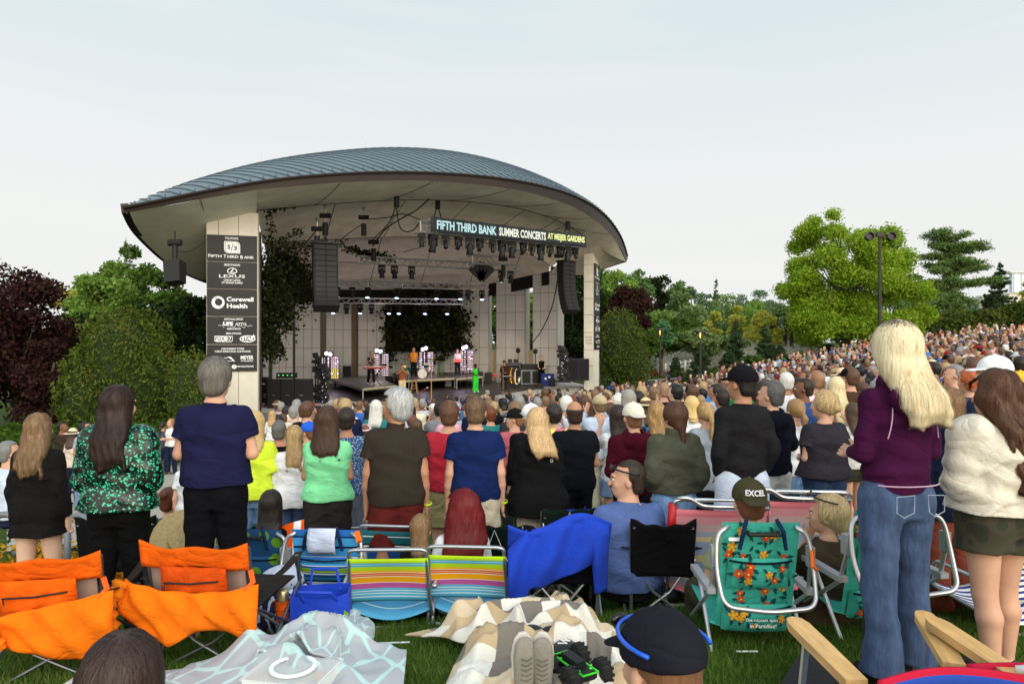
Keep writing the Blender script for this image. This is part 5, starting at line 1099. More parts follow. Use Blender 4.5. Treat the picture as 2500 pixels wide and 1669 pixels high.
for i, (u, v, w_, h_, lb) in enumerate(((1172, 915, .5, .8, 'black amplifier right of the singer in green'), (1192, 915, .6, .75, 'round topped black case beside the red drum'), (1083, 905, .6, .7, 'metal stool frame beside the green drum'), (950, 925, .5, .45, 'dark box between keyboard and drum riser'), (1085, 934, .5, .4, 'black bag on the floor before the drum riser'), (1095, 942, .4, .4, 'pale cushion shape on the stage floor'), (750, 1012, 1.2, .35, 'low black monitor box at the left stage corner'), (1350, 925, .35, .5, 'small black box right of the blue case'))):
 t = here('stage_case', lb, 'case', u, v); m = MB(); m.box((0, 0, h_ / 2), (w_, .4, h_), taper=.86); m.build('body', black if i != 5 else wh, t, smooth=False); m = MB(); m.tube([(-w_ * .2, -.1, h_), (-w_ * .15, -.1, h_ + .06), (w_ * .15, -.1, h_ + .06), (w_ * .2, -.1, h_)], .015, n=5); m.build('handle', dk, t)
for (u, v, d, col_, e_) in ((920, 870, 44, (1, .85, .7), 40), (1035, 862, 45, (.85, .78, 1), 35), (1130, 862, 45, (.88, .75, 1), 35), (805, 900, 40, (.75, .6, 1), 40), (1240, 860, 43, (1, .7, .4), 25)):
 l_ = bpy.data.lights.new('stage_lamp_light', 'POINT'); l_.energy = e_; l_.color = col_; l_.shadow_soft_size = 0.3; o = bpy.data.objects.new('stage_lamp_light', l_); COL.objects.link(o); o.location = P(u, v, d)
for (u, v, d, tu, tv) in ((1050, 570, 32, 1000, 950), (1180, 590, 34, 1160, 930), (1330, 600, 37, 1240, 930)):
 l_ = bpy.data.lights.new('stage_spot_light', 'SPOT'); l_.energy = 900; l_.color = (1, .78, .5); l_.spot_size = R(34); l_.spot_blend = 0.6; o = bpy.data.objects.new('stage_spot_light', l_); COL.objects.link(o); o.location = P(u, v, d) + Vector((0, 0, -.8))
 tgt = at(tu, tv); o.rotation_euler = (o.location - tgt).to_track_quat('Z', 'Y').to_euler()
# ================================================================= PEOPLE
class Field:
 """signed distance field on a grid; shapes are blended in, then turned into one closed surface"""
 def __init__(s, lo, hi, h):
  s.lo = np.array(lo, float) - 2 * h; s.h = h
  s.n = np.ceil((np.array(hi) + 2 * h - s.lo) / h).astype(int) + 1
  s.F = np.full(s.n, 1.0, dtype=np.float32)
  s.ax = [s.lo[i] + h * np.arange(s.n[i]) for i in range(3)]
 def _blk(s, lo, hi):
  a = np.clip(np.floor((np.array(lo) - s.lo) / s.h).astype(int), 0, s.n); b = np.clip(np.ceil((np.array(hi) - s.lo) / s.h).astype(int) + 1, 0, s.n)
  if (b <= a).any(): return None
  sl = tuple(slice(a[i], b[i]) for i in range(3))
  X, Y, Z = np.meshgrid(*[s.ax[i][sl[i]] for i in range(3)], indexing='ij')
  return sl, X, Y, Z
 def _put(s, sl, d, k, sub=False):
  f = s.F[sl]
  if sub: s.F[sl] = np.maximum(f, -d); return
  if k > 0:
   h_ = np.clip(0.5 + 0.5 * (f - d) / k, 0, 1); s.F[sl] = f + (d - f) * h_ - k * h_ * (1 - h_)
  else: s.F[sl] = np.minimum(f, d)
 def cap(s, a, b, r0, r1=None, k=0.02, sub=False):
  r1 = r0 if r1 is None else r1; a = np.array(a, float); b = np.array(b, float); m = max(r0, r1) + k + 2 * s.h
  q = s._blk(np.minimum(a, b) - m, np.maximum(a, b) + m)
  if q is None: return
  sl, X, Y, Z = q; ba = b - a; L2 = max(1e-9, ba @ ba)
  t = np.clip(((X - a[0]) * ba[0] + (Y - a[1]) * ba[1] + (Z - a[2]) * ba[2]) / L2, 0, 1)
  d = np.sqrt((X - a[0] - ba[0] * t) ** 2 + (Y - a[1] - ba[1] * t) ** 2 + (Z - a[2] - ba[2] * t) ** 2) - (r0 + (r1 - r0) * t)
  s._put(sl, d, k, sub)
 def cone(s, a, b, r0, r1, k=0.02):
  """like cap but with flat ends (sleeves, cuffs)"""
  a = np.array(a, float); b = np.array(b, float); m = max(r0, r1) + k + 2 * s.h
  q = s._blk(np.minimum(a, b) - m, np.maximum(a, b) + m)
  if q is None: return
  sl, X, Y, Z = q; ba = b - a; L_ = math.sqrt(ba @ ba); u = ba / L_
  w_ = (X - a[0]) * u[0] + (Y - a[1]) * u[1] + (Z - a[2]) * u[2]; t = np.clip(w_ / L_, 0, 1)
  rad = np.sqrt(np.maximum(0, (X - a[0]) ** 2 + (Y - a[1]) ** 2 + (Z - a[2]) ** 2 - w_ ** 2)) - (r0 + (r1 - r0) * t)
  d = np.where(w_ < 0, np.sqrt((X - a[0]) ** 2 + (Y - a[1]) ** 2 + (Z - a[2]) ** 2) - r0, np.maximum(rad, w_ - L_))
  s._put(sl, d, k)
 def ell(s, c, r, Rm=None, k=0.02, sub=False, disp=None):
  c = np.array(c, float); r = np.array(r, float); m = (max(r) if Rm is not None else r) + k + 2 * s.h
  q = s._blk(c - m, c + m)
  if q is None: return
  sl, X, Y, Z = q; X = X - c[0]; Y = Y - c[1]; Z = Z - c[2]
  if Rm is not None:
   M = np.array(Rm).T; X, Y, Z = (M[0, 0] * X + M[0, 1] * Y + M[0, 2] * Z, M[1, 0] * X + M[1, 1] * Y + M[1, 2] * Z, M[2, 0] * X + M[2, 1] * Y + M[2, 2] * Z)
  k0 = np.sqrt((X / r[0]) ** 2 + (Y / r[1]) ** 2 + (Z / r[2]) ** 2); k1 = np.sqrt((X / r[0] ** 2) ** 2 + (Y / r[1] ** 2) ** 2 + (Z / r[2] ** 2) ** 2) + 1e-9
  d = k0 * (k0 - 1) / k1
  if disp is not None: d = d + disp(X, Y, Z)
  s._put(sl, d, k, sub)
 def prof(s, tab, k=0.03, Rm=None, c=(0, 0, 0), disp=None, p=2.3):
  """tab rows: z, rx, ry, cx, cy ; a vertical lofted body"""
  tab = [tuple(t) + (0,) * (5 - len(t)) for t in tab]; tab.sort(); zs = np.array([t[0] for t in tab]); mr = max(max(t[1], t[2]) + abs(t[3]) + abs(t[4]) for t in tab) + k + 3 * s.h
  lo = np.array([-mr, -mr, zs[0] - k - 2 * s.h]); hi = np.array([mr, mr, zs[-1] + k + 2 * s.h])
  if Rm is not None: e = max(np.abs(lo).max(), np.abs(hi).max()) * 1.2; lo = np.array([-e] * 3); hi = np.array([e] * 3)
  q = s._blk(lo + c, hi + c)
  if q is None: return
  sl, X, Y, Z = q; X = X - c[0]; Y = Y - c[1]; Z = Z - c[2]
  if Rm is not None:
   M = np.array(Rm).T; X, Y, Z = (M[0, 0] * X + M[0, 1] * Y + M[0, 2] * Z, M[1, 0] * X + M[1, 1] * Y + M[1, 2] * Z, M[2, 0] * X + M[2, 1] * Y + M[2, 2] * Z)
  zf = np.linspace(zs[0], zs[-1], 60); cols = []
  for j in range(1, 5):
   v = np.interp(zf, zs, [t[j] for t in tab]); v2 = np.convolve(np.concatenate([[v[0]] * 2, v, [v[-1]] * 2]), np.ones(5) / 5, 'valid'); cols.append(np.interp(Z, zf, v2))
  rx, ry, cx, cy = cols
  a_ = (np.abs((X - cx) / rx) ** p + np.abs((Y - cy) / ry) ** p) ** (1 / p)
  d = (a_ - 1) * np.minimum(rx, ry)
  d = np.maximum(d, np.maximum(zs[0] - Z, Z - zs[-1]))
  if disp is not None: d = d + disp(X, Y, Z)
  s._put(sl, d, k)
 def cut(s, fn):
  X, Y, Z = np.meshgrid(*s.ax, indexing='ij'); s.F = np.maximum(s.F, fn(X, Y, Z).astype(np.float32))
 def disp(s, fn):
  X, Y, Z = np.meshgrid(*s.ax, indexing='ij'); near = np.abs(s.F) < 0.08; s.F = np.where(near, s.F + fn(X, Y, Z), s.F).astype(np.float32)
 def mesh(s):
  F_ = s.F; S = F_ < 0; nx, ny, nz = F_.shape
  S[0] = S[-1] = False; S[:, 0] = S[:, -1] = False; S[:, :, 0] = S[:, :, -1] = False
  C = sum(S[i:nx - 1 + i, j:ny - 1 + j, k:nz - 1 + k].astype(np.int8) for i in (0, 1) for j in (0, 1) for k in (0, 1))
  mx = (C > 0) & (C < 8); cells = np.argwhere(mx); idx = np.full(mx.shape, -1, dtype=np.int64); idx[mx] = np.arange(len(cells))
  Pp = np.zeros((len(cells), 3)); cnt = np.zeros(len(cells))
  crn = [(i, j, k) for i in (0, 1) for j in (0, 1) for k in (0, 1)]
  val = {c: F_[cells[:, 0] + c[0], cells[:, 1] + c[1], cells[:, 2] + c[2]] for c in crn}
  for c0 in crn:
   for ax in range(3):
    if c0[ax] == 0:
     c1 = list(c0); c1[ax] = 1; c1 = tuple(c1); f0, f1 = val[c0], val[c1]; m = (f0 < 0) != (f1 < 0)
     t = np.clip(f0 / np.where(m, f0 - f1, 1), 0, 1); q = np.array(c0, float)[None].repeat(len(cells), 0); q[:, ax] = t; Pp += q * m[:, None]; cnt += m
  V = s.lo + s.h * (cells + Pp / np.maximum(cnt, 1)[:, None])
  fs = []
  for ax in range(3):
   a_, b_ = [q for q in range(3) if q != ax]
   sl0 = [slice(None)] * 3; sl1 = [slice(None)] * 3; sl0[ax] = slice(0, -1); sl1[ax] = slice(1, None)
   E = S[tuple(sl0)] != S[tuple(sl1)]; e = np.argwhere(E); e = e[(e[:, a_] > 0) & (e[:, b_] > 0)]
   def g(da, db):
    q = e.copy(); q[:, a_] -= da; q[:, b_] -= db; return idx[q[:, 0], q[:, 1], q[:, 2]]
   quad = np.stack([g(1, 1), g(0, 1), g(0, 0), g(1, 0)], 1)
   ins = S[e[:, 0], e[:, 1], e[:, 2]]; flip = ins if ax != 1 else ~ins
   quad[~flip] = quad[~flip][:, ::-1]; fs.append(quad)
  fs = np.concatenate(fs); fs = fs[(fs >= 0).all(1)]
  return V, fs
 def sample(s, p):
  q = (p - s.lo) / s.h; i = np.clip(np.floor(q).astype(int), 0, s.n - 2); f = np.clip(q - i, 0, 1)
  def v(a, b, c): return s.F[i[:, 0] + a, i[:, 1] + b, i[:, 2] + c]
  fx, fy, fz = f.T
  return ((v(0, 0, 0) * (1 - fx) + v(1, 0, 0) * fx) * (1 - fy) + (v(0, 1, 0) * (1 - fx) + v(1, 1, 0) * fx) * fy) * (1 - fz) + ((v(0, 0, 1) * (1 - fx) + v(1, 0, 1) * fx) * (1 - fy) + (v(0, 1, 1) * (1 - fx) + v(1, 1, 1) * fx) * fy) * fz
 def grad(s, p):
  e = s.h; g_ = np.stack([s.sample(p + d) - s.sample(p - d) for d in (np.array([e, 0, 0]), np.array([0, e, 0]), np.array([0, 0, e]))], 1)
  return g_ / (np.linalg.norm(g_, axis=1)[:, None] + 1e-9)
def folds(amp, seed=0):
 r_ = np.random.default_rng(seed); ph = r_.uniform(0, 6.28, 8)
 def fn(X, Y, Z):
  return amp * (-0.9 * np.exp(-(np.sin(9 * X - 13 * Z + 2.5 * np.sin(6 * X + ph[7]) + ph[1]) / .28) ** 2) + 0.5 * np.sin(38 * Z + 9 * X * np.sin(ph[0]) + 5 * np.sin(11 * X + ph[1]) + ph[2]) * (0.5 + 0.5 * np.sin(7 * X + 5 * Z + ph[3]))
      + 0.6 * np.sin(16 * X + 14 * Z + 4 * np.sin(9 * Z + ph[4]) + ph[5]) + 0.5 * np.sin(23 * X - 19 * Z + 6 * Y + ph[6])).astype(np.float32)
 return fn
def skeleton(sp):
 """joint positions for a 1.75 m person facing +y"""
 male = sp.get('sex', 'm') == 'm'; b = sp.get('w', 1.0); sx = (0.160 if male else 0.142) * (0.5 + 0.5 * b); J = {}
 pose = sp.get('pose', 'down'); sit = sp.get('sit', False); dz = -0.50 if sit else 0.0; J['dz'] = dz; J['sx'] = sx; J['lean'] = sp.get('lean', 0.0)
 def arm(side, pose):
  s_ = side; S = (s_ * sx, -0.005, 1.385 + dz)
  if pose == 'down': E = (s_ * (sx + 0.045 * b), -0.03, 1.12 + dz); W_ = (s_ * (sx + 0.062 * b), 0.03, 0.87 + dz)
  elif pose == 'pocket': E = (s_ * (sx + 0.065), -0.06, 1.13 + dz); W_ = (s_ * (sx + 0.01), 0.05, 0.92 + dz)
  elif pose == 'fold': E = (s_ * (sx + 0.06), 0.0, 1.15 + dz); W_ = (-s_ * 0.02, 0.2, 1.14 + dz)
  elif pose == 'front': E = (s_ * (sx + 0.045), -0.01, 1.13 + dz); W_ = (s_ * 0.10, 0.20, 1.10 + dz)
  elif pose == 'up': E = (s_ * (sx + 0.06), 0.20, 1.25 + dz); W_ = (s_ * 0.12, 0.26, 1.50 + dz)
  elif pose == 'horn': E = (s_ * (sx + 0.10), 0.14, 1.30 + dz); W_ = (s_ * 0.05, 0.30, 1.46 + dz)
  elif pose == 'keys': E = (s_ * (sx + 0.06), -0.02, 1.14 + dz); W_ = (s_ * 0.18, 0.26, 1.06 + dz)
  elif pose == 'chin': E = (s_ * (sx + 0.02), 0.22, 1.10 + dz); W_ = (s_ * 0.06, 0.15, 1.42 + dz)
  elif pose == 'mic': E = (s_ * (sx + 0.05), 0.04, 1.18 + dz); W_ = (s_ * 0.10, 0.16, 1.42 + dz)
  elif pose == 'lap': E = (s_ * (sx + 0.07), 0.04, 1.12 + dz); W_ = (s_ * 0.12, 0.26, 1.02 + dz)
  return [np.array(q) for q in (S, E, W_)]
 pl, pr = (pose if isinstance(pose, tuple) else (pose, pose)); J['L'] = arm(-1, pl); J['R'] = arm(1, pr)
 if sit:
  for s_, n_ in ((-1, 'l'), (1, 'r')): J[n_] = [np.array(q) for q in ((s_ * 0.10, 0.0, 0.41), (s_ * 0.14, 0.42, 0.44), (s_ * 0.15, 0.50, 0.08))]
 else:
  st = sp.get('stance', 0.0)
  for s_, n_ in ((-1, 'l'), (1, 'r')): J[n_] = [np.array(q) for q in ((s_ * 0.088, 0.0, 0.90), (s_ * (0.098 + st * .4), 0.01 + 0.03 * s_, 0.48), (s_ * (0.10 + st), -0.02 + 0.05 * s_, 0.08))]
 J['hc'] = np.array([0, 0.01, 1.62 + dz]); J['yaw'] = sp.get('yaw', 0.0); J['pitch'] = sp.get('pitch', 0.0)
 J['R3'] = Matrix.Rotation(J['yaw'], 3, 'Z') @ Matrix.Rotation(J['pitch'], 3, 'X')
 return J
TORSO_M = [(0.84, .140, .090), (0.92, .168, .112), (1.0, .163, .112), (1.08, .157, .110), (1.20, .168, .115), (1.30, .182, .120), (1.36, .178, .112), (1.41, .142, .092), (1.445, .100, .076), (1.48, .066, .062)]
TORSO_F = [(0.84, .145, .095), (0.92, .172, .115), (1.0, .158, .110), (1.08, .134, .096), (1.20, .142, .105), (1.29, .158, .116), (1.35, .150, .100), (1.40, .118, .082), (1.44, .082, .068), (1.475, .054, .054)]
def torso_tab(sp, J, grow=0.0, z0=None, z1=None, fac=None):
 T_ = TORSO_M if sp.get('sex', 'm') == 'm' else TORSO_F; b = sp.get('w', 1.0); bel = sp.get('belly', 0.0); out = []
 zz = list(np.linspace(T_[0][0], T_[-1][0], 20)) if z0 is None else list(np.linspace(z0, z1, 16))
 for z in zz:
  rx = np.interp(z, [t[0] for t in T_], [t[1] for t in T_]); ry = np.interp(z, [t[0] for t in T_], [t[2] for t in T_])
  kb = b if z < 1.36 else 0.5 + 0.5 * b; bl = bel * math.exp(-((z - 1.06) / 0.14) ** 2)
  g_ = grow if z < 1.40 else grow * 0.6
  if fac is not None: g_ += fac(z)
  out.append((z + J['dz'], (rx + bl * .6) * kb + g_, (ry + bl) * kb + g_ * 0.9, 0, bl * 0.4))
 return out
def v3(J, p): 
 q = J['R3'] @ (Vector(p) * 1.12); return np.array([q.x, q.y, q.z]) + J['hc']
def hand(Fd, W_, E, side, J, k=0.008, curl=0.5):
 """palm, four bent fingers of different lengths and a thumb from the side of the palm"""
 u = (W_ - E); u = u / np.linalg.norm(u); side_ = np.cross(u, np.array([0, 1.0, 0.15])); side_ /= np.linalg.norm(side_) + 1e-9; nrm = np.cross(side_, u)
 if sp_down(u): side_ = np.array([0.0, 1.0, 0.0]); side_ -= u * (side_ @ u); side_ /= np.linalg.norm(side_); nrm = np.cross(side_, u) * (-side)
 c = W_ + u * 0.045
 for o_ in (-0.022, 0.0, 0.022): Fd.cap(W_ + u * 0.01 + side_ * o_ * 0.6, W_ + u * 0.075 + side_ * o_, 0.017, 0.015, k=0.012)
 for i, (o_, L_) in enumerate(((-0.030, 0.060), (-0.011, 0.074), (0.009, 0.078), (0.028, 0.068))):
  b0 = W_ + u * 0.085 + side_ * o_; b1 = b0 + u * L_ * 0.5 + nrm * curl * 0.012; b2 = b1 + u * L_ * 0.45 * (1 - curl * 0.5) + nrm * curl * 0.03
  Fd.cap(b0, b1, 0.0095, 0.009, k=0.004); Fd.cap(b1, b2, 0.009, 0.0075, k=0.002)
 t0 = W_ + u * 0.03 + side_ * 0.032; t1 = t0 + u * 0.03 + side_ * 0.022 + nrm * 0.01; t2 = t1 + u * 0.03 + side_ * 0.004 + nrm * 0.01
 Fd.cap(t0, t1, 0.012, 0.011, k=0.006); Fd.cap(t1, t2, 0.011, 0.009, k=0.003)
def sp_down(u): return u[2] < -0.8
def build_body(sp, J, h):
 Fd = Field((-.55, -.35, 0), (.55, .72, 1.80 + J['dz'] * 0.98), h); male = sp.get('sex', 'm') == 'm'; b = sp.get('w', 1.0); lb = 0.6 + 0.4 * b
 Fd.prof(torso_tab(sp, J, -0.020), k=0.0)
 for a_, s_ in (('L', -1), ('R', 1)):
  S, E, W_ = J[a_]; f = (1.0 if male else 0.84) * lb
  Fd.cap(S - np.array([s_ * .02, 0, .01]), S, 0.056 * f, k=0.04); Fd.cap(S, E, 0.050 * f, 0.038 * f, k=0.03); Fd.cap(E, E * .6 + W_ * .4, 0.038 * f, 0.037 * f, k=0.015); Fd.cap(E * .6 + W_ * .4, W_, 0.037 * f, 0.024 * f, k=0.015)
  hand(Fd, W_, E, s_, J)
 for a_, s_ in (('l', -1), ('r', 1)):
  H_, K, A_ = J[a_]; f = (1.0 if male else 1.0) * lb * sp.get('legs', 1.0)
  Fd.cap(H_ + np.array([0, 0, -.02 * (not J['dz'])]), K, 0.084 * f, 0.055 * f, k=0.02); m_ = K * .68 + A_ * .32 + np.array([0, -0.016, 0]); Fd.cap(K, m_, 0.052 * f, 0.054 * f, k=0.015); Fd.cap(m_, A_, 0.055 * f, 0.034 * f, k=0.02)
  Fd.cap(A_ + np.array([0, -.02, -.04]), A_ + np.array([s_ * .02, .13, -.05]), 0.034, 0.026, k=0.02)
 Fd.cap((0, -.014, 1.42 + J['dz']), v3(J, (0, -.02, -.06)), 0.057 if male else .047, 0.053 if male else .045, k=0.035)
 RM = J['R3']
 Fd.ell(v3(J, (0, -.015, .03)), (.079, .101, .098), RM, k=0.01); Fd.ell(v3(J, (0, .025, -.02)), (.066, .074, .092), RM, k=0.03); Fd.ell(v3(J, (0, .05, -.075)), (.040, .044, .040), RM, k=0.03)
 Fd.cap(v3(J, (0, .088, .012)), v3(J, (0, .110, -.030)), .009, .014, k=.014); Fd.ell(v3(J, (0, .09, .024)), (.05, .014, .012), RM, k=.02)
 Fd.ell(v3(J, (0, .088, -.060)), (.024, .012, .008), RM, k=.012)
 for s_ in (-1, 1):
  Fd.ell(v3(J, (s_ * .074, -.008, -.015)), (.011, .020, .032), RM, k=.008); Fd.ell(v3(J, (s_ * .033, .068, -.028)), (.022, .02, .022), RM, k=.02); Fd.ell(v3(J, (s_ * .028, .092, .004)), (.014, .010, .009), RM, k=.0, sub=True)
 return Fd
def build_shirt(sp, J, h):
 male = sp.get('sex', 'm') == 'm'; b = sp.get('w', 1.0); fit = sp.get('fit', 0.012); hem = sp.get('hem', 0.90); lb = 0.6 + 0.4 * b
 Fd = Field((-.58, -.36, hem + J['dz'] - .02), (.58, .5, 1.56 + J['dz']), h); fl = sp.get('flare', 0.0); rib = sp.get('rib', False)
 def fac(z):
  e = (fl + .014) * min(1.3, max(0, (1.22 - z) / 0.30)) + .004
  if rib and z < hem + 0.07: e -= 0.022
  return e
 Fd.prof(torso_tab(sp, J, fit, hem, 1.455, fac), k=0.0)
 sl = sp.get('sleeve', 'short'); f = (1.0 if male else 0.86) * lb
 for a_, s_ in (('L', -1), ('R', 1)):
  S, E, W_ = J[a_]; pf = sp.get('puff', 0.0)
  Fd.cap(S - np.array([s_ * .04, 0, .012]), S - np.array([0, 0, 0.004]), 0.060 * f + fit * .3, 0.058 * f + fit * .3, k=0.05)
  if sl == 'none': continue
  if sl == 'short': q = S * .42 + E * .58; Fd.cone(S, q, 0.059 * f + fit * .4, 0.059 * f + fit * 1.2, k=0.014)
  elif sl == 'elbow': Fd.cone(S, S * .08 + E * .92, 0.060 * f + fit * .4, 0.058 * f + fit * 1.4 + .008, k=0.03)
  else:
   Fd.cap(S, E, 0.056 * f + fit * .5 + pf, 0.048 * f + fit * .6 + pf, k=0.012); c_ = 0.93 if sl == 'long' else 0.5; q = E * (1 - c_) + W_ * c_; Fd.cone(E, q, 0.050 * f + fit * .6 + pf, 0.036 * f + fit * .5 + pf * .2, k=0.008)
 if sp.get('collar') == 'shirt': Fd.prof([(1.445 + J['dz'], .078, .075, 0, -.012), (1.50 + J['dz'], .066, .066, 0, -.012)], k=0.008)
 elif sp.get('collar') == 'hood':
  Fd.ell((0, -.125 * (.5 + .5 * b), 1.40 + J['dz']), (.125, .055, .095), k=0.02); Fd.ell((0, -.02, 1.475 + J['dz']), (.105, .088, .045), k=0.03); Fd.ell((0, -.05, 1.50 + J['dz']), (.07, .07, .06), k=0.005, sub=True)
 elif sp.get('collar') == 'high': Fd.prof([(1.44 + J['dz'], .09, .085, 0, -.012), (1.52 + J['dz'], .072, .072, 0, -.012)], k=0.015)
 elif sp.get('collar') == 'crew': Fd.prof([(1.435 + J['dz'], .085, .08, 0, -.012), (1.478 + J['dz'], .072, .070, 0, -.012)], k=0.012)
 Fd.disp(folds(sp.get('fold', 0.0050), sp.get('seed', 1)))
 Fd.cut(lambda X, Y, Z: (hem + J['dz']) - Z + 0.004 * np.sin(17 * X + 9 * Y))
 return Fd
def build_trousers(sp, J, h):
 kind = sp.get('bottom', 'pants'); b = sp.get('w', 1.0); lb = (0.6 + 0.4 * b) * sp.get('legs', 1.0); top = sp.get('waist', 1.02); male = sp.get('sex', 'm') == 'm'
 Fd = Field((-.36, -.32, 0.0), (.36, .70, top + J['dz'] + .02), h)
 Fd.prof(torso_tab(sp, J, -0.004, 0.83, top), k=0); Fd.ell((0, -.01, .84 + J['dz']), (.10, .085, .055), k=.03)
 for a_, s_ in (('l', -1), ('r', 1)):
  H_, K, A_ = J[a_]; fl = sp.get('legfit', 0.010)
  if not J['dz']: Fd.ell((s_ * .078, -.050 * b, .885), (.082 * b, .070 * b, .095), k=0.03)
  if kind == 'shorts': Fd.cone(H_, H_ * .22 + K * .78, .095 * lb + fl, .086 * lb + fl * 1.8, k=0.03)
  elif kind == 'hotpants': Fd.cone(H_, H_ * .60 + K * .40, .098 * lb + fl, .100 * lb + fl * 1.2, k=0.03)
  elif kind == 'skirt': pass
  else:
   Fd.cap(H_, K, .092 * lb + fl, .068 * lb + fl, k=0.02); m_ = K * .6 + A_ * .4 + np.array([0, -.014, 0]); Fd.cap(K, m_, .068 * lb + fl, .064 * lb + fl, k=0.015); q = K * .02 + A_ * .98; Fd.cone(m_, q, .064 * lb + fl, sp.get('cuff', .058) + fl, k=0.015)
 if kind == 'skirt': Fd.prof([(sp.get('skirt_hem', .60), .21 * b, .17 * b), (0.9, .185 * b, .135 * b), (top, .15 * b, .115 * b)], k=0.02)
 Fd.disp(folds(0.004, sp.get('seed', 1) + 5)); return Fd
def build_hair(sp, J, h, grow=0.0):
 kind = sp.get('hair', 'short'); L_ = sp.get('hairlen', 0.30); RM = J['R3']; dzv = J['dz']
 Fd = Field((-.26, -.32, 1.78 + dzv - max(.32, L_ + .20)), (.26, .26, 1.80 + dzv), h); g_ = grow + sp.get('hairvol', 0.0)
 def nz_(a_): return lambda X, Y, Z: a_ * np.sin(70 * np.arctan2(X, Y + .02) * .5 + 9 * np.sin(22 * Z)) 
 if kind in ('short', 'cropped', 'curly', 'fringe', 'bald'):
  e = {'short': .013, 'cropped': .005, 'curly': .030, 'fringe': .018, 'bald': .006}[kind] + g_
  Fd.ell(v3(J, (0, -.018, .030)), (.081 + e, .101 + e, .097 + e), RM, k=0.0); Fd.ell(v3(J, (0, -.055, -.035)), (.066 + e * .7, .050 + e * .7, .068), RM, k=0.02)
  X0 = J['hc']; Mi = np.array(RM).T
  def cutf(X, Y, Z):
   x_, y_, z_ = X - X0[0], Y - X0[1], Z - X0[2]; xl = Mi[0, 0] * x_ + Mi[0, 1] * y_ + Mi[0, 2] * z_; yl = Mi[1, 0] * x_ + Mi[1, 1] * y_ + Mi[1, 2] * z_; zl = Mi[2, 0] * x_ + Mi[2, 1] * y_ + Mi[2, 2] * z_
   face = np.minimum(yl - (-0.012 if kind != 'curly' else 0.01), (0.098 if kind != 'bald' else 1) - zl)
   low = (-.088 - (.03 if kind in ('curly', 'fringe') else 0)) - zl; c = np.maximum(np.where(zl < .16, face, -1), low)
   side = np.minimum(yl + .035, -.005 - zl)
   if kind == 'bald': c = np.maximum(c, np.minimum(zl - .055, yl + .2)); c = np.maximum(c, .095 - np.sqrt(xl ** 2 + (yl + .03) ** 2 + ((zl - .12) * 1.0) ** 2))
   return np.maximum(c, side)
  Fd.cut(cutf)
  if kind == 'curly': Fd.disp(lambda X, Y, Z: .008 * np.sin(60 * X) * np.sin(55 * Y + 1) * np.sin(58 * Z))
 else:
  e = .014 + g_
  Fd.ell(v3(J, (0, -.020, .032)), (.082 + e, .101 + e, .097 + e), RM, k=0.0)
  def cutface(X, Y, Z):
   x_, y_, z_ = X - J['hc'][0], Y - J['hc'][1], Z - J['hc'][2]; Mi = np.array(RM).T; yl = Mi[1, 0] * x_ + Mi[1, 1] * y_ + Mi[1, 2] * z_; zl = Mi[2, 0] * x_ + Mi[2, 1] * y_ + Mi[2, 2] * z_
   return np.where(zl < .16, np.minimum(yl - .040, .098 - zl), -1)
  if kind == 'long':
   wt = sp.get('hairw', 1.0); cx = sp.get('hairx', 0.0); bk = -.045; bk2 = -sp.get('hairback', .07 if sp.get('collar') == 'hood' else .0); z0 = J['hc'][2]; yy = J['yaw']; ox = math.sin(yy) * .035
   Fd.prof([(z0 + .06, .088 + g_, .088 + g_, ox, -.02), (z0 - .02, .100 * wt + g_, .092 + g_, ox, -.025), (z0 - .12, .104 * wt + g_, .074 + g_, ox + cx * .3, -.050 + bk2 * .4), (z0 - .20, .112 * wt + g_, .054 + g_, ox + cx * .7, -.092 + bk2), (z0 - L_ * .85, .100 * wt + g_, .036 + g_, cx, -.122 + bk2), (z0 - L_, .070 * wt, .018, cx * 1.1, -.122 + bk2)], k=0.02)
   Fd.cut(cutface); Fd.cut(lambda X, Y, Z: np.where(Z < J['hc'][2] - .13, Y - .01, -1))
   r_ = np.random.default_rng(sp.get('seed', 1)); ph = r_.uniform(0, 6, 4); wv = sp.get('wave', .0022) * .6
   Fd.disp(lambda X, Y, Z: wv * np.sin(75 * X + 3 * np.sin(14 * Z + ph[0]) + ph[1]) + wv * .8 * np.sin(130 * X + 5 * np.sin(9 * Z) + ph[2]) + .012 * np.sin(40 * X + ph[3]) * np.clip((J['hc'][2] - L_ * .8 - Z) / .1, 0, 1))
  elif kind == 'pony':
   Fd.ell(v3(J, (0, -.085, .0)), (.05, .05, .06), RM, k=0.03); a_ = v3(J, (0, -.11, .02)); b_ = a_ + np.array([.02, -.03, -.10]); c_ = b_ + np.array([-.02, .0, -L_ + .08]); Fd.cap(a_, b_, .022, .032, k=.01); Fd.cap(b_, c_, .034, .010, k=.02); Fd.cut(cutface)
  elif kind == 'bun':
   Fd.ell(v3(J, (0, -.07, -.03)), (.055, .05, .05), RM, k=0.02); Fd.ell(v3(J, (0.0, -.115, sp.get('bunz', -.02))), (.045, .038, .045), RM, k=0.008); Fd.cut(cutface)
  elif kind == 'lowtail':
   Fd.ell(v3(J, (0, -.07, -.05)), (.058, .055, .055), RM, k=0.03); a_ = v3(J, (0, -.095, -.08)); b_ = a_ + np.array([.01, -.01, -.13]); Fd.cap(a_, b_, .028, .014, k=.015); Fd.cut(cutface)
 return Fd
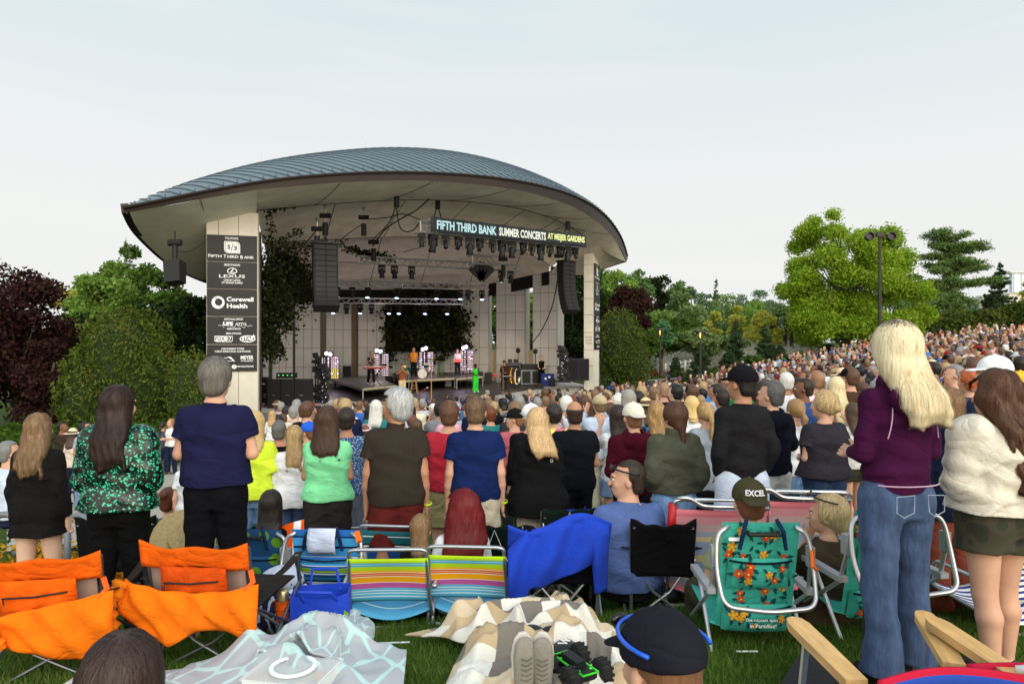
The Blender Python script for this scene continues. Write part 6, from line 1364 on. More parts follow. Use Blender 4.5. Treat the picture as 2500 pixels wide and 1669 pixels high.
def build_cap(sp, J, h):
 RM = J['R3']; Fd = Field((-.26, -.30, 1.58 + J['dz']), (.26, .30, 1.86 + J['dz']), h); kind = sp['hat']
 if kind in ('cap', 'capback'):
  Fd.ell(v3(J, (0, -.012, .035)), (.102, .122, .108), RM, k=0.0)
  X0 = J['hc']; Mi = np.array(RM).T; Fd.cut(lambda X, Y, Z: .022 - (Mi[2, 0] * (X - X0[0]) + Mi[2, 1] * (Y - X0[1]) + Mi[2, 2] * (Z - X0[2])))
  s_ = 1 if kind == 'cap' else -1; Fd.ell(v3(J, (0, s_ * .112 - .012, .030 - .0)), (.080, .084, .010), RM @ Matrix.Rotation(R(-10 * s_), 3, 'X'), k=0.004); Fd.ell(v3(J, (0, -.012, .136)), (.010, .010, .008), RM, k=.003)
 elif kind == 'bucket': Fd.ell(v3(J, (0, -.012, .04)), (.095, .108, .10), RM, k=0.0); Fd.ell(v3(J, (0, -.012, .035)), (.14, .15, .022), RM, k=.02); Fd.ell(v3(J, (0, -.012, -.03)), (.09, .10, .06), RM, k=0, sub=True)
 else: Fd.ell(v3(J, (0, -.012, .085)), (.082, .098, .075), RM, k=0.01); Fd.ell(v3(J, (0, -.012, .045)), (.185, .20, .011), RM, k=.02)
 return Fd
def strands(Fd, J, n, length, mats, parent, wid=0.0009, off=0.0025, step=0.014, wob=0.25, seed=0, long_=True, mi_fn=None):
 """hair strands traced over the hair surface, from the crown outward and down"""
 V, Q = Fd.mesh(); r_ = np.random.default_rng(seed); crown = v3(J, (0.01, -.045, .10)); hc = J['hc']
 p = V[r_.integers(0, len(V), n)] + r_.normal(size=(n, 3)) * .002; K_ = max(3, int(length / step)); path = [p.copy()]; ph = r_.uniform(0, 6.28, n); kink = r_.normal(size=(n, 3)) * wob * .5
 for i in range(K_):
  rad = p - crown; rad[:, 2] *= 0.3; rad /= np.linalg.norm(rad, axis=1)[:, None] + 1e-6; w_ = np.clip((p[:, 2] - (hc[2] - .0)) / .10, 0, 1)[:, None] if long_ else np.clip((p[:, 2] - (hc[2] - .06)) / .10, 0, 1)[:, None]
  d = rad * w_ + np.array([0, -.05, -1.0]) * (1 - w_ * .8) + kink * .35 + .12 * np.stack([np.sin(ph + i * .7), np.cos(ph + i * .6), np.zeros(n)], 1)
  g_ = Fd.grad(p); d -= g_ * (d * g_).sum(1)[:, None]; d /= np.linalg.norm(d, axis=1)[:, None] + 1e-6; p = p + d * step; f = Fd.sample(p); f = np.clip(f, -.02, .02) * (1.0 if i < K_ * .7 or not long_ else 0.25); p = p - Fd.grad(p) * (f - off - .0012 * np.sin(ph))[:, None]; path.append(p.copy())
 A_ = np.stack(path, 1); T_ = np.gradient(A_, axis=1); T_ /= np.linalg.norm(T_, axis=2)[:, :, None] + 1e-6; Nn = np.stack([Fd.grad(A_[:, i]) for i in range(A_.shape[1])], 1); S_ = np.cross(T_, Nn); S_ /= np.linalg.norm(S_, axis=2)[:, :, None] + 1e-6
 k = A_.shape[1]; tap = np.interp(np.arange(k), [0, 1, k * .6, k - 1], [.5, 1, 1, .15])[None, :, None] * wid * r_.uniform(.6, 1.4, n)[:, None, None]
 VV = np.stack([A_ - S_ * tap, A_ + S_ * tap], 2).reshape(-1, 3)
 b0 = (np.arange(n)[:, None] * k * 2 + np.arange(k - 1)[None] * 2).ravel(); Q2 = np.stack([b0, b0 + 1, b0 + 3, b0 + 2], 1)
 mi = np.repeat(r_.integers(0, len(mats), n), k - 1) if mi_fn is None else mi_fn(A_, r_).ravel()
 o = np_mesh('strands', VV, Q2, mats, parent, smooth=True, mi=mi); return o
def hairmat(col, var=0.22, name='hair', rough=0.5):
 return mat(col, rough=rough, var=var, vs=40, bump=0.3, bs=50, stretch=(2.4, 2.4, 0.12), spec=0.35, name=name)
SKIN = {'light': (206, 158, 132), 'tan': (178, 128, 100), 'pale': (216, 176, 154), 'brown': (122, 80, 58), 'dark': (78, 50, 38), 'red': (196, 130, 104)}
def skinmat(k): return mat(SKIN[k], rough=0.6, var=0.07, vs=14, name='skin', spec=0.35)
def shade(c, f): return tuple(min(255, max(0, x * f)) for x in c)
SHOEC = mat((60, 60, 62), name='shoe')
def person(label, u=None, vtop=None, d=None, rz=None, sp=None, h=0.012, loc=None, H=None, group=None, skin='light', hairc=(70, 50, 36), shirt=(100, 100, 100), pants=(40, 50, 80), shirtm=None, pantsm=None, hatc=None, nstr=0, strlen=0.12, parts=None, lowz=0.0, cat='person'):
 sp = dict(sp or {}); J = skeleton(sp)
 if loc is None:
  x, y = xy(u, d); zt = (834 - vtop) / F * d; gz = ground_z(x, y) + lowz
  Ht = zt - gz; loc = (x, y, gz)
  nominal = 1.745 + J['dz'] + (0.02 if sp.get('hat') else 0)
  sc = Ht / nominal
  if not sp.get('sit') and not (0.80 < sc < 1.14): print('HEIGHT?', label, round(Ht, 2), 'at', u, d)
  if sp.get('sit') and not (0.6 < sc < 1.3): print('SIT HEIGHT?', label, round(sc, 2), 'at', u, d)
  if sp.get('sit') or sp.get('keep'): sc0 = sp.get('scale', 1.0); loc = (x, y, zt - nominal * sc0); sc = sc0
 else:
  sc = (H or 1.72) / 1.745
 if rz is None: rz = math.atan2(-(-4 - loc[0]), (38 - loc[1]))  # face the stage
 t = thing('person', label, cat, loc, rz, group); t.scale = (sc, sc, sc)
 Fb = build_body(sp, J, h); V, Q = Fb.mesh(); body = np_mesh('body', V, Q, skinmat(skin), t)
 Fs = build_shirt(sp, J, h); V, Q = Fs.mesh(); so = np_mesh('shirt', V, Q, shirtm or cloth(shirt), t)
 if sp.get('bottom') != 'none':
  Ft_ = build_trousers(sp, J, h); V, Q = Ft_.mesh(); np_mesh('trousers' if sp.get('bottom', 'pants') == 'pants' else ('skirt' if sp.get('bottom') == 'skirt' else 'shorts'), V, Q, pantsm or cloth(pants), t)
 if sp.get('hair') != 'none':
  Fh = build_hair(sp, J, min(h, .010)); V, Q = Fh.mesh(); ho_ = np_mesh('hair', V, Q, hairmat(hairc), t)
  if nstr:
   ms = [hairmat(shade(hairc, f), name='strand%d' % i, var=.25) for i, f in enumerate((1.0, 1.1, 0.88, 1.18))]
   if sp.get('roots'):
    rootm = hairmat(sp['roots'], name='roots'); ms.append(rootm)
    def mf(A_, r_):
     z = A_[:, :-1, 2]; q = np.repeat(r_.integers(0, 4, len(z))[:, None], z.shape[1], 1); q[z > J['hc'][2] + .118 + .03 * r_.random(len(z))[:, None]] = 4; return q
    strands(Fh, J, int(nstr * 2.4), strlen, ms, ho_, seed=sp.get('seed', 1), long_=sp.get('hair') == 'long', mi_fn=mf)
   else: strands(Fh, J, int(nstr * 2.4), strlen, ms, ho_, seed=sp.get('seed', 1), long_=sp.get('hair') == 'long')
 if sp.get('hat'):
  Fc = build_cap(sp, J, min(h, .008)); V, Q = Fc.mesh(); np_mesh('cap' if 'cap' in sp['hat'] else 'hat', V, Q, cloth(hatc or (60, 60, 60)), t)
 if sp.get('shoes', True) and h < 0.02 and sp.get('bottom', 'pants') != 'none':
  m = MB()
  for a_, s_ in (('l', -1), ('r', 1)):
   A_ = J[a_][2]; m2 = MB(); m2.ell((A_[0] + s_ * .01, A_[1] + .055, A_[2] - .035), (.048, .135, .045), 12, 8); m2.build('shoe', cloth(sp.get('shoec', (90, 90, 94))), t, smooth=True)
 face_parts(t, J, sp)
 t['_j'] = 0
 return t, J, sc
def face_parts(t, J, sp):
 if not sp.get('face'): return
 wht = mat((225, 220, 214), var=0, name='eye_white'); irs = mat((40, 28, 22), var=0, rough=.2, name='iris'); lip = mat((168, 96, 88), name='lips'); brow = hairmat(sp.get('browc', (60, 44, 34)))
 for s_ in (-1, 1):
  m = MB(); c = v3(J, (s_ * .028, .084, .003)); m.ell(c, (.0125, .010, .0085), 10, 8, rot=J['R3']); c2 = v3(J, (s_ * .028, .0925, .003)); m.ell(c2, (.006, .003, .006), 8, 6, mi=1, rot=J['R3']); m.build('eye', [wht, irs], t, smooth=True)
  m = MB(); m.tube([v3(J, (s_ * .012, .098, .022)), v3(J, (s_ * .03, .096, .028)), v3(J, (s_ * .048, .082, .020))], .0035, n=5); m.build('eyebrow', brow, t)
 m = MB(); m.ell(v3(J, (0, .098, -.056)), (.022, .006, .004), 12, 6, rot=J['R3']); m.ell(v3(J, (0, .097, -.064)), (.019, .006, .005), 12, 6, rot=J['R3']); m.build('mouth', lip, t, smooth=True)
def clean():
 for o in bpy.data.objects:
  if '_j' in o: del o['_j']
# ================================================================= FOREGROUND PEOPLE
HP = []
def PP(label, u, vtop, d, **k):
 h = 0.008 if d < 4.8 else 0.011
 if d > 6.6: h = 0.014
 t, J, sc = person(label, u, vtop, d, h=h, **k); HP.append((t.location.x, t.location.y)); return t, J, sc
def patmat(base, spots, scale=60, thr=0.25, name='patterned_cloth', emit=0, metal=0):
 m, t, b = newmat(name); b.inputs['Roughness'].default_value = 0.85
 tcn = t.nodes.new('ShaderNodeTexCoord'); v = t.nodes.new('ShaderNodeTexVoronoi'); v.inputs['Scale'].default_value = scale
 r = t.nodes.new('ShaderNodeValToRGB'); r.color_ramp.interpolation = 'CONSTANT'; r.color_ramp.elements[0].color = lin(spots) + (1,); r.color_ramp.elements[1].position = thr; r.color_ramp.elements[1].color = lin(base) + (1,)
 t.links.new(tcn.outputs['Object'], v.inputs['Vector']); t.links.new(v.outputs['Distance'], r.inputs[0]); t.links.new(r.outputs[0], b.inputs['Base Color'])
 if metal:
  b.inputs['Metallic'].default_value = metal; b.inputs['Roughness'].default_value = .3
 return m
def sequin_mat():
 m, t, b = newmat('sequins'); b.inputs['Roughness'].default_value = 0.35; b.inputs['Specular IOR Level'].default_value = .5
 tcn = t.nodes.new('ShaderNodeTexCoord'); v = t.nodes.new('ShaderNodeTexVoronoi'); v.inputs['Scale'].default_value = 95
 sp_ = t.nodes.new('ShaderNodeSeparateColor'); r = t.nodes.new('ShaderNodeValToRGB'); r.color_ramp.interpolation = 'CONSTANT'
 r.color_ramp.elements[0].color = lin((4, 12, 10)) + (1,); r.color_ramp.elements[1].position = .72; r.color_ramp.elements[1].color = lin((10, 96, 70)) + (1,)
 e = r.color_ramp.elements.new(.86); e.color = lin((60, 190, 150)) + (1,)
 t.links.new(tcn.outputs['Object'], v.inputs['Vector']); t.links.new(v.outputs['Color'], sp_.inputs[0]); t.links.new(sp_.outputs[0], r.inputs[0]); t.links.new(r.outputs[0], b.inputs['Base Color']); return m
def jeans(c=(62, 84, 118)): return mat(c, rough=.9, var=.35, vs=10, bump=.3, bs=30, stretch=(2.5, 2.5, .8), name='denim')
def plaid(c1, c2):
 m, t, b = newmat('woven_cloth'); b.inputs['Roughness'].default_value = .92; b.inputs['Specular IOR Level'].default_value = .1
 tcn = t.nodes.new('ShaderNodeTexCoord'); w1 = t.nodes.new('ShaderNodeTexWave'); w1.bands_direction = 'Z'; w1.inputs['Scale'].default_value = 40; w1.inputs['Distortion'].default_value = 2; w2 = t.nodes.new('ShaderNodeTexWave'); w2.inputs['Scale'].default_value = 34; w2.inputs['Distortion'].default_value = 1.5
 a_ = t.nodes.new('ShaderNodeMath'); a_.operation = 'MULTIPLY'; r = t.nodes.new('ShaderNodeValToRGB'); r.color_ramp.elements[0].color = lin(c1) + (1,); r.color_ramp.elements[1].color = lin(c2) + (1,); r.color_ramp.elements[1].position = .7
 for w_ in (w1, w2): t.links.new(tcn.outputs['Object'], w_.inputs['Vector'])
 t.links.new(w1.outputs[1], a_.inputs[0]); t.links.new(w2.outputs[1], a_.inputs[1]); t.links.new(a_.outputs[0], r.inputs[0]); t.links.new(r.outputs[0], b.inputs['Base Color']); return m
S = dict
PP('woman in a black jacket with long light brown hair at the far left', 95, 1012, 5.1, sp=S(sex='f', pose='down', sleeve='long', hair='long', hairlen=.36, fit=.03, hem=.80, bottom='skirt', skirt_hem=.74, fold=.005, wave=.006, w=1.08, legs=1.1, hairback=.02), hairc=(128, 100, 72), shirt=(32, 30, 31), pants=(30, 28, 30), skin='pale', nstr=2500, strlen=.28)
PP('woman in a black top covered with green sequins, long dark hair', 290, 945, 4.2, sp=S(sex='f', pose='front', sleeve='long', hair='long', hairlen=.40, fit=.045, puff=.035, hem=.92, w=1.12, yaw=-.25, wave=.004, hairback=.03), hairc=(44, 28, 22), shirtm=sequin_mat(), pants=(18, 18, 20), skin='light', nstr=3000, strlen=.3)
PP('grey haired man in a navy blue shirt with folded arms, near the orange chairs', 527, 877, 4.35, sp=S(sex='m', pose='fold', sleeve='short', hair='fringe', w=1.06, belly=.02, hem=.96, collar='crew', fit=.012, waist=1.03), hairc=(104, 98, 92), shirt=(36, 36, 78), pants=(20, 19, 26), skin='light', nstr=3500, strlen=.07)
PP('woman in a bright yellow green shirt half hidden behind the navy shirted man', 622, 1005, 6.6, sp=S(sex='f', pose='front', sleeve='elbow', hair='long', hairlen=.28, fit=.03, flare=.03), hairc=(190, 160, 110), shirt=(205, 228, 60), pantsm=jeans((110, 140, 180)), skin='light')
PP('woman in a white tee hidden behind the sequin top and the navy shirt', 470, 1085, 6.4, sp=S(sex='f', pose='down', sleeve='short', hair='bun', scale=.8), hairc=(90, 50, 36), shirt=(216, 218, 224), pants=(30, 28, 32), skin='light')
PP('man in a black tee with short grey hair behind the white sweater', 682, 1026, 7.4, sp=S(sex='m', pose='down', sleeve='short', hair='cropped', w=1.1), hairc=(96, 94, 92), shirt=(24, 24, 27), pants=(34, 34, 38), skin='red')
PP('girl with long blonde hair in a white knitted sweater', 716, 1040, 6.6, sp=S(sex='f', pose='front', sleeve='long', hair='long', hairlen=.34, fit=.03, flare=.05, hem=.84, yaw=.5, hairw=.8, hairx=.03, keep=True, scale=.84), hairc=(176, 146, 104), shirt=(222, 222, 226), pantsm=jeans((66, 84, 124)), nstr=1500, strlen=.26)
PP('woman in a mint green sleeveless top with straight brown hair', 800, 994, 6.0, sp=S(sex='f', pose='front', sleeve='none', hair='long', hairlen=.30, fit=.028, hem=.93, w=1.12, hairw=1.05, legfit=.03, yaw=-.2), hairc=(72, 50, 36), shirt=(132, 220, 160), pants=(62, 56, 58), skin='tan', nstr=2500, strlen=.24)
PP('man in a blue shirt with white flecks behind the mint green top', 846, 996, 7.0, sp=S(sex='m', pose='front', sleeve='short', hair='short', fit=.02, hem=.86), hairc=(40, 28, 22), shirtm=patmat((28, 66, 110), (210, 224, 236), 75, .28), pantsm=jeans((90, 98, 112)), skin='tan')
PP('man with wavy silver hair in a dark brown short sleeved shirt, face turned left', 967, 953, 5.3, sp=S(sex='m', pose='down', sleeve='short', hair='fringe', hairvol=.012, w=1.04, belly=.025, hem=.88, collar='shirt', fit=.022, yaw=.9, face=True, browc=(110, 104, 100), legfit=.02, bottom='shorts'), hairc=(168, 170, 170), shirtm=plaid((40, 35, 30), (66, 58, 50)), pants=(112, 40, 38), skin='tan', nstr=3500, strlen=.10)
PP('man in a red tee and khaki shorts between the brown and navy shirts', 1096, 980, 6.6, sp=S(sex='m', pose='down', sleeve='short', hair='short', w=1.12, hem=.92, fit=.018, bottom='shorts'), hairc=(104, 72, 54), shirt=(170, 42, 56), pants=(150, 142, 104), skin='light', nstr=900, strlen=.05)
PP('man in a dark blue tee and beige shorts with short brown hair', 1160, 967, 5.6, sp=S(sex='m', pose='down', sleeve='short', hair='cropped', w=1.02, belly=.015, hem=.90, fit=.014, bottom='shorts', collar='crew', legfit=.02), hairc=(104, 82, 62), shirt=(26, 46, 104), pants=(196, 184, 164), skin='light', nstr=3000, strlen=.03)
PP('woman with straight blonde hair in a black hooded rain jacket', 1312, 997, 5.9, sp=S(sex='f', pose='front', sleeve='long', hair='long', hairlen=.27, collar='hood', fit=.035, flare=.05, hem=.80, w=1.1, hairx=.03, hairback=.09), hairc=(206, 172, 128), shirt=(27, 27, 29), pants=(196, 184, 166), nstr=3000, strlen=.22)
PP('man with white hair and white cap behind the blonde woman in black', 1296, 984, 7.2, sp=S(sex='m', pose='down', sleeve='long', hair='short', hat='cap', yaw=.2), hairc=(214, 212, 208), shirt=(28, 27, 30), pants=(60, 60, 64), hatc=(226, 228, 228))
PP('boy in a black cap with white front looking left', 1256, 996, 8.2, sp=S(sex='m', pose='front', sleeve='short', hair='short', hat='cap', yaw=1.3, face=True, keep=True, scale=.9), hairc=(140, 96, 64), shirt=(178, 96, 106), pants=(60, 60, 64), hatc=(28, 28, 30))
PP('balding man in a black polo shirt right of the blonde woman in black', 1402, 980, 6.9, sp=S(sex='m', pose='front', sleeve='short', hair='bald', w=1.1, collar='crew', belly=.01, hem=.88), hairc=(50, 36, 30), shirt=(24, 27, 36), pants=(27, 28, 34), skin='tan')
PP('man in a pale blue shirt and tan cap behind the maroon hoodie', 1464, 962, 9.6, sp=S(sex='m', pose='up', sleeve='long', hair='short', hat='cap', w=1.15), hairc=(110, 90, 70), shirt=(190, 204, 226), pants=(196, 188, 168), hatc=(176, 160, 130))
PP('man in a maroon hoodie wearing a backwards cream mesh cap', 1546, 981, 6.1, sp=S(sex='m', pose='front', sleeve='long', hair='cropped', hat='capback', collar='hood', fit=.03, hem=.90, w=1.1, rib=True), hairc=(120, 84, 60), shirt=(84, 16, 38), pants=(30, 30, 36), hatc=(212, 208, 192))
PP('woman with long wavy golden hair behind the olive fleece', 1603, 984, 7.0, sp=S(sex='f', pose='front', sleeve='long', hair='long', hairlen=.42, wave=.010), hairc=(176, 140, 92), shirt=(110, 84, 60), pants=(40, 40, 50), nstr=1500, strlen=.3)
PP('woman in a white tee with long dark hair left of the maroon hoodie', 1508, 990, 7.4, sp=S(sex='f', pose='up', sleeve='short', hair='long', hairlen=.34, bottom='hotpants'), hairc=(42, 30, 28), shirt=(222, 222, 226), pantsm=jeans((120, 150, 190)))
PP('woman in an olive green fleece pullover and light blue jeans', 1646, 985, 5.4, sp=S(sex='f', pose='pocket', sleeve='long', hair='lowtail', hairvol=.006, collar='high', fit=.05, puff=.022, rib=True, hem=.97, w=1.08, yaw=.35, fold=.007, legfit=.016, cuff=.08), hairc=(84, 56, 42), shirt=(98, 100, 84), pantsm=jeans((122, 158, 204)), nstr=1800, strlen=.10)
PP('girl in a long pale grey sweater with a blonde ponytail', 1722, 984, 7.2, sp=S(sex='f', pose='front', sleeve='long', hair='pony', hairlen=.34, fit=.04, flare=.06, hem=.66, bottom='hotpants'), hairc=(186, 152, 104), shirt=(152, 160, 172), pants=(24, 24, 28), nstr=900, strlen=.2)
PP('man in a charcoal sweatshirt and black cap with hands in white shorts', 1812, 889, 5.0, sp=S(sex='m', pose='pocket', sleeve='long', hair='cropped', hat='cap', w=.86, yaw=.35, collar='crew', fit=.022, hem=.93, rib=True, bottom='shorts', legfit=.025), hairc=(28, 24, 24), shirt=(40, 39, 42), pants=(196, 206, 226), hatc=(26, 26, 32), skin='tan')
PP('man with grey hair and sunglasses in a navy hoodie beside the charcoal sweatshirt', 1882, 932, 6.1, sp=S(sex='m', pose='fold', sleeve='long', hair='short', collar='hood', yaw=.6, hem=.9, bottom='shorts'), hairc=(92, 90, 90), shirt=(22, 24, 40), pants=(196, 198, 196), nstr=1200, strlen=.05)
PP('small woman with brown ponytail in a white tee between navy hoodie and grey tee', 1942, 976, 7.0, sp=S(sex='f', pose='down', sleeve='short', hair='pony', hairlen=.26, bottom='hotpants', keep=True, scale=.9), hairc=(150, 116, 76), shirt=(220, 220, 222), pantsm=jeans((90, 120, 160)))
PP('woman in a charcoal tee with a blonde bun and dark jeans', 2012, 957, 5.6, sp=S(sex='f', pose='front', sleeve='short', hair='bun', hairvol=.006, bunz=-.01, fit=.03, flare=.03, hem=.95, w=1.22, yaw=.5, face=True, puff=.01), hairc=(196, 168, 122), shirt=(62, 58, 68), pantsm=jeans((36, 58, 92)), nstr=1800, strlen=.08)
PP('woman with platinum blonde hair in a purple hoodie and flared jeans', 2188, 795, 3.22, sp=S(sex='f', pose='front', sleeve='long', hair='long', hairlen=.33, collar='hood', fit=.010, rib=True, hem=.94, w=.98, hairw=.95, hairx=.035, hairvol=.010, wave=.002, roots=(110, 98, 84), cuff=.090, legfit=.009, hairback=.05, yaw=-.15, shoec=(60, 50, 40), stance=.03), hairc=(244, 210, 172), shirt=(76, 22, 66), pantsm=jeans((58, 76, 108)), nstr=7000, strlen=.34, skin='light')
PP('boy with short brown hair in a navy hoodie between the two nearest women', 2312, 945, 4.4, sp=S(sex='m', pose='front', sleeve='long', hair='cropped', collar='hood', fit=.03, hem=.88, w=1.0, keep=True, scale=.96), hairc=(134, 102, 74), shirt=(24, 32, 62), pants=(120, 60, 44), nstr=2000, strlen=.03)
PP('woman in a cream sweatshirt and camouflage shorts at the right edge', 2432, 914, 3.30, sp=S(sex='f', pose='front', sleeve='long', hair='long', hairlen=.50, fit=.065, puff=.035, rib=True, hem=.96, w=1.38, hairx=.07, wave=.012, bottom='hotpants', hairw=1.2, hairvol=.012, hairback=.075, legs=1.05, fold=.010, legfit=.02, yaw=.2), hairc=(86, 56, 38), shirt=(214, 206, 190), pantsm=patmat((58, 52, 36), (38, 42, 26), 14, .45, 'camouflage'), nstr=7000, strlen=.42, skin='light')
PP('man in a white cap behind the woman in the cream sweatshirt', 2428, 866, 4.9, sp=S(sex='m', pose='down', sleeve='short', hair='short', hat='cap', yaw=1.1), hairc=(130, 128, 126), shirt=(60, 66, 90), pants=(60, 60, 60), hatc=(226, 228, 230))
PP('man with a yellow and blue cap at the right picture edge', 2490, 905, 5.6, sp=S(sex='m', pose='down', sleeve='short', hair='short', hat='cap', yaw=.9), hairc=(90, 60, 40), shirt=(28, 40, 72), pants=(60, 60, 60), hatc=(228, 172, 60))
PP('woman with brown hair resting an arm behind the grey tee woman', 2082, 985, 7.2, sp=S(sex='f', pose='up', sleeve='short', hair='long', hairlen=.3, bottom='hotpants'), hairc=(80, 60, 44), shirt=(210, 208, 204), pants=(70, 72, 52))
PP('seated woman with dark red hair in a white top', 1128, 1202, 4.95, sp=S(sex='f', pose='lap', sleeve='long', hair='long', hairlen=.34, sit=True, yaw=.75, face=True, scale=.98, hairvol=.014, hairw=1.25, browc=(70, 20, 16)), hairc=(104, 20, 22), shirt=(226, 226, 230), pants=(24, 24, 28), skin='pale', nstr=3500, strlen=.26)
PP('seated child with light brown hair in a black shirt', 1030, 1257, 5.0, sp=S(sex='f', pose='lap', sleeve='long', hair='long', hairlen=.22, sit=True, scale=.80, yaw=-.5, hairw=.8), hairc=(132, 104, 74), shirt=(26, 26, 28), pants=(24, 24, 28), skin='light', nstr=1200, strlen=.2)
PP('seated man in a blue tee with sunglasses pushed up on cropped dark hair', 1533, 1126, 4.95, sp=S(sex='m', pose='lap', sleeve='short', hair='cropped', sit=True, yaw=1.25, w=1.18, belly=.03, fit=.02, face=True, scale=1.06, collar='crew'), hairc=(58, 46, 38), shirt=(86, 106, 160), pants=(40, 40, 44), skin='light', nstr=1500, strlen=.02)
PP('seated bearded man in a sage green tee and backwards olive cap', 1830, 1166, 4.15, sp=S(sex='m', pose='lap', sleeve='short', hair='short', hat='capback', sit=True, w=1.22, yaw=-.2, scale=1.0), hairc=(104, 62, 40), shirt=(132, 140, 106), pants=(80, 78, 60), hatc=(86, 82, 56), skin='light')
PP('seated woman in a brown tee with a low blonde bun, chin on her hand', 2022, 1212, 4.2, sp=S(sex='f', pose=('chin', 'lap'), sleeve='short', hair='lowtail', hairvol=.008, sit=True, w=1.05, yaw=.8, face=True, scale=.90), hairc=(190, 164, 122), shirt=(92, 74, 58), pants=(40, 40, 44), skin='light', nstr=2500, strlen=.10)
PP('seated person with a brown bun in front of the orange chairs', 413, 1192, 6.6, sp=S(sex='f', pose='lap', sleeve='short', hair='bun', sit=True, bunz=.08), hairc=(84, 44, 30), shirt=(20, 100, 92), pants=(40, 40, 44))
PP('seated person with black hair behind the blue striped chair', 662, 1198, 6.0, sp=S(sex='f', pose='lap', sleeve='long', hair='long', hairlen=.3, sit=True), hairc=(34, 26, 22), shirt=(24, 23, 26), pants=(40, 40, 44))
PP('brown haired head with a parting at the bottom left corner', 298, 1566, 1.85, rz=.1, sp=S(sex='f', pose='lap', sleeve='long', hair='long', hairlen=.30, sit=True, hairvol=.004, pitch=-.15), hairc=(56, 40, 34), shirt=(40, 40, 46), pants=(40, 40, 44), nstr=6000, strlen=.22)
PP('man in a dark navy cap with blue sunglasses on it at the bottom edge', 1618, 1488, 1.72, rz=.45, sp=S(sex='m', pose='lap', sleeve='short', hair='cropped', hat='cap', sit=True, pitch=-.1), hairc=(120, 84, 60), shirt=(60, 60, 66), pants=(40, 40, 44), hatc=(38, 38, 50), skin='light')
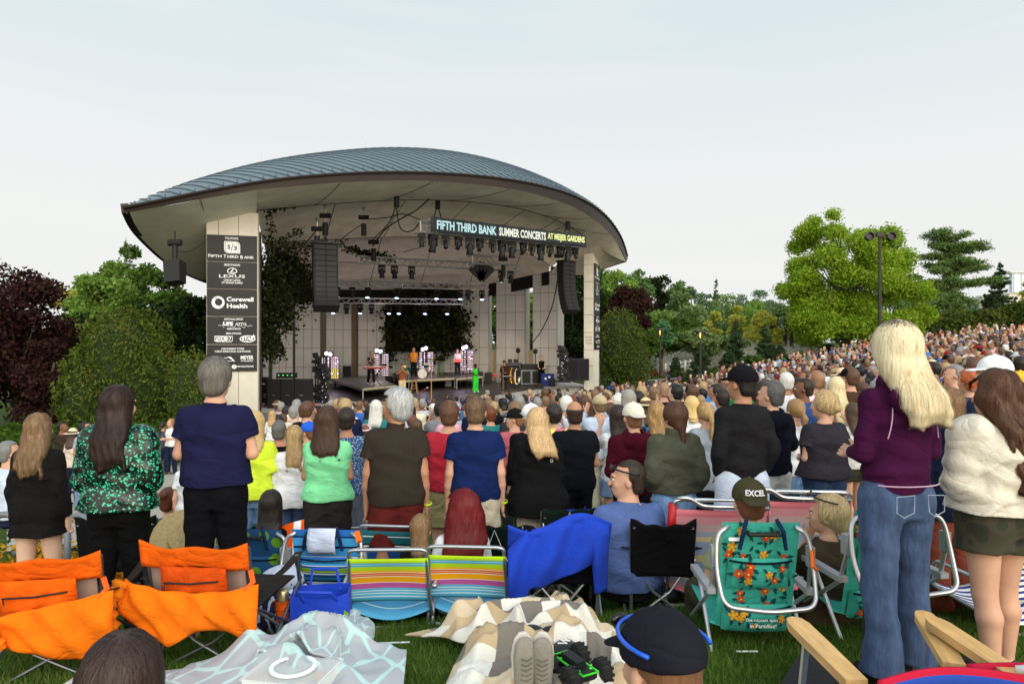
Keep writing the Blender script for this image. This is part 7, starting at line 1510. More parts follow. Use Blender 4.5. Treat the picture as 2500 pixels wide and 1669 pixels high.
for (lb, u, vt, d, kw) in [
 ('grey haired man in a pale blue shirt at the left edge', 22, 1078, 7.6, dict(sp=S(sex='m', pose='lap', sleeve='long', hair='short', sit=True, yaw=-.6), hairc=(120, 120, 120), shirt=(196, 206, 226))),
 ('bearded dark haired man near the ferns', 152, 1030, 16, dict(sp=S(sex='m', pose='fold', hair='short', yaw=-1.2, face=True), hairc=(24, 20, 20), shirt=(70, 56, 46), skin='brown')),
 ('woman in a cream shirt and straw hat on the left path', 178, 1046, 14, dict(sp=S(sex='f', pose='down', hair='long', hat='straw', scale=.9, keep=True), hairc=(80, 60, 50), shirt=(220, 200, 186), hatc=(226, 210, 176))),
 ('man in a grey tee walking on the left path', 208, 1030, 13.5, dict(sp=S(sex='m', pose='down', hair='cropped', yaw=-.8), hairc=(30, 24, 22), shirt=(160, 166, 182), pants=(110, 130, 160), skin='tan')),
 ('woman in white facing back by the fern bed', 417, 1022, 19, dict(sp=S(sex='f', pose='fold', hair='bun', face=True), rz=2.7, hairc=(150, 110, 80), shirt=(226, 222, 222))),
 ('person in grey beside the woman in white near the ferns', 398, 1030, 19.2, dict(sp=S(sex='f', pose='front', hair='pony'), hairc=(50, 36, 30), shirt=(90, 94, 110))),
 ('security guard in a pale yellow polo shirt and sunglasses facing the crowd', 643, 981, 31.0, dict(sp=S(sex='m', pose='down', hair='cropped', face=True, collar='shirt', keep=True, scale=1.02), rz=3.0, hairc=(20, 18, 18), shirt=(224, 226, 140), pants=(196, 182, 150), skin='brown')),
 ('little girl with blonde hair in a white top riding high on shoulders', 665, 1003, 12.0, dict(sp=S(sex='f', pose='lap', sleeve='long', hair='long', hairlen=.3, sit=True, scale=.6), hairc=(190, 150, 100), shirt=(226, 226, 228), pants=(150, 200, 200))),
 ('woman in a lilac top near the speaker wall', 705, 1000, 17.0, dict(sp=S(sex='f', pose='up', sleeve='none', hair='pony', yaw=-.5), hairc=(50, 36, 32), shirt=(196, 176, 214), skin='light')),
 ('man in a bright blue cap looking left behind the mint green top', 752, 1028, 8.2, dict(sp=S(sex='m', pose='front', hair='short', hat='cap', yaw=1.1, face=True, w=.95), hairc=(120, 80, 60), shirt=(84, 104, 44), hatc=(40, 90, 200))),
 ('person in a pink bucket hat and teal tee', 893, 1034, 11.0, dict(sp=S(sex='f', pose='front', hair='short', hat='bucket', scale=.9, keep=True), hairc=(120, 80, 60), shirt=(40, 90, 116), hatc=(236, 206, 220))),
 ('man in a black cap and dark hoodie near the stage front', 918, 982, 17.0, dict(sp=S(sex='m', pose='front', hair='short', hat='cap', sleeve='long'), shirt=(60, 58, 64), hatc=(24, 24, 28))),
 ('man in a white cap and pale shirt near the stage front', 852, 985, 16.0, dict(sp=S(sex='m', pose='down', hair='short', hat='cap', sleeve='long'), shirt=(214, 220, 232), hatc=(232, 234, 236))),
 ('man in a blue tee beside the white capped man', 878, 978, 17.5, dict(sp=S(sex='m', pose='down', hair='cropped'), hairc=(120, 84, 60), shirt=(60, 110, 190))),
 ('man with hand on chest in a blue shirt behind the white ponytail girl', 1962, 925, 8.6, dict(sp=S(sex='m', pose='fold', hair='short', sleeve='long', yaw=.9, face=True), hairc=(40, 30, 24), shirt=(44, 74, 128), skin='brown')),
 ('woman with very long white blonde hair in the middle right crowd', 2040, 922, 8.8, dict(sp=S(sex='f', pose='down', hair='long', hairlen=.5), hairc=(222, 204, 160), shirt=(160, 110, 80))),
 ('man in a pale pink shirt in the right crowd', 1993, 905, 9.0, dict(sp=S(sex='m', pose='down', hair='cropped', w=1.15), hairc=(150, 110, 84), shirt=(236, 216, 230))),
 ('man in a wide straw hat with a dark band in the right crowd', 2056, 900, 11.5, dict(sp=S(sex='m', pose='down', hair='short', hat='straw'), shirt=(60, 60, 70), hatc=(226, 200, 160))),
 ('man with grey hair and sunglasses in a black shirt at far right crowd', 2330, 892, 8.6, dict(sp=S(sex='m', pose='front', hair='short', yaw=.9, face=True), hairc=(130, 128, 126), shirt=(36, 36, 42))),
 ('woman with curly orange red hair in the far right crowd', 2366, 905, 7.2, dict(sp=S(sex='f', pose='front', hair='curly'), hairc=(176, 86, 44), shirt=(80, 90, 110))),
 ('woman with silver grey hair in the middle of the crowd', 1534, 952, 9.6, dict(sp=S(sex='f', pose='front', hair='long', hairlen=.3), hairc=(150, 146, 140), shirt=(120, 130, 150))),
 ('man in a black polo with cropped sandy hair in mid crowd', 1620, 934, 11.5, dict(sp=S(sex='m', pose='down', hair='cropped', w=1.1), hairc=(150, 120, 92), shirt=(28, 28, 32))),
 ('man with thick white hair in a pale blue shirt in mid crowd', 1382, 968, 11.0, dict(sp=S(sex='m', pose='down', hair='short', hairvol=.01), hairc=(220, 218, 210), shirt=(196, 214, 232))),
 ('woman with a short blonde bob in a white top in mid crowd', 1688, 968, 8.8, dict(sp=S(sex='f', pose='front', hair='long', hairlen=.17), hairc=(214, 182, 120), shirt=(226, 226, 230))),
 ('person in a tie dyed yellow and pink tee behind the black rain jacket', 1352, 990, 8.8, dict(sp=S(sex='m', pose='front', hair='curly'), hairc=(40, 30, 26), shirtm=patmat((226, 226, 90), (196, 90, 130), 7, .42, 'tie_dye')))]:
 PP(lb, u, vt, d, **kw)
def perf(label, u, v, H, z=FLOOR, **k):
 p = at(u, v, z); t, J, sc = person(label, loc=(p.x, p.y, z), H=H, h=.016, **k); HP.append((p.x, p.y)); return t, J, sc
TOCAM = math.pi - 0.25
perf('trumpeter in a rust brown vest and cream trousers at the stage front', 982, 974, 1.78, rz=TOCAM + .5, sp=S(sex='m', pose='horn', sleeve='short', hair='cropped', face=True, w=.95, hem=.98), shirt=(138, 78, 46), pants=(214, 190, 150), skin='tan')
perf('singer in a bright green jumpsuit and white shoes', 1161, 957, 1.66, rz=TOCAM + 1.0, sp=S(sex='f', pose=('mic', 'front'), sleeve='short', hair='bun', face=True, cuff=.09, legfit=.03, shoec=(230, 230, 230), stance=.06, hem=.99), shirt=(56, 196, 60), pants=(56, 206, 60), hairc=(22, 18, 18), skin='dark')
perf('keyboard player in a black patterned shirt and dark glasses on the left riser', 906, 937, 1.84, z=-2.4, rz=TOCAM + .7, sp=S(sex='m', pose=('mic', 'keys'), sleeve='short', hair='short', face=True, shoec=(226, 226, 226), stance=.08), shirtm=patmat((24, 24, 26), (200, 180, 160), 12, .3), pants=(22, 22, 24), skin='tan', hairc=(24, 20, 18))
perf('drummer in orange behind the green drum kit', 1010, 921, 1.9, z=-2.25, rz=TOCAM, sp=S(sex='m', pose='keys', sleeve='short', hair='cropped', face=True), shirt=(214, 140, 50), pants=(30, 30, 34), skin='tan')
perf('guitarist in a pale shirt standing on the rear riser', 1117, 917, 1.82, z=-2.3, rz=TOCAM + .1, sp=S(sex='m', pose=('keys', 'down'), sleeve='long', hair='curly', face=True), shirt=(206, 196, 202), pants=(44, 38, 46), hairc=(70, 44, 34), skin='light')
perf('saxophonist in a brown jacket and hat right of the singer', 1231, 952, 1.8, rz=TOCAM, sp=S(sex='m', pose='keys', sleeve='long', hair='short', hat='straw', face=True), shirt=(72, 46, 36), pants=(50, 34, 30), hatc=(96, 60, 50), skin='tan')
perf('technician in a black tank top behind the mixing desk', 1322, 924, 2.0, rz=TOCAM + .2, sp=S(sex='f', pose='lap', sleeve='none', hair='bun', face=True), shirt=(22, 22, 24), pants=(22, 22, 24), hairc=(30, 24, 22), skin='light')
p = at(1117, 917, -2.3); t = thing('electric_bass', 'red electric bass held by the guitarist', 'guitar', (p.x + .02, p.y - .30, p.z + 1.06), 0); m = MB(); m.box((0, 0, 0), (.48, .05, .24), taper=.8); m.build('body', mat((200, 60, 50), rough=.2, coat=.5, name='red_lacquer'), t); m = MB(); m.tube([(.2, 0, .02), (.85, -.02, .18)], .025); m.build('neck', wd, t); m = MB(); m.box((.92, -.02, .2), (.16, .03, .09), Matrix.Rotation(R(-14), 3, 'Y')); m.build('headstock', mat((200, 60, 50), rough=.2, coat=.5, name='red_lacquer'), t)
p = at(982, 974); t = thing('trumpet', 'brass trumpet raised by the man in the brown vest', 'trumpet', (p.x - .05, p.y - .25, p.z + 1.56), 0); m = MB(); m.tube([(-.05, 0, 0), (.05, -.12, .03), (.22, -.3, .12)], [.01, .014, .02]); m.tube([(.22, -.3, .12), (.27, -.36, .15)], [.02, .07], n=10); m.build('tube_and_bell', gold, t); m = MB(); [m.cyl((.02 + .03 * i, -.08 - .03 * i, 0), (.02 + .03 * i, -.08 - .03 * i, .09), .01) for i in range(3)]; m.build('valves', gold, t)
def at_head(T, off, name, mb_fn, mats):
 t, J, sc = T; m = MB(); mb_fn(m, lambda x, y, z: v3(J, (x, y, z))); o = m.build(name, mats, t, smooth=True); return o
def find(lbl):
 for o in bpy.data.objects:
  if o.get('label', '').startswith(lbl) and o.name.startswith('person'): return o
def wear(lbl, sp, fn, name, mats):
 t = find(lbl); J = skeleton(sp); m = MB(); fn(m, J); return m.build(name, mats, t, smooth=True)
gl = mat((20, 20, 22), rough=.15, name='sunglasses'); blu = mat((30, 90, 210), rough=.3, name='blue_plastic')
def shades(m, J, z=.07, mi=0, w_=.088, lm=0):
 pts = [v3(J, (s_ * w_ * math.cos(a_), -.02 + .115 * math.sin(a_), z + .02 * math.sin(a_))) for s_, a_ in [(1, q) for q in np.linspace(-.5, 1.57, 9)]] + [v3(J, (-w_ * math.cos(a_), -.02 + .115 * math.sin(a_), z + .02 * math.sin(a_))) for a_ in np.linspace(1.4, -.5, 9)]
 m.tube(pts, .006, n=6, mi=mi)
 for s_ in (-1, 1): m.ell(v3(J, (s_ * .036, .100, z + .018)), (.028, .010, .016), 12, 8, rot=J['R3'], mi=lm)
wear('seated man in a blue tee', S(sex='m', pose='lap', sit=True, yaw=1.25, w=1.38), lambda m, J: shades(m, J, .055), 'sunglasses', gl)
wear('man in a dark navy cap', S(sex='m', pose='lap', sit=True, pitch=-.1), lambda m, J: shades(m, J, .066, 0, .096, 1), 'sunglasses', [blu, gl])
wear('seated woman in a brown tee', S(sex='f', pose='lap', sit=True, yaw=.8), lambda m, J: shades(m, J, .10, 0, .098), 'sunglasses', gl)
wear('security guard', S(sex='m'), lambda m, J: [m.ell(v3(J, (s_ * .032, .098, .006)), (.026, .012, .017), 10, 6) for s_ in (-1, 1)], 'sunglasses', gl)
wear('keyboard player', S(sex='m'), lambda m, J: [m.ell(v3(J, (s_ * .032, .098, .006)), (.026, .012, .017), 10, 6) for s_ in (-1, 1)], 'sunglasses', gl)
t = find('seated bearded man'); J = skeleton(S(sex='m', pose='lap', sit=True, yaw=-.2)); V_, F_ = text_mesh('EXCEL', .115, .030, .03, .1); m = MB()
def capp(x, z):   # point on the cap's back
 a_ = x / .105; return v3(J, (.098 * math.sin(a_), -.012 - .117 * math.cos(a_) * math.sqrt(max(.1, 1 - ((z - .035) / .10) ** 2)) - .004, z))
m.add([capp(q[0], .072 + q[1]) for q in V_], F_); m.build('cap_lettering', wm, t)
m = MB(); m.lathe([(.040, -.01), (.043, .02), (.040, .05)], v3(J, (0, .04, -.09))); 
seam = mat((190, 150, 176), rough=.8, var=0, name='seam_thread'); denimseam = mat((150, 160, 176), rough=.8, var=0, name='pocket_thread')
tp = find('woman with platinum'); spb = S(sex='f', pose='front', w=.98, fit=.010); J = skeleton(spb)
def back_y(z, x, grow):
 tab = torso_tab(spb, J, grow); zz = [q[0] for q in tab]; rx = np.interp(z, zz, [q[1] for q in tab]); ry = np.interp(z, zz, [q[2] for q in tab]); return -ry * max(.05, 1 - (abs(x) / rx) ** 2.3) ** (1 / 2.3)
m = MB(); m.tube([(x, back_y(.985, x, .034) - .004, .985) for x in np.linspace(-.165, .165, 24)], .0035, n=5)
for s_ in (-1, 1): m.tube([(s_ * (.10 + .035 * q), back_y(1.36 - .12 * q, s_ * .12, .026) - .012, 1.37 - .16 * q) for q in np.linspace(0, 1, 8)], .003, n=5)
m.build('hoodie_seams', seam, tp)
m = MB()
for s_ in (-1, 1):
 c = [(s_ * .035, .95), (s_ * .125, .945), (s_ * .125, .87), (s_ * .08, .845), (s_ * .04, .87)]
 m.tube([(x, back_y(z, x * .5, .0) - .048 - .02 * math.exp(-((z - .885) / .06) ** 2), z) for x, z in c], .0025, n=4, closed=True)
m.build('pocket_seams', denimseam, tp)
for (lb, off) in (('man in a dark blue tee', 1), ('man with wavy silver', 1)):
 t = find(lb); J = skeleton(S(sex='m', pose='down', w=1.12)); m = MB(); W_ = J['R'][2]; E_ = J['R'][1]; u_ = Vector(W_ - E_).normalized(); m.lathe([(.033, -.008), (.035, 0), (.033, .008)], W_, 14, rot=u_.to_track_quat('Z', 'Y').to_matrix()); m.build('wristband', mat((200, 236, 40), name='yellow_band'), t)
t = find('woman in an olive green'); m = MB(); m.ell((-.232, -.06, 1.20), (.006, .012, .012), 8, 6); m.build('sleeve_badge', wm, t)
t = find('woman with straight blonde hair in a black'); m = MB(); m.lathe([(.014, 0), (.009, -.002)], (.10, -.165, 1.30), 12, rot=Matrix.Rotation(R(90), 3, 'X')); m.build('jacket_logo', wm, t)
# ================================================================= CHAIRS AND THINGS ON THE GRASS
orange = (222, 92, 16); steel = metalm((178, 180, 184), .35); dsteel = metalm((110, 112, 116), .4)
def arc_pts(pts, r=.05, n=5):
 out = [Vector(pts[0])]
 for i in range(1, len(pts) - 1):
  p = Vector(pts[i]); a_ = (Vector(pts[i - 1]) - p); b_ = (Vector(pts[i + 1]) - p); ra = min(r, a_.length * .45); rb = min(r, b_.length * .45); A_ = p + a_.normalized() * ra; B_ = p + b_.normalized() * rb
  for k_ in range(n + 1):
   q = k_ / n; out.append(A_ * (1 - q) ** 2 + p * 2 * q * (1 - q) + B_ * q * q)
 out.append(Vector(pts[-1])); return out
def chair_root(label, u, d, yaw, name='folding_chair', cat='chair', z=None, s=1.0, group=None):
 x, y = xy(u, d); t = thing(name, label, cat, (x, y, G(x, y) if z is None else z), yaw, group); t.scale = (s, s, s); return t
def quad_chair(label, u, d, yaw, col, frame=steel, sag=.05, s=1.0, h=.86, w=.27, panel=True, bare=False, z=None):
 t = chair_root(label, u, d, yaw, s=s, z=z)
 for s_ in (-1, 1):
  m = MB(); m.tube([(s_ * w, -.20, 0), (s_ * (w + .01), -.24, .45), (s_ * (w + .015), -.30, h - .02)], .0125); m.build('back_post', frame, t)
  m = MB(); m.tube([(s_ * (w + .03), .28, 0), (s_ * (w + .05), .24, .42), (s_ * (w + .05), .20, .60 if h > .8 else .52)], .0125); m.build('front_post', frame, t)
  m = MB(); m.tube([(s_ * (w + .02), -.24, .44), (s_ * (w + .08), .28, .03)], .010); m.tube([(s_ * (w + .05), .26, .42), (s_ * (w + .04), -.20, .03)], .010); m.build('side_brace', frame, t)
  m = MB(); m.grid(lambda p, q: (s_ * (w + .02 + .05 * q), -.27 + .52 * p, (.60 if h > .8 else .52) - .05 * math.sin(p * 3.14) + .01 * q), 8, 2); m.build('armrest', cloth(col if col != orange else (60, 50, 46)), t, thick=.008)
 for ys in (-.22, .27):
  for s_ in (-1, 1): m = MB(); m.tube([(s_ * w, ys, .42), (s_ * .06, ys * 1.02, .21), (-s_ * w * .9, ys, .02)], .010); m.build('cross_brace', frame, t)
 m = MB(); m.grid(lambda p, q: (-w + 2 * w * p, -.22 + .5 * q, .42 - .06 * math.sin(p * 3.14) * math.sin(q * 3.14)), 10, 8); m.build('seat', cloth(col if col != orange else (60, 54, 52)), t, smooth=True, thick=.006)
 if panel:
  def fb(p, q): return ((-w - .02 + (2 * w + .04) * p) * (1 - .04 * q), -.31 + .06 * q + .05 * math.sin(p * 3.14) * math.sin(q * 2.6) - .006, h - (h - (.42 if h > .8 else .32)) * q - sag * 4 * p * (1 - p) * (1 - q) + .008 * math.sin(p * 21) * (1 - q))
  m = MB(); m.grid(fb, 20, 14); m.build('back_panel', cloth(col), t, smooth=True, thick=.008)
 for s_ in (-1, 1):
  m = MB(); m.lathe([(.009, 0), (.006, -.004)], (s_ * (w - .005), -.318, h - .06), 10, rot=Matrix.Rotation(R(90), 3, 'X')); m.build('rivet', steel, t)
  for ys in (-.2, .28): m = MB(); m.cyl((s_ * w * (1.0 if ys < 0 else 1.1), ys, 0), (s_ * w * (1.0 if ys < 0 else 1.1), ys, .03), .018); m.build('foot', black, t)
 return t
def orange_chair(label, u, d, yaw, s, mirror=1, z=None):
 w = .27; h = .86; t = quad_chair(label, u, d, yaw, orange, dsteel, panel=False, s=s, z=z); t.scale = (s * .94, s, s * .80)
 oc = cloth(orange, .22); o2 = cloth((196, 72, 16), .2); mesh_ = mat((150, 128, 116), rough=.9, name='chair_mesh')
 def fb(p, q): return (-w - .03 + (2 * w + .06) * p, -.335 + .02 * q + .03 * math.sin(p * 3.14) * q, h + .02 - .17 * q - (.055 + .02 * math.sin(p * 9)) * 4 * p * (1 - p) * (1 - .6 * q))
 m = MB(); m.grid(fb, 24, 6); m.build('back_band', oc, t, smooth=True, thick=.01)
 m = MB(); m.grid(lambda p, q: (-w * .98 + 2 * w * .98 * p, -.30 + .05 * q + .03 * math.sin(p * 3.14), .76 - .34 * q), 10, 8); m.build('back_mesh', mesh_, t, smooth=True, thick=.004)
 def fc(p, q):
  ww = .185 - .01 * q; return (-ww + 2 * ww * p, -.335 + .05 * q - .035 * math.sin(p * 3.14) * math.sin(q * 3.14) + .006 * math.sin(p * 17 + q * 9), .72 - .34 * q)
 m = MB(); m.grid(fc, 18, 12); m.build('back_pocket', o2 if mirror > 0 else oc, t, smooth=True, thick=.01)
 m = MB(); m.tube([(-.15, -.352, .625), (0, -.366, .63), (.15, -.352, .645)], .006, n=5); m.tube([(-.145, -.355, .62), (-.14, -.358, .59)], .004, n=4); m.build('zipper', black, t)
 def cv(p, q):
  x = -.37 + .74 * p; top = .58 + .06 * abs(2 * p - 1) ** 2; bot = .30 + .05 * abs(2 * p - 1) ** 1.5 - .04 * math.sin(p * 7) + .025 * math.sin(p * 13) - .16 * max(0, p - .86) * 7
  if mirror < 0: top = .48 + .16 * p; bot = .46 - .30 * p + .12 * max(0, p - .8) * 5
  z_ = top + (bot - top) * q; y_ = -.37 - .03 * math.sin(q * 3.14) - .03 * math.sin(p * 8 + q * 4) * q - .012 * math.sin(p * 26 - q * 9) + .10 * max(0, abs(2 * p - 1) - .75)
  return (x, y_, z_)
 m = MB(); m.grid(cv, 30, 14); m.build('canopy_cloth', cloth((232, 112, 18), .18), t, smooth=True, thick=.012)
 m = MB(); pts = [(-.38, -.34, .62), (-.42, -.42, .50), (-.40, -.42, .34), (-.35, -.40, .20)] if mirror > 0 else [(-.42, -.40, .52), (-.30, -.44, .54), (-.18, -.44, .46), (-.12, -.42, .34)]
 out = []; rr = []
 for i in range(len(pts) - 1):
  for k_ in range(8):
   q = k_ / 8; out.append(Vector(pts[i]).lerp(Vector(pts[i + 1]), q)); rr.append(.045 + .012 * math.sin((i * 8 + k_) * 1.9))
 m.tube(out, rr, n=12); m.build('gathered_edge', cloth((228, 120, 24), .25), t, smooth=True)
 m = MB(); m.tube([(.30, -.30, .70), (.33, -.33, .64), (.30, -.36, .60)], .014, n=5); m.build('strap', cloth((236, 100, 40)), t)
 return t
orange_chair('orange folding chair at the far left with its canopy hanging loose', 168, 3.62, R(10), 1.0, -1)
orange_chair('orange folding chair behind the man in the navy shirt', 556, 3.85, R(-6), 1.04, 1)
def sling_chair(label, u, d, yaw, mat_, top=.57, ftop=.51, fbot=.185, w=.25, s=1.0, alpha=1, arms=True, seatm=None, z=None, lean=.16, handle=True, tagc=None, frame=None):
 fr = frame or steel; t = chair_root(label, u, d, yaw, 'beach_chair', s=s, z=z)
 m = MB(); m.tube(arc_pts([(-w - .03, .0, .05), (-w - .015, -lean * .4, fbot), (-w, -lean, ftop), (-w, -lean - .02, top), (w, -lean - .02, top), (w, -lean, ftop), (w + .015, -lean * .4, fbot), (w + .03, 0, .05)], .06, 6), .0125, n=10); m.build('back_frame', fr, t, smooth=True)
 def fb(p, q): return (-w - .012 + (2 * w + .024) * p * 1.0 + (p - .5) * .03 * q, -lean - .012 + lean * .75 * q + .045 * math.sin(p * 3.14) * math.sin(.3 + q * 2.4), ftop - (ftop - fbot) * q - .008 * math.sin(p * 3.14) * (1 - q))
 m = MB(); m.grid(fb, 16, 12); m.build('back_sling', mat_, t, smooth=True, thick=.004)
 m = MB(); m.grid(lambda p, q: (-w - .02 + (2 * w + .04) * p, -.02 + .46 * q, .12 - .07 * math.sin(p * 3.14) + .06 * q), 12, 8); m.build('seat_sling', seatm or mat_, t, smooth=True, thick=.004)
 for s_ in (-1, 1):
  m = MB(); m.tube(arc_pts([(s_ * (w + .03), -.05, .0), (s_ * (w + .03), .02, .13), (s_ * (w + .03), .45, .18), (s_ * (w + .03), .5, 0)], .05), .0125); m.build('side_frame', fr, t, smooth=True)
  if arms:
   m = MB(); m.tube(arc_pts([(s_ * (w + .05), -.10, .31), (s_ * (w + .06), .30, .34), (s_ * (w + .05), .36, .16)], .05), .0125); m.ell((s_ * (w + .05), -.11, .31), (.022, .022, .018), 10, 6); m.build('armrest', fr, t, smooth=True)
 m = MB(); m.tube([(-w - .03, -.05, .01), (w + .03, -.05, .01)], .0125); m.build('rear_foot_bar', fr, t)
 return t
rb = [(0, (84, 170, 206)), (.10, (226, 238, 240)), (.115, (84, 170, 206)), (.17, (226, 238, 240)), (.185, (84, 170, 206)), (.23, (226, 238, 240)), (.245, (84, 170, 206)), (.30, (178, 84, 150)), (.42, (232, 226, 220)), (.43, (226, 156, 20)), (.56, (240, 232, 210)), (.575, (206, 96, 34)), (.61, (240, 232, 210)), (.62, (206, 96, 34)), (.66, (240, 232, 210)), (.67, (222, 170, 40)), (.72, (168, 206, 32)), (.82, (84, 170, 206)), (.86, (200, 226, 230)), (.87, (84, 170, 206)), (.90, (168, 206, 32))]
def flipst(st):
 st = sorted(st); out = []
 for i, (p_, c_) in enumerate(st):
  e = st[i + 1][0] if i + 1 < len(st) else 1.0; out.append((1 - e, c_))
 return sorted(out)
rbm = stripemat(flipst(rb), 'rainbow_sling')
bl_ = stripemat([(0, (84, 160, 200)), (.3, (200, 220, 230)), (.33, (84, 160, 200)), (.6, (170, 90, 120)), (.7, (84, 160, 200))], 'blue_sling')
sling_chair('rainbow striped beach chair on the left, with the child in black', 955, 4.6, R(2), rbm, s=1.0, seatm=bl_)
sling_chair('rainbow striped beach chair on the right, with the red haired woman', 1146, 4.65, R(-4), rbm, s=1.0, seatm=bl_)
teal = stripemat([(0, (24, 92, 100)), (.10, (226, 232, 236)), (.12, (24, 92, 100)), (.26, (20, 20, 40)), (.29, (226, 232, 236)), (.32, (20, 20, 40)), (.35, (226, 232, 236)), (.38, (20, 20, 40)), (.42, (30, 70, 130)), (.62, (226, 232, 236)), (.64, (136, 180, 50)), (.72, (24, 92, 100)), (.80, (226, 232, 236)), (.83, (30, 70, 130)), (.9, (226, 232, 236)), (.93, (30, 70, 130))], 'teal_stripes')
sling_chair('teal and blue striped beach chair in front of the brown shirted man', 972, 5.3, R(-6), teal, s=1.0, top=.76, ftop=.72, fbot=.3, w=.24)
bluew = stripemat([(0, (226, 230, 238))] + [(.06 + .12 * i + k_ * .05, ((36, 60, 140), (226, 230, 238))[k_]) for i in range(8) for k_ in (0, 1)], 'blue_white_stripes')
sling_chair('navy and white striped beach chair behind the mint green woman', 880, 6.9, R(8), bluew, s=1.0); sling_chair('red, white and blue striped chair near the brown shirted man', 872, 8.1, R(5), stripemat([(0, (170, 40, 30)), (.2, (230, 230, 230)), (.3, (210, 90, 30)), (.5, (90, 150, 220)), (.7, (230, 230, 230)), (.8, (170, 40, 30))], 'red_stripes'), s=1.0)
royal = stripemat([(0, (34, 70, 190))] + [(.08 + .14 * i + k_ * .06, ((200, 216, 240), (34, 70, 190))[k_]) for i in range(6) for k_ in (0, 1)], 'royal_stripes')
pk = stripemat([(0, (200, 110, 124)), (.10, (206, 140, 150)), (.22, (190, 160, 164)), (.34, (150, 160, 186)), (.42, (200, 186, 140)), (.50, (140, 156, 190)), (.7, (196, 180, 130)), (.8, (130, 146, 180))], 'pink_print')
sling_chair('red edged reclining chair left of the olive cap', 1745, 4.95, R(-4), pk, s=1.15, top=.70, ftop=.64, fbot=.2, w=.28, frame=metalm((200, 202, 206), .25)); sling_chair('red edged reclining chair right of the olive cap', 1935, 4.95, R(-4), pk, s=1.15, top=.70, ftop=.64, fbot=.2, w=.28, frame=metalm((200, 202, 206), .25))
for lb in ('red edged reclining chair left', 'red edged reclining chair right'):
 t = [o for o in bpy.data.objects if o.get('label', '').startswith(lb)][0]
 m = MB(); m.tube([(-.285, -.155, .67), (-.30, -.13, .40)], .028, n=8); m.build('red_sleeve', mat((176, 16, 26), rough=.35, name='red_vinyl'), t, smooth=True)
 m = MB(); m.tube(arc_pts([(-.27, -.17, .70), (-.20, -.20, .72), (-.12, -.18, .66), (.28, -.18, .655)], .05), .014, n=8); m.build('head_rail', metalm((205, 207, 210), .2), t, smooth=True)
def floral_panel(mb, W_, H_, y0, z0, n, seed, yfn=None):
 r_ = random.Random(seed)
 def q(x, z, dy): return (x, (yfn(x, z) if yfn else y0) - dy, z)
 for i in range(n):
  cx = r_.uniform(-W_ / 2 + .03, W_ / 2 - .03); cz = z0 + r_.uniform(.03, H_ - .03); k_ = r_.choice((1, 2, 1, 2, 3)); s_ = r_.uniform(.018, .028); a0_ = r_.uniform(0, 6.28)
  for j in range(3):
   a_ = a0_ + j * 2.1 + .6; c_ = [q(cx + math.cos(a_ + da) * rr, cz + math.sin(a_ + da) * rr, .0035) for da, rr in ((0, s_ * .4), (-.25, s_ * 1.7), (0, s_ * 2.6), (.25, s_ * 1.7))]; mb.add(c_, [(0, 1, 2, 3)], 4)
  if k_ == 3: continue
  for j in range(5):
   a_ = a0_ + j * 1.2566; c_ = [q(cx + math.cos(a_ + da) * rr * s_, cz + math.sin(a_ + da) * rr * s_, .005 + .0004 * j) for da, rr in ((0, 0), (-.5, .75), (-.25, 1.15), (.25, 1.15), (.5, .75))]; mb.add(c_, [(0, 1, 2, 3, 4)], k_)
  mb.add([q(cx + math.cos(a_) * s_ * .28, cz + math.sin(a_) * s_ * .28, .008) for a_ in np.linspace(0, 6.28, 8)[:-1]], [tuple(range(7))], 5)
flm = [cloth((64, 168, 152), .08), cloth((216, 74, 34)), cloth((234, 164, 40)), cloth((64, 168, 152), .08), cloth((24, 96, 96)), cloth((240, 200, 70)), cloth((24, 44, 80))]
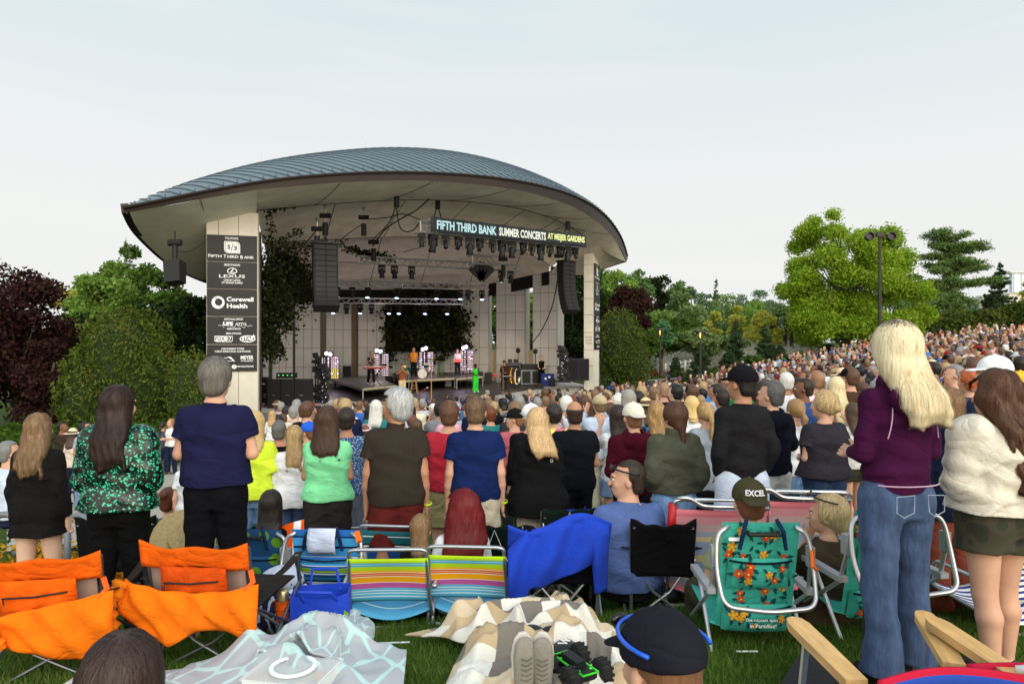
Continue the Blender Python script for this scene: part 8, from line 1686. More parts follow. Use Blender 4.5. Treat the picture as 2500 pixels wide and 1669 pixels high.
def backpack_chair(label, u, d, yaw, mats, seed, floral=True, s=1.0, stripe=None, bag=True, z=None, frame=None, extra=None):
 fr = frame or metalm((196, 196, 198), .4); t = chair_root(label, u, d, yaw, 'beach_chair', s=s, z=z); w = .235
 m = MB(); m.grid(lambda p, q: (-w + 2 * w * p, -.16 + .14 * q, .74 - .62 * q), 14, 20, 0)
 if floral: floral_panel(m, 2 * w, .62, -.16, .12, 26, seed, lambda x, z_: -.16 + .14 * (.74 - z_) / .62 - .003)
 m.build('back_panel', mats, t, smooth=False, thick=0.0)
 def pouch(z0, z1, dep, ww, nm, sd):
  mb = MB(); mb.grid(lambda p, q: ((-ww + 2 * ww * p), -.16 + .14 * (.74 - (z1 + (z0 - z1) * q)) / .62 - .012 - dep * (max(0, math.sin(min(1, p) * 3.1415)) ** .35) * (max(0, math.sin(.25 + q * 2.7)) ** .5), z1 + (z0 - z1) * q), 16, 10, 0)
  if floral: floral_panel(mb, 2 * ww * .9, (z1 - z0) * .9, 0, z0 + .01, 8, sd, lambda x, z_: -.16 + .14 * (.74 - z_) / .62 - .016 - dep * (max(.02, math.cos(x / ww * 1.5)) ** .35) * (max(0, math.sin(.25 + (z1 - z_) / (z1 - z0) * 2.7)) ** .5))
  o = mb.build(nm, mats, t, smooth=False)
  zz = z1 - .012; mb = MB(); mb.tube([(x, -.16 + .14 * (.74 - zz) / .62 - .02 - dep * .8 * (max(.02, math.cos(x / ww * 1.5)) ** .35), zz - .01 * math.cos(x * 8)) for x in np.linspace(-ww, ww, 14)], .006, n=5); mb.build('zipper', cloth((20, 30, 52)), o)
 if bag: pouch(.36, .54, .05, .19, 'upper_pouch', seed + 1); pouch(.10, .27, .08, .205, 'cooler_pouch', seed + 2)
 m = MB(); m.tube(arc_pts([(-.20, -.17, .72), (-.275, -.18, .68), (-.29, -.22, .50), (-.27, -.30, .33), (0, -.315, .31), (.27, -.30, .33), (.29, -.22, .50), (.275, -.18, .68), (.20, -.17, .72)], .07, 6), .0135, n=10); m.build('loop_frame', fr, t, smooth=True)
 for s_ in (-1, 1):
  m = MB(); m.box((s_ * .30, .04, .36), (.05, .40, .03)); m.build('armrest', mat((150, 152, 156), rough=.5, name='grey_plastic'), t)
  m = MB(); m.tube([(s_ * .29, -.17, .50), (s_ * .30, -.12, .34), (s_ * .29, .34, .02)], .0125); m.build('side_tube', fr, t)
  m = MB(); m.tube([(s_ * .29, .18, .36), (s_ * .285, -.12, .0)], .0125); m.build('rear_leg', fr, t)
  m = MB(); m.box((s_ * .292, -.17, .56), (.035, .05, .11)); m.build('hinge', mat((150, 152, 156), rough=.5, name='grey_plastic'), t)
  m = MB(); m.tube([(s_ * .09, -.165, .76), (s_ * .12, -.20, .70), (s_ * .14, -.185, .60)], [.012, .014, .012], n=5); m.build('shoulder_strap', cloth((32, 54, 96)), t)
 m = MB(); m.grid(lambda p, q: (-.27 + .54 * p, -.02 + .45 * q, .13 + .05 * q - .05 * math.sin(p * 3.14)), 8, 6); m.build('seat', mats, t, smooth=True, thick=.005)
 m = MB(); m.tube([(-.09, -.19, .70), (-.09, -.20, .685), (.09, -.20, .685), (.09, -.19, .70)], .013); m.build('carry_handle', black, t)
 return t
t = backpack_chair('turquoise floral backpack chair holding the man in the olive cap', 1835, 3.75, R(-2), flm, 3, s=1.0); t.scale = (.86, 1, .96)
m = MB(); text_into(m, 'The coolest spot', 0, .205, .20, .022, .01, -.165); text_into(m, 'in Paradise!', .01, .175, .16, .022, .01, -.165); m.build('printed_words', wm, t)
m = MB(); m.add([(-.20, -.172, .64), (-.13, -.172, .64), (-.13, -.172, .66), (-.20, -.172, .66)], [(0, 1, 2, 3)]); m.build('label_patch', wm, t)
m = MB(); m.tube([(.265, -.25, .62), (.26, -.27, .54), (.29, -.26, .52)], .012, n=5); m.build('orange_tag', cloth((240, 110, 40)), t)
backpack_chair('second turquoise floral backpack chair behind the flared jeans', 2140, 3.95, R(6), flm, 9, s=1.0)
bs = stripemat([(0, (40, 110, 190)), (.08, (20, 40, 90)), (.10, (70, 160, 220)), (.2, (20, 30, 60)), (.23, (60, 150, 210)), (.33, (226, 232, 240)), (.36, (30, 80, 150)), (.45, (130, 170, 30)), (.52, (20, 30, 50)), (.54, (130, 170, 30)), (.62, (20, 30, 50)), (.65, (190, 206, 230)), (.72, (30, 90, 150)), (.8, (20, 40, 70)), (.85, (50, 140, 190))], 'blue_green_stripes')
t = backpack_chair('blue striped backpack chair with a pale towel, behind the blue tote', 808, 4.95, R(-3), [bs, wm], 1, floral=False, s=.98); m = MB(); m.grid(lambda p, q: (-.10 + .20 * p, -.20 - .03 * math.sin(q * 3), .76 - .18 * q), 8, 8); m.build('towel_end', cloth((190, 200, 226)), t, smooth=True, thick=.008)
m = MB(); m.tube([(.25, -.2, .74), (.28, -.24, .68)], .02, n=5); m.build('orange_tag', cloth((240, 110, 40)), t)
gp = patmat((24, 84, 140), (110, 170, 40), 9, .36, 'leaf_print'); backpack_chair('blue and green leaf patterned chair beside the man in navy', 640, 5.1, R(-8), [gp, wm], 2, floral=False, s=1.0)
backpack_chair('royal blue striped backpack chair right of the dark green chair', 1450, 6.0, R(2), [royal, wm], 5, floral=False, s=1.1); backpack_chair('green and blue striped chair in front of the grey tee woman', 1880, 6.0, R(-5), [stripemat([(0, (30, 60, 70)), (.15, (200, 210, 220)), (.3, (110, 150, 40)), (.45, (30, 60, 90)), (.6, (110, 150, 40)), (.8, (30, 60, 90))], 'green_stripes'), wm], 6, floral=False)
backpack_chair('chair with yellow and blue print behind the cream sweatshirt woman', 2330, 4.9, R(10), [patmat((26, 60, 150), (226, 170, 50), 8, .4, 'blue_print'), wm], 7, floral=False, s=1.0)
sling_chair('navy and white striped low chair at the right picture edge', 2500, 3.9, R(12), bluew, s=1.0)
quad_chair('dark green camping chair in front of the blonde in the rain jacket', 1375, 5.5, R(4), (24, 40, 34), dsteel, sag=.01, h=.88, w=.19); quad_chair('dark green camping chair left of the royal blue blanket', 1215, 5.5, R(-3), (24, 40, 34), dsteel, sag=.0, h=.76, w=.2)
for lb in ('dark green camping chair in front', 'dark green camping chair left'):
 t = [o for o in bpy.data.objects if o.get('label', '').startswith(lb)][0]; hh = .88 if 'front' in lb else .76
 m = MB(); m.tube([(-.09, -.33, hh - .28), (0, -.34, hh - .02), (.10, -.33, hh - .26)], .004, n=4); m.tube([(-.2, -.33, hh - .10), (-.19, -.34, hh - .22), (-.12, -.33, hh - .28)], .005, n=4); m.tube([(.17, -.33, hh - .2), (.23, -.33, hh - .10)], .005, n=4); m.build('elastic_cord', wm, t)
quad_chair('black camping chair behind the seated man in blue', 1602, 5.0, R(-3), (23, 22, 25), steel, sag=.05, h=.74, w=.205)
tb = quad_chair('black camping chair covered by the royal blue blanket', 1362, 4.8, R(2), (20, 20, 30), steel, sag=.04, h=.74, w=.24)
quad_chair('black folding chair at the left behind the sequin top', 330, 5.4, R(5), (26, 26, 30), dsteel)
quad_chair('black camping chair in front of the charcoal sweatshirt man', 1720, 6.2, R(2), (30, 32, 34), dsteel, sag=0, h=.84)
t = chair_root('orange and white towel over a chair behind the mint green woman', 738, 6.0, 0, 'towel', 'towel'); m = MB(); m.grid(lambda p, q: (-.26 + .5 * p, -.05 - .10 * q + .03 * math.sin(p * 9), .78 - .15 * (1 - p) ** 2 - .6 * q), 14, 10); o = m.build('cloth', stripemat([(0, (222, 84, 14)), (.42, (230, 228, 226)), (.55, (222, 84, 14))], 'orange_towel', axis=0), t, smooth=True, thick=.012)
t = chair_root('royal blue fleece blanket draped over the black camping chair', 1362, 4.8, R(2), 'blanket', 'blanket'); t.scale = (1, 1, .84)
def bk_(p, q):
 x = -.36 + .66 * p; top = .90 - .06 * math.sin(p * 6.5) * (p > .2) - .22 * max(0, .25 - p) * 4; L_ = (.30 + .15 * math.sin(.2 + p * 2.9) + (.24 if p > .86 else 0) + (.12 if p < .2 else 0)); z_ = top - L_ * q
 y_ = -.345 - .03 * math.sin(q * 3.1) - .03 * math.sin(p * 15 + q * 4); y_ += .10 * max(0, p - .9) * 10 * q
 if q < .12: y_ = -.31 + .0 - .35 * (q); z_ = top + .006 - .03 * (q / .12)
 return (x, y_, z_)
m = MB(); m.grid(bk_, 44, 24); m.grid(lambda p, q: (-.36 + .68 * p, -.345 + .10 * q, .89 - .06 * math.sin((p) * 6.2) - .20 * q), 30, 6); m.build('cloth', mat((22, 62, 186), rough=.95, var=.12, bump=.3, name='fleece'), t, smooth=True, thick=.014)
wood_ = mat((206, 164, 104), rough=.45, var=.22, vs=7, stretch=(6, 1, 6), name='varnished_wood')
def woodchair(label, xc, y0, fabric, w=.26):
 z = G(xc, y0); t = thing('beach_chair', label, 'chair', (xc, y0, z), 0)
 for s_ in (-1, 1):
  m = MB(); n_ = 12; vs = []; 
  prof = [(-.032, -.26), (-.036, 0), (-.036, .14), (-.026, .18), (0, .195), (.026, .18), (.036, .14), (.036, 0), (.032, -.26)]
  k_ = len(prof); m.add([(s_ * w + a_, .20 + b_, .56) for a_, b_ in prof] + [(s_ * w + a_, .20 + b_, .535) for a_, b_ in prof], [tuple(range(k_))[::-1], tuple(range(k_, 2 * k_))] + [(i, (i + 1) % k_, (i + 1) % k_ + k_, i + k_) for i in range(k_)]); m.build('armrest', wood_, t)
  m = MB(); m.tube([(s_ * w, .28, .52), (s_ * w, .40, .0)], .013); m.tube([(s_ * w, .02, .52), (s_ * w, -.14, .0)], .013); m.build('leg', steel, t)
 m = MB(); m.grid(lambda p, q: (-w + .01 + (2 * w - .02) * p, -.03 - .13 * (1 - q) + .05 * math.sin(p * 3.14), .60 - .46 * q + .012 * math.sin(p * 3.14) * (1 - q) ** 2), 20, 12); m.build('back_sling', fabric, t, smooth=True, thick=.008)
 m = MB(); m.grid(lambda p, q: (-w + .01 + (2 * w - .02) * p, -.03 + .5 * q, .20 + .08 * q - .04 * math.sin(p * 3.14)), 12, 8); m.build('seat_sling', fabric, t, smooth=True, thick=.006)
 m = MB(); m.tube([(-w, -.15, .56), (-w, .10, .10)], .013); m.tube([(w, -.15, .56), (w, .10, .10)], .013); m.build('back_frame', steel, t); return t
f1 = stripemat([(0, (170, 20, 50)), (.035, (40, 70, 160)), (.16, (24, 40, 100)), (.2, (120, 70, 150)), (.26, (30, 60, 150)), (.36, (90, 160, 210)), (.42, (30, 60, 150)), (.56, (24, 40, 100)), (.66, (90, 160, 210)), (.72, (30, 60, 150))], 'blue_red_stripes')
t = woodchair('wooden armed beach chair with red and blue stripes, lower right', 1.24, 2.03, f1, .245); t.scale = (1, 1, 1.12); t = woodchair('wooden armed beach chair with blue stripes and a white ribbon at the corner', 1.66, 2.12, f1, .26); t.rotation_euler = (0, 0, R(-20)); t.scale = (1, 1, 1.05)
m = MB(); m.tube([(-.13, -.17, .61), (-.02, -.19, .63), (.05, -.19, .66)], [.01, .022, .012], n=6); m.tube([(-.02, -.19, .63), (-.03, -.21, .58), (-.05, -.20, .54)], [.015, .02, .006], n=6); m.build('white_ribbon', wm, t, smooth=True)
t = thing('folded_chair_bag', 'black stiff folded pads lying behind the flared jeans', 'bag', (1.62, 3.02, G(1.6, 3)))
m = MB()
m.add([(-.50, -.05, .03), (-.25, .2, .14), (-.10, .16, .16), (-.10, -.08, .08), (-.3, -.25, .03)], [(0, 1, 2, 3, 4)]); m.build('pad', mat((30, 30, 33), rough=.95, bump=.5, bs=80, name='felt'), t, thick=.03)
m = MB(); m.add([(.16, .45, .1), (.18, .48, .34), (.36, .46, .33), (.42, .3, .16), (.36, .2, .02), (.2, .25, .02)], [(0, 1, 2, 3, 4, 5)]); m.build('side_pad', mat((46, 46, 50), rough=.95, bump=.5, bs=80, name='felt2'), t, thick=.04)
m = MB(); m.box((-.42, -.42, .05), (.55, .25, .03), Matrix.Rotation(R(-35), 3, 'Z')); m.build('striped_lining', stripemat([(0, (196, 186, 170)), (.5, (120, 40, 44))], 'lining'), t)
def blanket(label, quad, hfn, m_, nu=110, nv=80, name='picnic_blanket'):
 a_, b_, c_, d_ = [np.array(q, float) for q in quad]
 mb = MB()
 def fn(p, q):
  xy_ = (a_ * (1 - p) + b_ * p) * (1 - q) + (d_ * (1 - p) + c_ * p) * q; wx = .02 * math.sin(p * 19 + q * 4); x_, y_ = xy_[0] + wx, xy_[1] + .02 * math.sin(q * 17 + p * 6); return (x_, y_, G(x_, y_) + .03 + hfn(p, q, x_, y_))
 mb.grid(fn, nu, nv); o = mb.build(name, m_, smooth=True, thick=.012); tag(o, label, 'blanket'); return o
def ridged(x, y, s, seed):
 from mathutils import noise
 v = noise.noise(Vector((x * s, y * s, seed))) + .5 * noise.noise(Vector((x * s * 2.1 + 3, y * s * 2.1, seed + 4))); return 1 - abs(v) * 2.2
def quatre():
 m, t, b = newmat('lattice_fleece'); b.inputs['Roughness'].default_value = .95; u = t.nodes.new('ShaderNodeUVMap'); mp_ = t.nodes.new('ShaderNodeMapping'); mp_.inputs['Scale'].default_value = (11, 7, 1); mp_.inputs['Rotation'].default_value = (0, 0, .6)
 v = t.nodes.new('ShaderNodeTexVoronoi'); v.feature = 'DISTANCE_TO_EDGE'; v.inputs['Scale'].default_value = 1; v.inputs['Randomness'].default_value = .35; r = t.nodes.new('ShaderNodeValToRGB'); r.color_ramp.elements[0].position = .06; r.color_ramp.elements[0].color = lin((178, 208, 206)) + (1,); r.color_ramp.elements[1].position = .09; r.color_ramp.elements[1].color = lin((166, 170, 176)) + (1,)
 t.links.new(u.outputs[0], mp_.inputs[0]); t.links.new(mp_.outputs[0], v.inputs['Vector']); t.links.new(v.outputs['Distance'], r.inputs[0]); t.links.new(r.outputs[0], b.inputs['Base Color']); return m
def checks():
 m, t, b = newmat('checked_fleece'); b.inputs['Roughness'].default_value = .97; u = t.nodes.new('ShaderNodeUVMap'); mp_ = t.nodes.new('ShaderNodeMapping'); mp_.inputs['Scale'].default_value = (7, 7, 1)
 v = t.nodes.new('ShaderNodeTexVoronoi'); v.inputs['Scale'].default_value = 1; v.inputs['Randomness'].default_value = .0; v.distance = 'CHEBYCHEV'; s_ = t.nodes.new('ShaderNodeSeparateColor'); r = t.nodes.new('ShaderNodeValToRGB'); r.color_ramp.interpolation = 'CONSTANT'
 r.color_ramp.elements[0].color = lin((222, 218, 208)) + (1,); r.color_ramp.elements[1].position = .36; r.color_ramp.elements[1].color = lin((190, 166, 132)) + (1,); e = r.color_ramp.elements.new(.62); e.color = lin((122, 114, 106)) + (1,); e = r.color_ramp.elements.new(.84); e.color = lin((204, 186, 158)) + (1,)
 t.links.new(u.outputs[0], mp_.inputs[0]); t.links.new(mp_.outputs[0], v.inputs['Vector']); t.links.new(v.outputs['Color'], s_.inputs[0]); t.links.new(s_.outputs[0], r.inputs[0]); t.links.new(r.outputs[0], b.inputs['Base Color'])
 n = t.nodes.new('ShaderNodeTexNoise'); n.inputs['Scale'].default_value = 60; bp = t.nodes.new('ShaderNodeBump'); bp.inputs['Strength'].default_value = .5; bp.inputs['Distance'].default_value = .01; t.links.new(n.outputs[0], bp.inputs['Height']); t.links.new(bp.outputs[0], b.inputs['Normal']); return m
def h1(p, q, x, y):
 l_ = math.exp(-((x + .95) / .26) ** 2 - ((y - 3.45) / .38) ** 2); l2 = math.exp(-((x + 1.32) / .12) ** 2 - ((y - 3.55) / .2) ** 2); r_ = max(0, ridged(x, y, 3.2, 2)); return .012 + .012 * math.sin(x * 7 + y * 5) + l_ * (.10 + .16 * r_) + l2 * .16 + .02 * max(0, ridged(x, y, 2.5, 7)) * (x > -1.6)
blanket('grey blanket with pale aqua lattice pattern in the lower left', [(-2.25, 2.35), (-.45, 2.30), (-.52, 3.5), (-2.05, 3.35)], h1, quatre(), 150, 110)
bk2_ = blanket('grey lattice blanket corner bunched in front of the tote', [(-1.30, 3.2), (-.72, 3.2), (-.80, 4.02), (-1.06, 4.02)], lambda p, q, x, y: .03 + .17 * math.sin(min(1, p) * 3.14) * (1 - .3 * q) * (.7 + .5 * max(0, ridged(x, y, 4, 3))), quatre(), 60, 50)
def h2(p, q, x, y):
 e = min(1, 6 * min(p, 1 - p, q + .2, 1 - q)); far = min(1, max(0, (y - 2.9) / .5)); return .01 + e * (.05 + (.03 + .12 * far) * max(0, ridged(x, y, 3.0, 11)) + .03 * max(0, ridged(x, y, 6.0, 5)))
blanket('fleece blanket in beige, white and grey checks at the bottom centre', [(-.42, 2.3), (.60, 2.3), (.72, 3.4), (-.22, 3.9)], h2, checks(), 170, 150)
blanket('rumpled part of the checked fleece blanket reaching the rainbow chairs', [(-.62, 3.95), (-.05, 3.55), (.58, 3.6), (.45, 4.25)], lambda p, q, x, y: .02 + min(1, 5 * min(p, 1 - p, q, 1 - q) + .1) * (.06 + .15 * max(0, ridged(x, y, 3.4, 8))), checks(), 110, 90)
x, y = xy(716, 3.08); t = thing('food_container', 'clear plastic food container with a round lidded bowl on the lattice blanket', 'container', (x, y, G(x, y) + .07), R(-12))
pl = mat((226, 228, 226), rough=.2, var=.03, spec=.6, name='clear_plastic'); m = MB(); W_, D_, H_ = .34, .26, .075
for (cx, cy, sx_, sy_) in ((0, -D_ / 2, W_, .008), (0, D_ / 2, W_, .008), (-W_ / 2, 0, .008, D_), (W_ / 2, 0, .008, D_)): m.box((cx, cy, H_ / 2), (sx_, sy_, H_))
m.box((0, 0, .006), (W_, D_, .01)); m.build('tray', pl, t)
m = MB(); m.box((0, 0, H_), (W_ + .02, D_ + .02, .008)); m.build('lid', mat((236, 238, 236), rough=.15, spec=.6, alpha=.35, var=0, name='lid_plastic'), t)
m = MB(); m.lathe([(.085, .085), (.105, .085), (.105, .092), (.085, .092), (.085, .085)], (0, 0, 0), 30); m.build('rim_ring', mat((240, 242, 240), rough=.3, name='white_ring'), t)
for i, (fx, fy, cc) in enumerate(((-.1, .08, (190, 130, 70)), (.12, .03, (200, 140, 80)), (-.1, -.06, (226, 190, 170)), (.08, -.08, (214, 196, 160)), (.02, .09, (216, 200, 180)))): m = MB(); m.ell((fx, fy, .035), (.045, .035, .028), 14, 8); m.build('food', mat(cc, var=.3, vs=40, bump=.5, name='food'), t, smooth=True)
x, y = xy(785, 4.0); t = thing('tote_bag', 'blue shopping tote with white print and a green leaf', 'bag', (x, y, G(x, y)), R(8)); tb_ = mat((20, 62, 190), rough=.6, var=.10, vs=8, bump=.3, bs=14, name='tote_fabric')
m = MB(); W_, D_, H_ = .34, .18, .33
def tw(p, q):
 a_ = p * 4; k_ = int(a_) % 4; f = a_ - int(a_); c = [(-W_ / 2, -D_ / 2), (W_ / 2, -D_ / 2), (W_ / 2, D_ / 2), (-W_ / 2, D_ / 2)]; a1, b1 = c[k_], c[(k_ + 1) % 4]; x_, y_ = a1[0] + (b1[0] - a1[0]) * f, a1[1] + (b1[1] - a1[1]) * f; w_ = 1 - .06 * q; return (x_ * w_, y_ * w_ + .008 * math.sin(f * 6.28) * math.sin(q * 3), H_ * q - .03 * q * (k_ == 0) * math.sin(f * 3.14))
m.grid(tw, 48, 12); m.box((0, 0, .005), (W_ * .98, D_ * .98, .008)); m.build('bag_body', tb_, t, thick=.004)
for s_ in (-1, 1): m = MB(); m.tube([(-.08, s_ * D_ * .46, H_ - .04), (-.09 + .02 * s_, s_ * .12, H_ + .03 + .05 * (s_ > 0)), (.07, s_ * .13, H_ + .02 + .05 * (s_ > 0)), (.10, s_ * D_ * .46, H_ - .04)], .010, n=6); m.build('handle', tb_, t)
m = MB(); text_into(m, 'meijer', .10, .045, .13, .035, .03, -D_ / 2 - .012); m.build('printed_word', wm, t); m = MB(); m.add([(.145, -D_ / 2 - .012, .12), (.17, -D_ / 2 - .012, .16), (.165, -D_ / 2 - .012, .22), (.14, -D_ / 2 - .012, .24), (.13, -D_ / 2 - .012, .17)], [(0, 1, 2, 3, 4)]); m.build('printed_leaf', mat((120, 170, 40), name='leaf_green'), t)
x, y = xy(688, 4.45); t = thing('fabric_bundle', 'navy and white patterned wrap bundled on the ground beside the tote', 'bag', (x, y, G(x, y)))
def blob(rx, ry, rz_, seed, cz):
 def fn(p, q):
  th = p * 6.2832; ph = q * 3.1416; r_ = 1 + .12 * ridged(math.cos(th) * 1.2 + seed, math.sin(th) * 1.2 + q * 3, 1.3, seed); return (rx * r_ * math.sin(ph) * math.cos(th), ry * r_ * math.sin(ph) * math.sin(th), cz + rz_ * r_ * math.cos(ph))
 return fn
nav = patmat((28, 28, 72), (214, 220, 236), 13, .22, 'paisley'); 
def swirl():
 m, t_, b = newmat('swirl_print'); b.inputs['Roughness'].default_value = .9; tcn = t_.nodes.new('ShaderNodeTexCoord'); w_ = t_.nodes.new('ShaderNodeTexWave'); w_.inputs['Scale'].default_value = 5; w_.inputs['Distortion'].default_value = 9; w_.inputs['Detail'].default_value = 3; w_.inputs['Detail Scale'].default_value = 2
 r = t_.nodes.new('ShaderNodeValToRGB'); r.color_ramp.interpolation = 'CONSTANT'; r.color_ramp.elements[0].color = lin((26, 26, 66)) + (1,); r.color_ramp.elements[1].position = .72; r.color_ramp.elements[1].color = lin((206, 214, 234)) + (1,); t_.links.new(tcn.outputs['Object'], w_.inputs['Vector']); t_.links.new(w_.outputs[1], r.inputs[0]); t_.links.new(r.outputs[0], b.inputs['Base Color']); return m
m = MB(); m.grid(blob(.20, .16, .19, 2.0, .17), 50, 30); m.build('wrap', swirl(), t, smooth=True); m = MB(); m.grid(blob(.13, .12, .08, 5.0, .34), 30, 20); m.build('pale_scarf', patmat((176, 184, 206), (60, 64, 110), 18, .2, 'scarf'), t, smooth=True)
x, y = xy(690, 3.95); t = thing('drink_can', 'drink can standing in the orange cup holder', 'can', (x, y, G(x, y) + .22)); m = MB(); m.lathe([(.001, 0), (.03, 0), (.033, .01), (.033, .11), (.027, .12), (.001, .12)]); m.build('can', metalm((196, 180, 140), .3), t, smooth=True); m = MB(); m.lathe([(.001, -.05), (.035, -.05), (.045, .06)]); m.build('cup_holder', cloth((206, 84, 24)), t, thick=.004)
sh = mat((142, 136, 126), rough=.9, var=.12, vs=20, bump=.4, bs=120, name='knit_shoe')
def sneaker(label, u, d, yaw, tilt):
 x, y = xy(u, d); t = thing('sneaker', label, 'shoe', (x, y, G(x, y) + .045), yaw); Fd = Field((-.08, -.08, -.03), (.08, .12, .36), .005)
 Fd.prof([(0, .036, .040), (.06, .038, .042), (.14, .043, .040), (.22, .048, .032), (.28, .040, .024), (.305, .018, .012)], k=0, p=2.2); Fd.ell((0, .05, .05), (.036, .05, .05), k=.02); V_, Q_ = Fd.mesh(); rt_ = np.array(Matrix.Rotation(tilt, 3, 'X')); np_mesh('upper', V_ @ rt_.T, Q_, sh, t)
 Fd = Field((-.08, -.08, -.03), (.08, .12, .36), .006); Fd.prof([(-.01, .036, .012, 0, -.0), (.14, .046, .012), (.22, .052, .012), (.29, .040, .010), (.315, .016, .008)], k=0, c=(0, .034, 0)); V_, Q_ = Fd.mesh(); np_mesh('sole', V_ @ rt_.T, Q_, mat((200, 196, 188), name='rubber_sole'), t)
 m = MB()
 for i in range(7): m.tube([Vector(rt_ @ np.array(q)) for q in ((-.024, -.034, .10 + .022 * i), (0, -.044, .094 + .022 * i), (.024, -.034, .10 + .022 * i))], .003, n=5)
 m.build('laces', mat((104, 98, 90), name='lace'), t); return t
sneaker('grey knit sneaker on the right of the upright pair', 1325, 2.95, R(-4), R(10)); sneaker('grey knit sneaker on the left of the upright pair, tilted outward', 1278, 2.92, R(14), R(4))
x, y = xy(1406, 3.02); t = thing('toy_truck', 'small black and green toy monster truck upside down on the checked blanket', 'toy car', (x, y, G(x, y) + .16), R(30)); gn = mat((60, 210, 50), rough=.4, name='bright_green')
m = MB(); m.box((0, 0, 0), (.09, .19, .035)); m.box((0, .02, .03), (.05, .12, .03)); m.build('chassis', black, t)
for (px, py) in ((-.085, -.08), (.085, -.08), (-.085, .09), (.085, .09)):
 m = MB(); m.lathe([(.016, -.028), (.045, -.024), (.052, -.01), (.052, .01), (.045, .024), (.016, .028)], (px, py, .0), 16, rot=Matrix.Rotation(R(90), 3, 'Y')); [m.box((px, py + .052 * math.cos(a_), .052 * math.sin(a_)), (.05, .010, .010)) for a_ in np.linspace(0, 6.28, 13)[:-1]]; w_ = m.build('wheel', mat((26, 26, 28), rough=.8, name='toy_rubber'), t)
 m = MB(); m.tube([(px * .3, py * .8, .02), (px * .8, py, .0)], .006, n=5); m.build('axle', gn, t)
m = MB(); m.tube([(-.04, -.11, .02), (.04, -.11, .02), (.04, .12, .02), (-.04, .12, .02)], .005, n=5, closed=True); m.build('green_frame', gn, t)
x, y = xy(1300, 3.35); t = thing('black_gloves', 'pair of glossy black padded gloves lying above the sneakers', 'gloves', (x, y, G(x, y) + .19), R(-8)); glm = mat((22, 22, 26), rough=.3, name='black_leather')
for i, (cx, cy, r1, r2) in enumerate(((-.08, 0, .055, .05), (.0, -.01, .065, .045), (.09, -.01, .05, .035))): m = MB(); m.ell((cx, cy, 0), (r1, r2, .04), 16, 10); m.build('padding', glm, t, smooth=True)
x, y = xy(1378, 3.2); t = thing('black_pouch', 'small black pouch with a white zigzag print beside the toy truck', 'pouch', (x, y, G(x, y) + .17), R(-30)); m = MB(); m.ell((0, 0, 0), (.055, .075, .03), 14, 8); m.build('body', glm, t, smooth=True); m = MB(); m.tube([(-.02, -.03, .028), (.02, -.015, .031), (-.02, 0, .032), (.02, .015, .031), (-.015, .03, .028)], .004, n=5); m.build('print', wm, t)
x, y = xy(1281, 3.12); t = thing('skate_wheel', 'small tan wheel next to the sneakers', 'wheel', (x, y, G(x, y) + .15)); m = MB(); m.lathe([(.008, -.018), (.022, -.018), (.027, 0), (.022, .018), (.008, .018)], rot=Matrix.Rotation(R(60), 3, 'X')); m.build('tyre', mat((190, 130, 96), rough=.4, name='tan_rubber'), t, smooth=True); m = MB(); m.lathe([(.001, -.016), (.009, -.019), (.009, .019), (.001, .016)], rot=Matrix.Rotation(R(60), 3, 'X')); m.build('hub', black, t)
x, y = xy(447, 4.7); t = thing('straw_hat', 'wide straw hat hanging behind the orange chair', 'hat', (x, y, -1.36)); m = MB(); m.lathe([(.085, .10), (.09, .02), (.10, 0), (.21, -.015)], rot=Matrix.Rotation(R(65), 3, 'X') @ Matrix.Rotation(R(20), 3, 'Y')); m.lathe([(.001, .11), (.085, .10)], rot=Matrix.Rotation(R(65), 3, 'X') @ Matrix.Rotation(R(20), 3, 'Y')); m.build('straw', mat((196, 176, 130), rough=.9, var=.15, vs=60, bump=.5, bs=90, name='straw'), t, thick=.005); m = MB(); m.lathe([(.092, .035), (.094, .01)], rot=Matrix.Rotation(R(65), 3, 'X') @ Matrix.Rotation(R(20), 3, 'Y')); m.build('hat_band', cloth((90, 70, 50)), t)
for i, (us, lb) in enumerate((((-60, 30), 'grey handrail pipe at the left edge by the flowers'), ((165, 205), 'grey handrail pipe between the black jacket and the sequin top'))):
 m = MB(); d = 6.2; a_ = P(us[0], 1265, d); b_ = P(us[1], 1252, d); c_ = Vector((b_.x + .1, d, b_.z - .1)); m.tube(arc_pts([(a_.x, d, a_.z), (b_.x, d, b_.z), (c_.x, d, c_.z - .25), (b_.x - .05, d + .1, c_.z - .3)], .08), .03, n=10); m.tube([(b_.x - .15, d, b_.z), (b_.x - .15, d, G(b_.x, d))], .03); o = m.build('handrail', mat((120, 124, 130), rough=.5, metal=.3, name='grey_pipe'), smooth=True); tag(o, lb, 'handrail')
fl_ = []; cols2 = leafmat([(40, 60, 20), (70, 84, 30), (220, 170, 30), (232, 120, 30)], name='flower_mix')
for i in range(300): x = rng.uniform(-4.9, -3.6) if i < 200 else rng.uniform(-3.95, -3.4); y = rng.uniform(6.3, 7.2); fl_.append(np.array([x, y, G(x, y)]) + rng.normal(size=(12, 3)) * .06 + np.array([0, 0, rng.uniform(.0, .45)]))
o = leaf_mesh('marigold_bed', np.concatenate(fl_), .055, cols2, aspect=.7); tag(o, 'bed of orange and yellow flowers by the left handrail', 'flowers', kind='stuff')
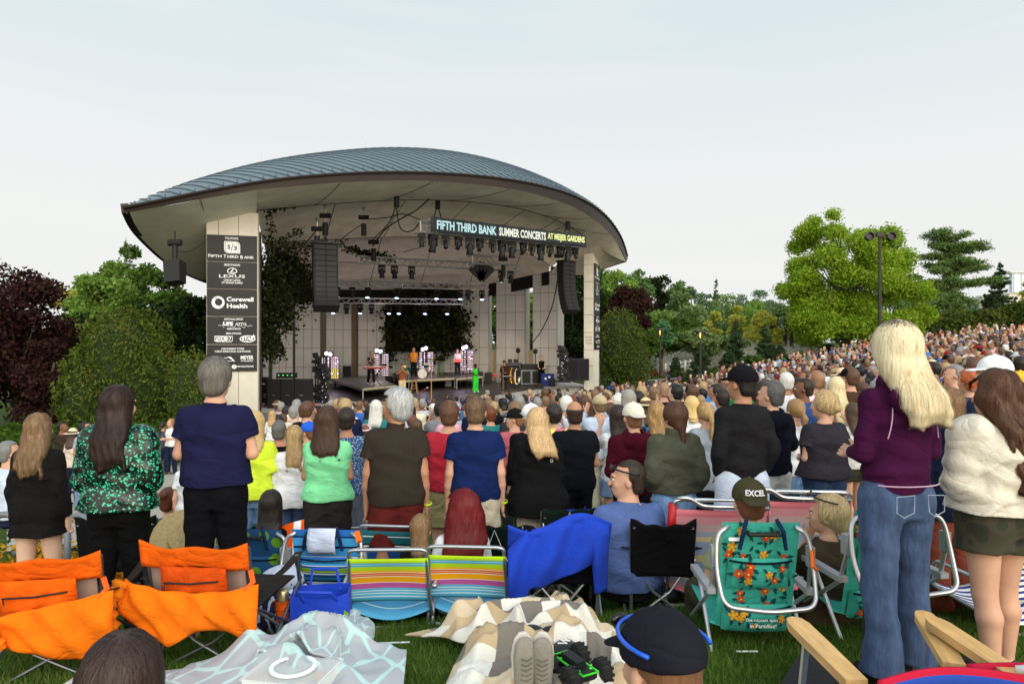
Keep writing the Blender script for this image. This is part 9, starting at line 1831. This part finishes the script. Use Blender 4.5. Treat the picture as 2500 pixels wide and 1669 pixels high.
for (u0, u1, v0, v1, lb) in ((905, 1000, 1552, 1549, ''), (1800, 1852, 1622, 1620, '')):
 mb = MB(); d = 1.62 * F / (v0 - 834) * 1.03; x0, x1 = (u0 - 1250) / F * d, (u1 - 1250) / F * d; mb.grid(lambda p, q: (x0 + (x1 - x0) * p, d + .02 * q, G(x0 + (x1 - x0) * p, d) + .028), 20, 1); o = mb.build('lawn_marking', mat((214, 216, 210), rough=.9, var=.3, vs=30, name='line_chalk')); tag(o, kind='structure')
# ================================================================= THE CROWD
HAIRS = {'blonde': (172, 144, 104), 'dark': (36, 28, 25), 'brown': (86, 60, 42), 'grey': (140, 138, 134), 'sandy': (122, 96, 70), 'auburn': (110, 58, 38), 'white': (210, 208, 202), 'black': (22, 20, 20)}
SHIRTS = {'white': (222, 222, 226), 'navy': (30, 40, 74), 'black': (28, 28, 31), 'light blue': (150, 180, 216), 'royal blue': (50, 84, 160), 'grey': (130, 132, 138), 'charcoal': (62, 62, 68), 'red': (176, 44, 50), 'pink': (220, 160, 176), 'olive': (96, 98, 66), 'teal': (44, 120, 124),
   'cream': (220, 208, 184), 'maroon': (96, 30, 42), 'green': (48, 120, 70), 'lilac': (176, 160, 206), 'tan': (176, 146, 112), 'mustard': (206, 170, 70), 'denim': (84, 108, 144), 'coral': (220, 110, 94), 'brown': (96, 70, 54), 'pale grey': (182, 186, 192), 'bright blue': (60, 120, 200)}
HATS = {'white': (228, 230, 232), 'black': (26, 26, 30), 'blue': (44, 76, 160), 'red': (170, 36, 44), 'straw': (216, 194, 150), 'tan': (176, 156, 122)}
VAR = [('m', 'down', 'short', 'cropped', None, 1.05), ('m', 'fold', 'short', 'short', None, 1.1), ('m', 'front', 'long', 'short', None, 1.05), ('m', 'down', 'short', 'short', 'cap', 1.1), ('m', 'pocket', 'short', 'bald', None, 1.12), ('m', 'up', 'short', 'short', 'cap', 1.0),
  ('f', 'down', 'short', 'long', None, 1.0), ('f', 'front', 'long', 'long', None, 1.1), ('f', 'fold', 'none', 'long', None, 1.0), ('f', 'front', 'short', 'pony', None, 1.05), ('f', 'down', 'long', 'bun', None, 1.15), ('f', 'up', 'short', 'long', None, 1.0), ('f', 'front', 'short', 'curly', None, 1.15), ('f', 'down', 'short', 'long', 'straw', 1.0), ('m', 'front', 'short', 'short', 'bucket', 1.05)]
PROT = {}
def proto_meshes(i, h):
 if (i, h) in PROT: return PROT[(i, h)]
 sx_, po, sl, ha, hat, w_ = VAR[i]; sp = dict(sex=sx_, pose=po, sleeve=sl, hair=ha, w=w_, fit=.022, seed=i, hairlen=(.22, .3, .38)[i % 3], yaw=(0, .3, -.3)[i % 3], hairvol=.006)
 if hat: sp['hat'] = hat
 J = skeleton(sp); out = []
 for nm, fn in (('body', build_body), ('shirt', build_shirt), ('trousers', build_trousers), ('hair', build_hair)) + ((('hat', build_cap),) if hat else ()):
  V_, Q_ = fn(sp, J, h if nm != 'hair' else h * .8).mesh(); out.append((nm, V_, Q_))
 PROT[(i, h)] = out; return out
MESH = {}
def crowd_person(i, x, y, sc, rz, cols, label, low=False):
 h = .026 if low else .018
 t = thing('person', label, 'person', (x, y, ground_z(x, y)), rz, 'people standing in the concert crowd'); t.scale = (sc, sc, sc)
 for nm, V_, Q_ in proto_meshes(i, h):
  key = (i, h, nm)
  if key not in MESH: o = np_mesh(nm, V_, Q_, mat((100, 100, 100))); MESH[key] = o.data
  else: o = bpy.data.objects.new(nm, MESH[key]); COL.objects.link(o)
  o.parent = t; o.material_slots[0].link = 'OBJECT'; o.material_slots[0].material = cols[nm]
 return t
pts = []
rr = np.random.default_rng(21)
y = 7.6
while y < 60:
 row = y; stepx = .58 if y < 30 else .68
 x = -.34 * y + rr.uniform(0, .5)
 while x < .82 * y:
  px = x + rr.uniform(-.16, .16); py = y + rr.uniform(-.18, .18); x += stepx * rr.uniform(.9, 1.35)
  if py > px + 31.8: continue
  if py < (9.9 if px / py < .06 else (9.0 if px / py < .3 else 7.9)): continue
  s = px / py
  if py > np.interp(s, [-.34, -.1, .1, .2, .3, .4, .5, .6, .7, .85], [30, 30, 36, 42, 46, 50, 51, 50, 50, 50]): continue
  if s < -.30 + .0 and py > 20: continue
  if min((px - a_) ** 2 + (py - b_) ** 2 for a_, b_ in HP) < .42 ** 2: continue
  if rr.random() < (.10 if s > 0 else .28): continue
  pts.append((px, py))
 y += .72 if y < 22 else (.80 if y < 36 else .95)
pts.sort(key=lambda p: p[1])
NI = 300 - len([o for o in bpy.data.objects if o.get('category') == 'person'])
used = set(); poses = {'down': 'arms at the sides', 'fold': 'arms folded', 'front': 'hands in front', 'pocket': 'hands at the pockets', 'up': 'hands raised to the chest'}
def where(x, y):
 s = x / y
 a_ = 'left' if s < -.08 else ('centre' if s < .18 else ('centre right' if s < .42 else 'far right'))
 b_ = 'near rows' if y < 11 else ('middle rows' if y < 15 else 'farther rows')
 return b_ + ' ' + a_
hk = list(HAIRS); sk = list(SHIRTS); swt = np.array([5, 5, 5, 4, 2.5, 4, 3, 1.5, 1.5, 1.5, 1.2, 2.5, 1.2, 1, 1, 1.5, .6, 2, .9, 1, 3, 2]); swt = swt / swt.sum()
skn = ['light', 'pale', 'tan', 'red', 'light', 'light', 'brown', 'tan', 'dark', 'light']
def attrs():
 i = int(rr.integers(0, len(VAR))); 
 if VAR[i][4] in ('straw', 'bucket') and rr.random() < .5: i = int(rr.integers(0, 12))
 if VAR[i][3] == 'bald' and rr.random() < .75: i = int(rr.integers(0, 4))
 hc = hk[int(rr.choice(len(hk), p=[.13, .21, .27, .11, .12, .05, .04, .07]))]; sc_ = sk[int(rr.choice(len(sk), p=swt))]; return i, hc, sc_, skn[int(rr.integers(0, 10))], ('white', 'black', 'blue', 'red', 'tan', 'straw')[int(rr.integers(0, 5))]
PANTS = [(36, 48, 80), (70, 92, 130), (170, 156, 130), (34, 34, 38), (120, 120, 118), (196, 190, 176), (90, 110, 150)]
for n_, (x, y) in enumerate(pts[:NI]):
 for tries in range(60):
  i, hc, sc_, sn, hatk = attrs(); v = VAR[i]; hn = {'long': 'long %s hair' % hc, 'pony': '%s ponytail' % hc, 'bun': '%s bun' % hc, 'curly': 'curly %s hair' % hc, 'short': 'short %s hair' % hc, 'cropped': 'cropped %s hair' % hc, 'bald': 'bald crown'}[v[3]]
  who = ('man' if v[0] == 'm' else 'woman'); hatw = (' and %s %s' % (hatk if v[4] != 'straw' else 'straw', {'cap': 'cap', 'straw': 'sun hat', 'bucket': 'bucket hat'}[v[4]])) if v[4] else ''
  lb = '%s in %s top, %s%s, %s' % (who, sc_, hn, hatw, where(x, y))
  if lb not in used: break
 used.add(lb)
 cols = {'body': skinmat(sn), 'shirt': cloth(SHIRTS[sc_]), 'trousers': cloth(PANTS[int(rr.integers(0, len(PANTS)))]), 'hair': hairmat(HAIRS[hc]), 'hat': cloth(HATS['straw' if v[4] == 'straw' else hatk])}
 H_ = rr.normal(1.77, .085) if v[0] == 'm' else rr.normal(1.65, .08); H_ = min(max(H_, 1.52), 1.88)
 if rr.random() < .07: H_ *= .8
 crowd_person(i, x, y, H_ / 1.745, math.atan2(4 + x, 38 - y) + rr.normal() * .22, cols, lb, low=y > 12.5)
mats_ = [skinmat(k_) for k_ in ('light', 'tan', 'brown')] + [cloth(c_) for c_ in SHIRTS.values()] + [hairmat(c_) for c_ in HAIRS.values()] + [cloth(c_) for c_ in PANTS] + [cloth(c_) for c_ in HATS.values()]
nS, nH, nP = len(SHIRTS), len(HAIRS), len(PANTS); VV = []; QQ = []; MM = []; base = 0
for (x, y) in pts[NI:]:
 i, hc, sc_, sn, hatk = attrs(); h = .038 if y < 26 else .056; H_ = (rr.normal(1.77, .085) if VAR[i][0] == 'm' else rr.normal(1.65, .08)); dz = 0
 if rr.random() < .10: H_ *= .8
 if y > 36 and rr.random() < .35: dz = -.45
 rz = math.atan2(4 + x, max(1, 38 - y)) if y < 37 else math.atan2(4 + x, 38 - y); rz += rr.normal() * .3; c_, s_ = math.cos(rz), math.sin(rz); k_ = H_ / 1.745; gz = ground_z(x, y) + dz; pm = int(rr.integers(0, nP))
 for nm, V_, Q_ in proto_meshes(i, h):
  if nm == 'trousers' and y > 30 and x / y < .3: continue
  W_ = V_ * k_; W_ = np.stack([W_[:, 0] * c_ - W_[:, 1] * s_ + x, W_[:, 0] * s_ + W_[:, 1] * c_ + y, W_[:, 2] + gz], 1); VV.append(W_); QQ.append(Q_ + base); base += len(W_)
  mi = {'body': {'light': 0, 'pale': 0, 'red': 0, 'tan': 1, 'brown': 2, 'dark': 2}[sn], 'shirt': 3 + sk.index(sc_), 'hair': 3 + nS + hk.index(hc), 'trousers': 3 + nS + nH + pm, 'hat': 3 + nS + nH + nP + list(HATS).index(hatk)}[nm]; MM.append(np.full(len(Q_), mi))
co = np_mesh('crowd', np.concatenate(VV), np.concatenate(QQ), mats_, mi=np.concatenate(MM)); tag(co, 'dense concert crowd standing on the lawn before the stage', 'crowd', kind='stuff')
print('crowd', len(pts), 'individuals', NI, 'faces', sum(len(q) for q in QQ))
n0 = 0
for (u, vb, d, i, sc_, hc, lb) in []: pass
clean()
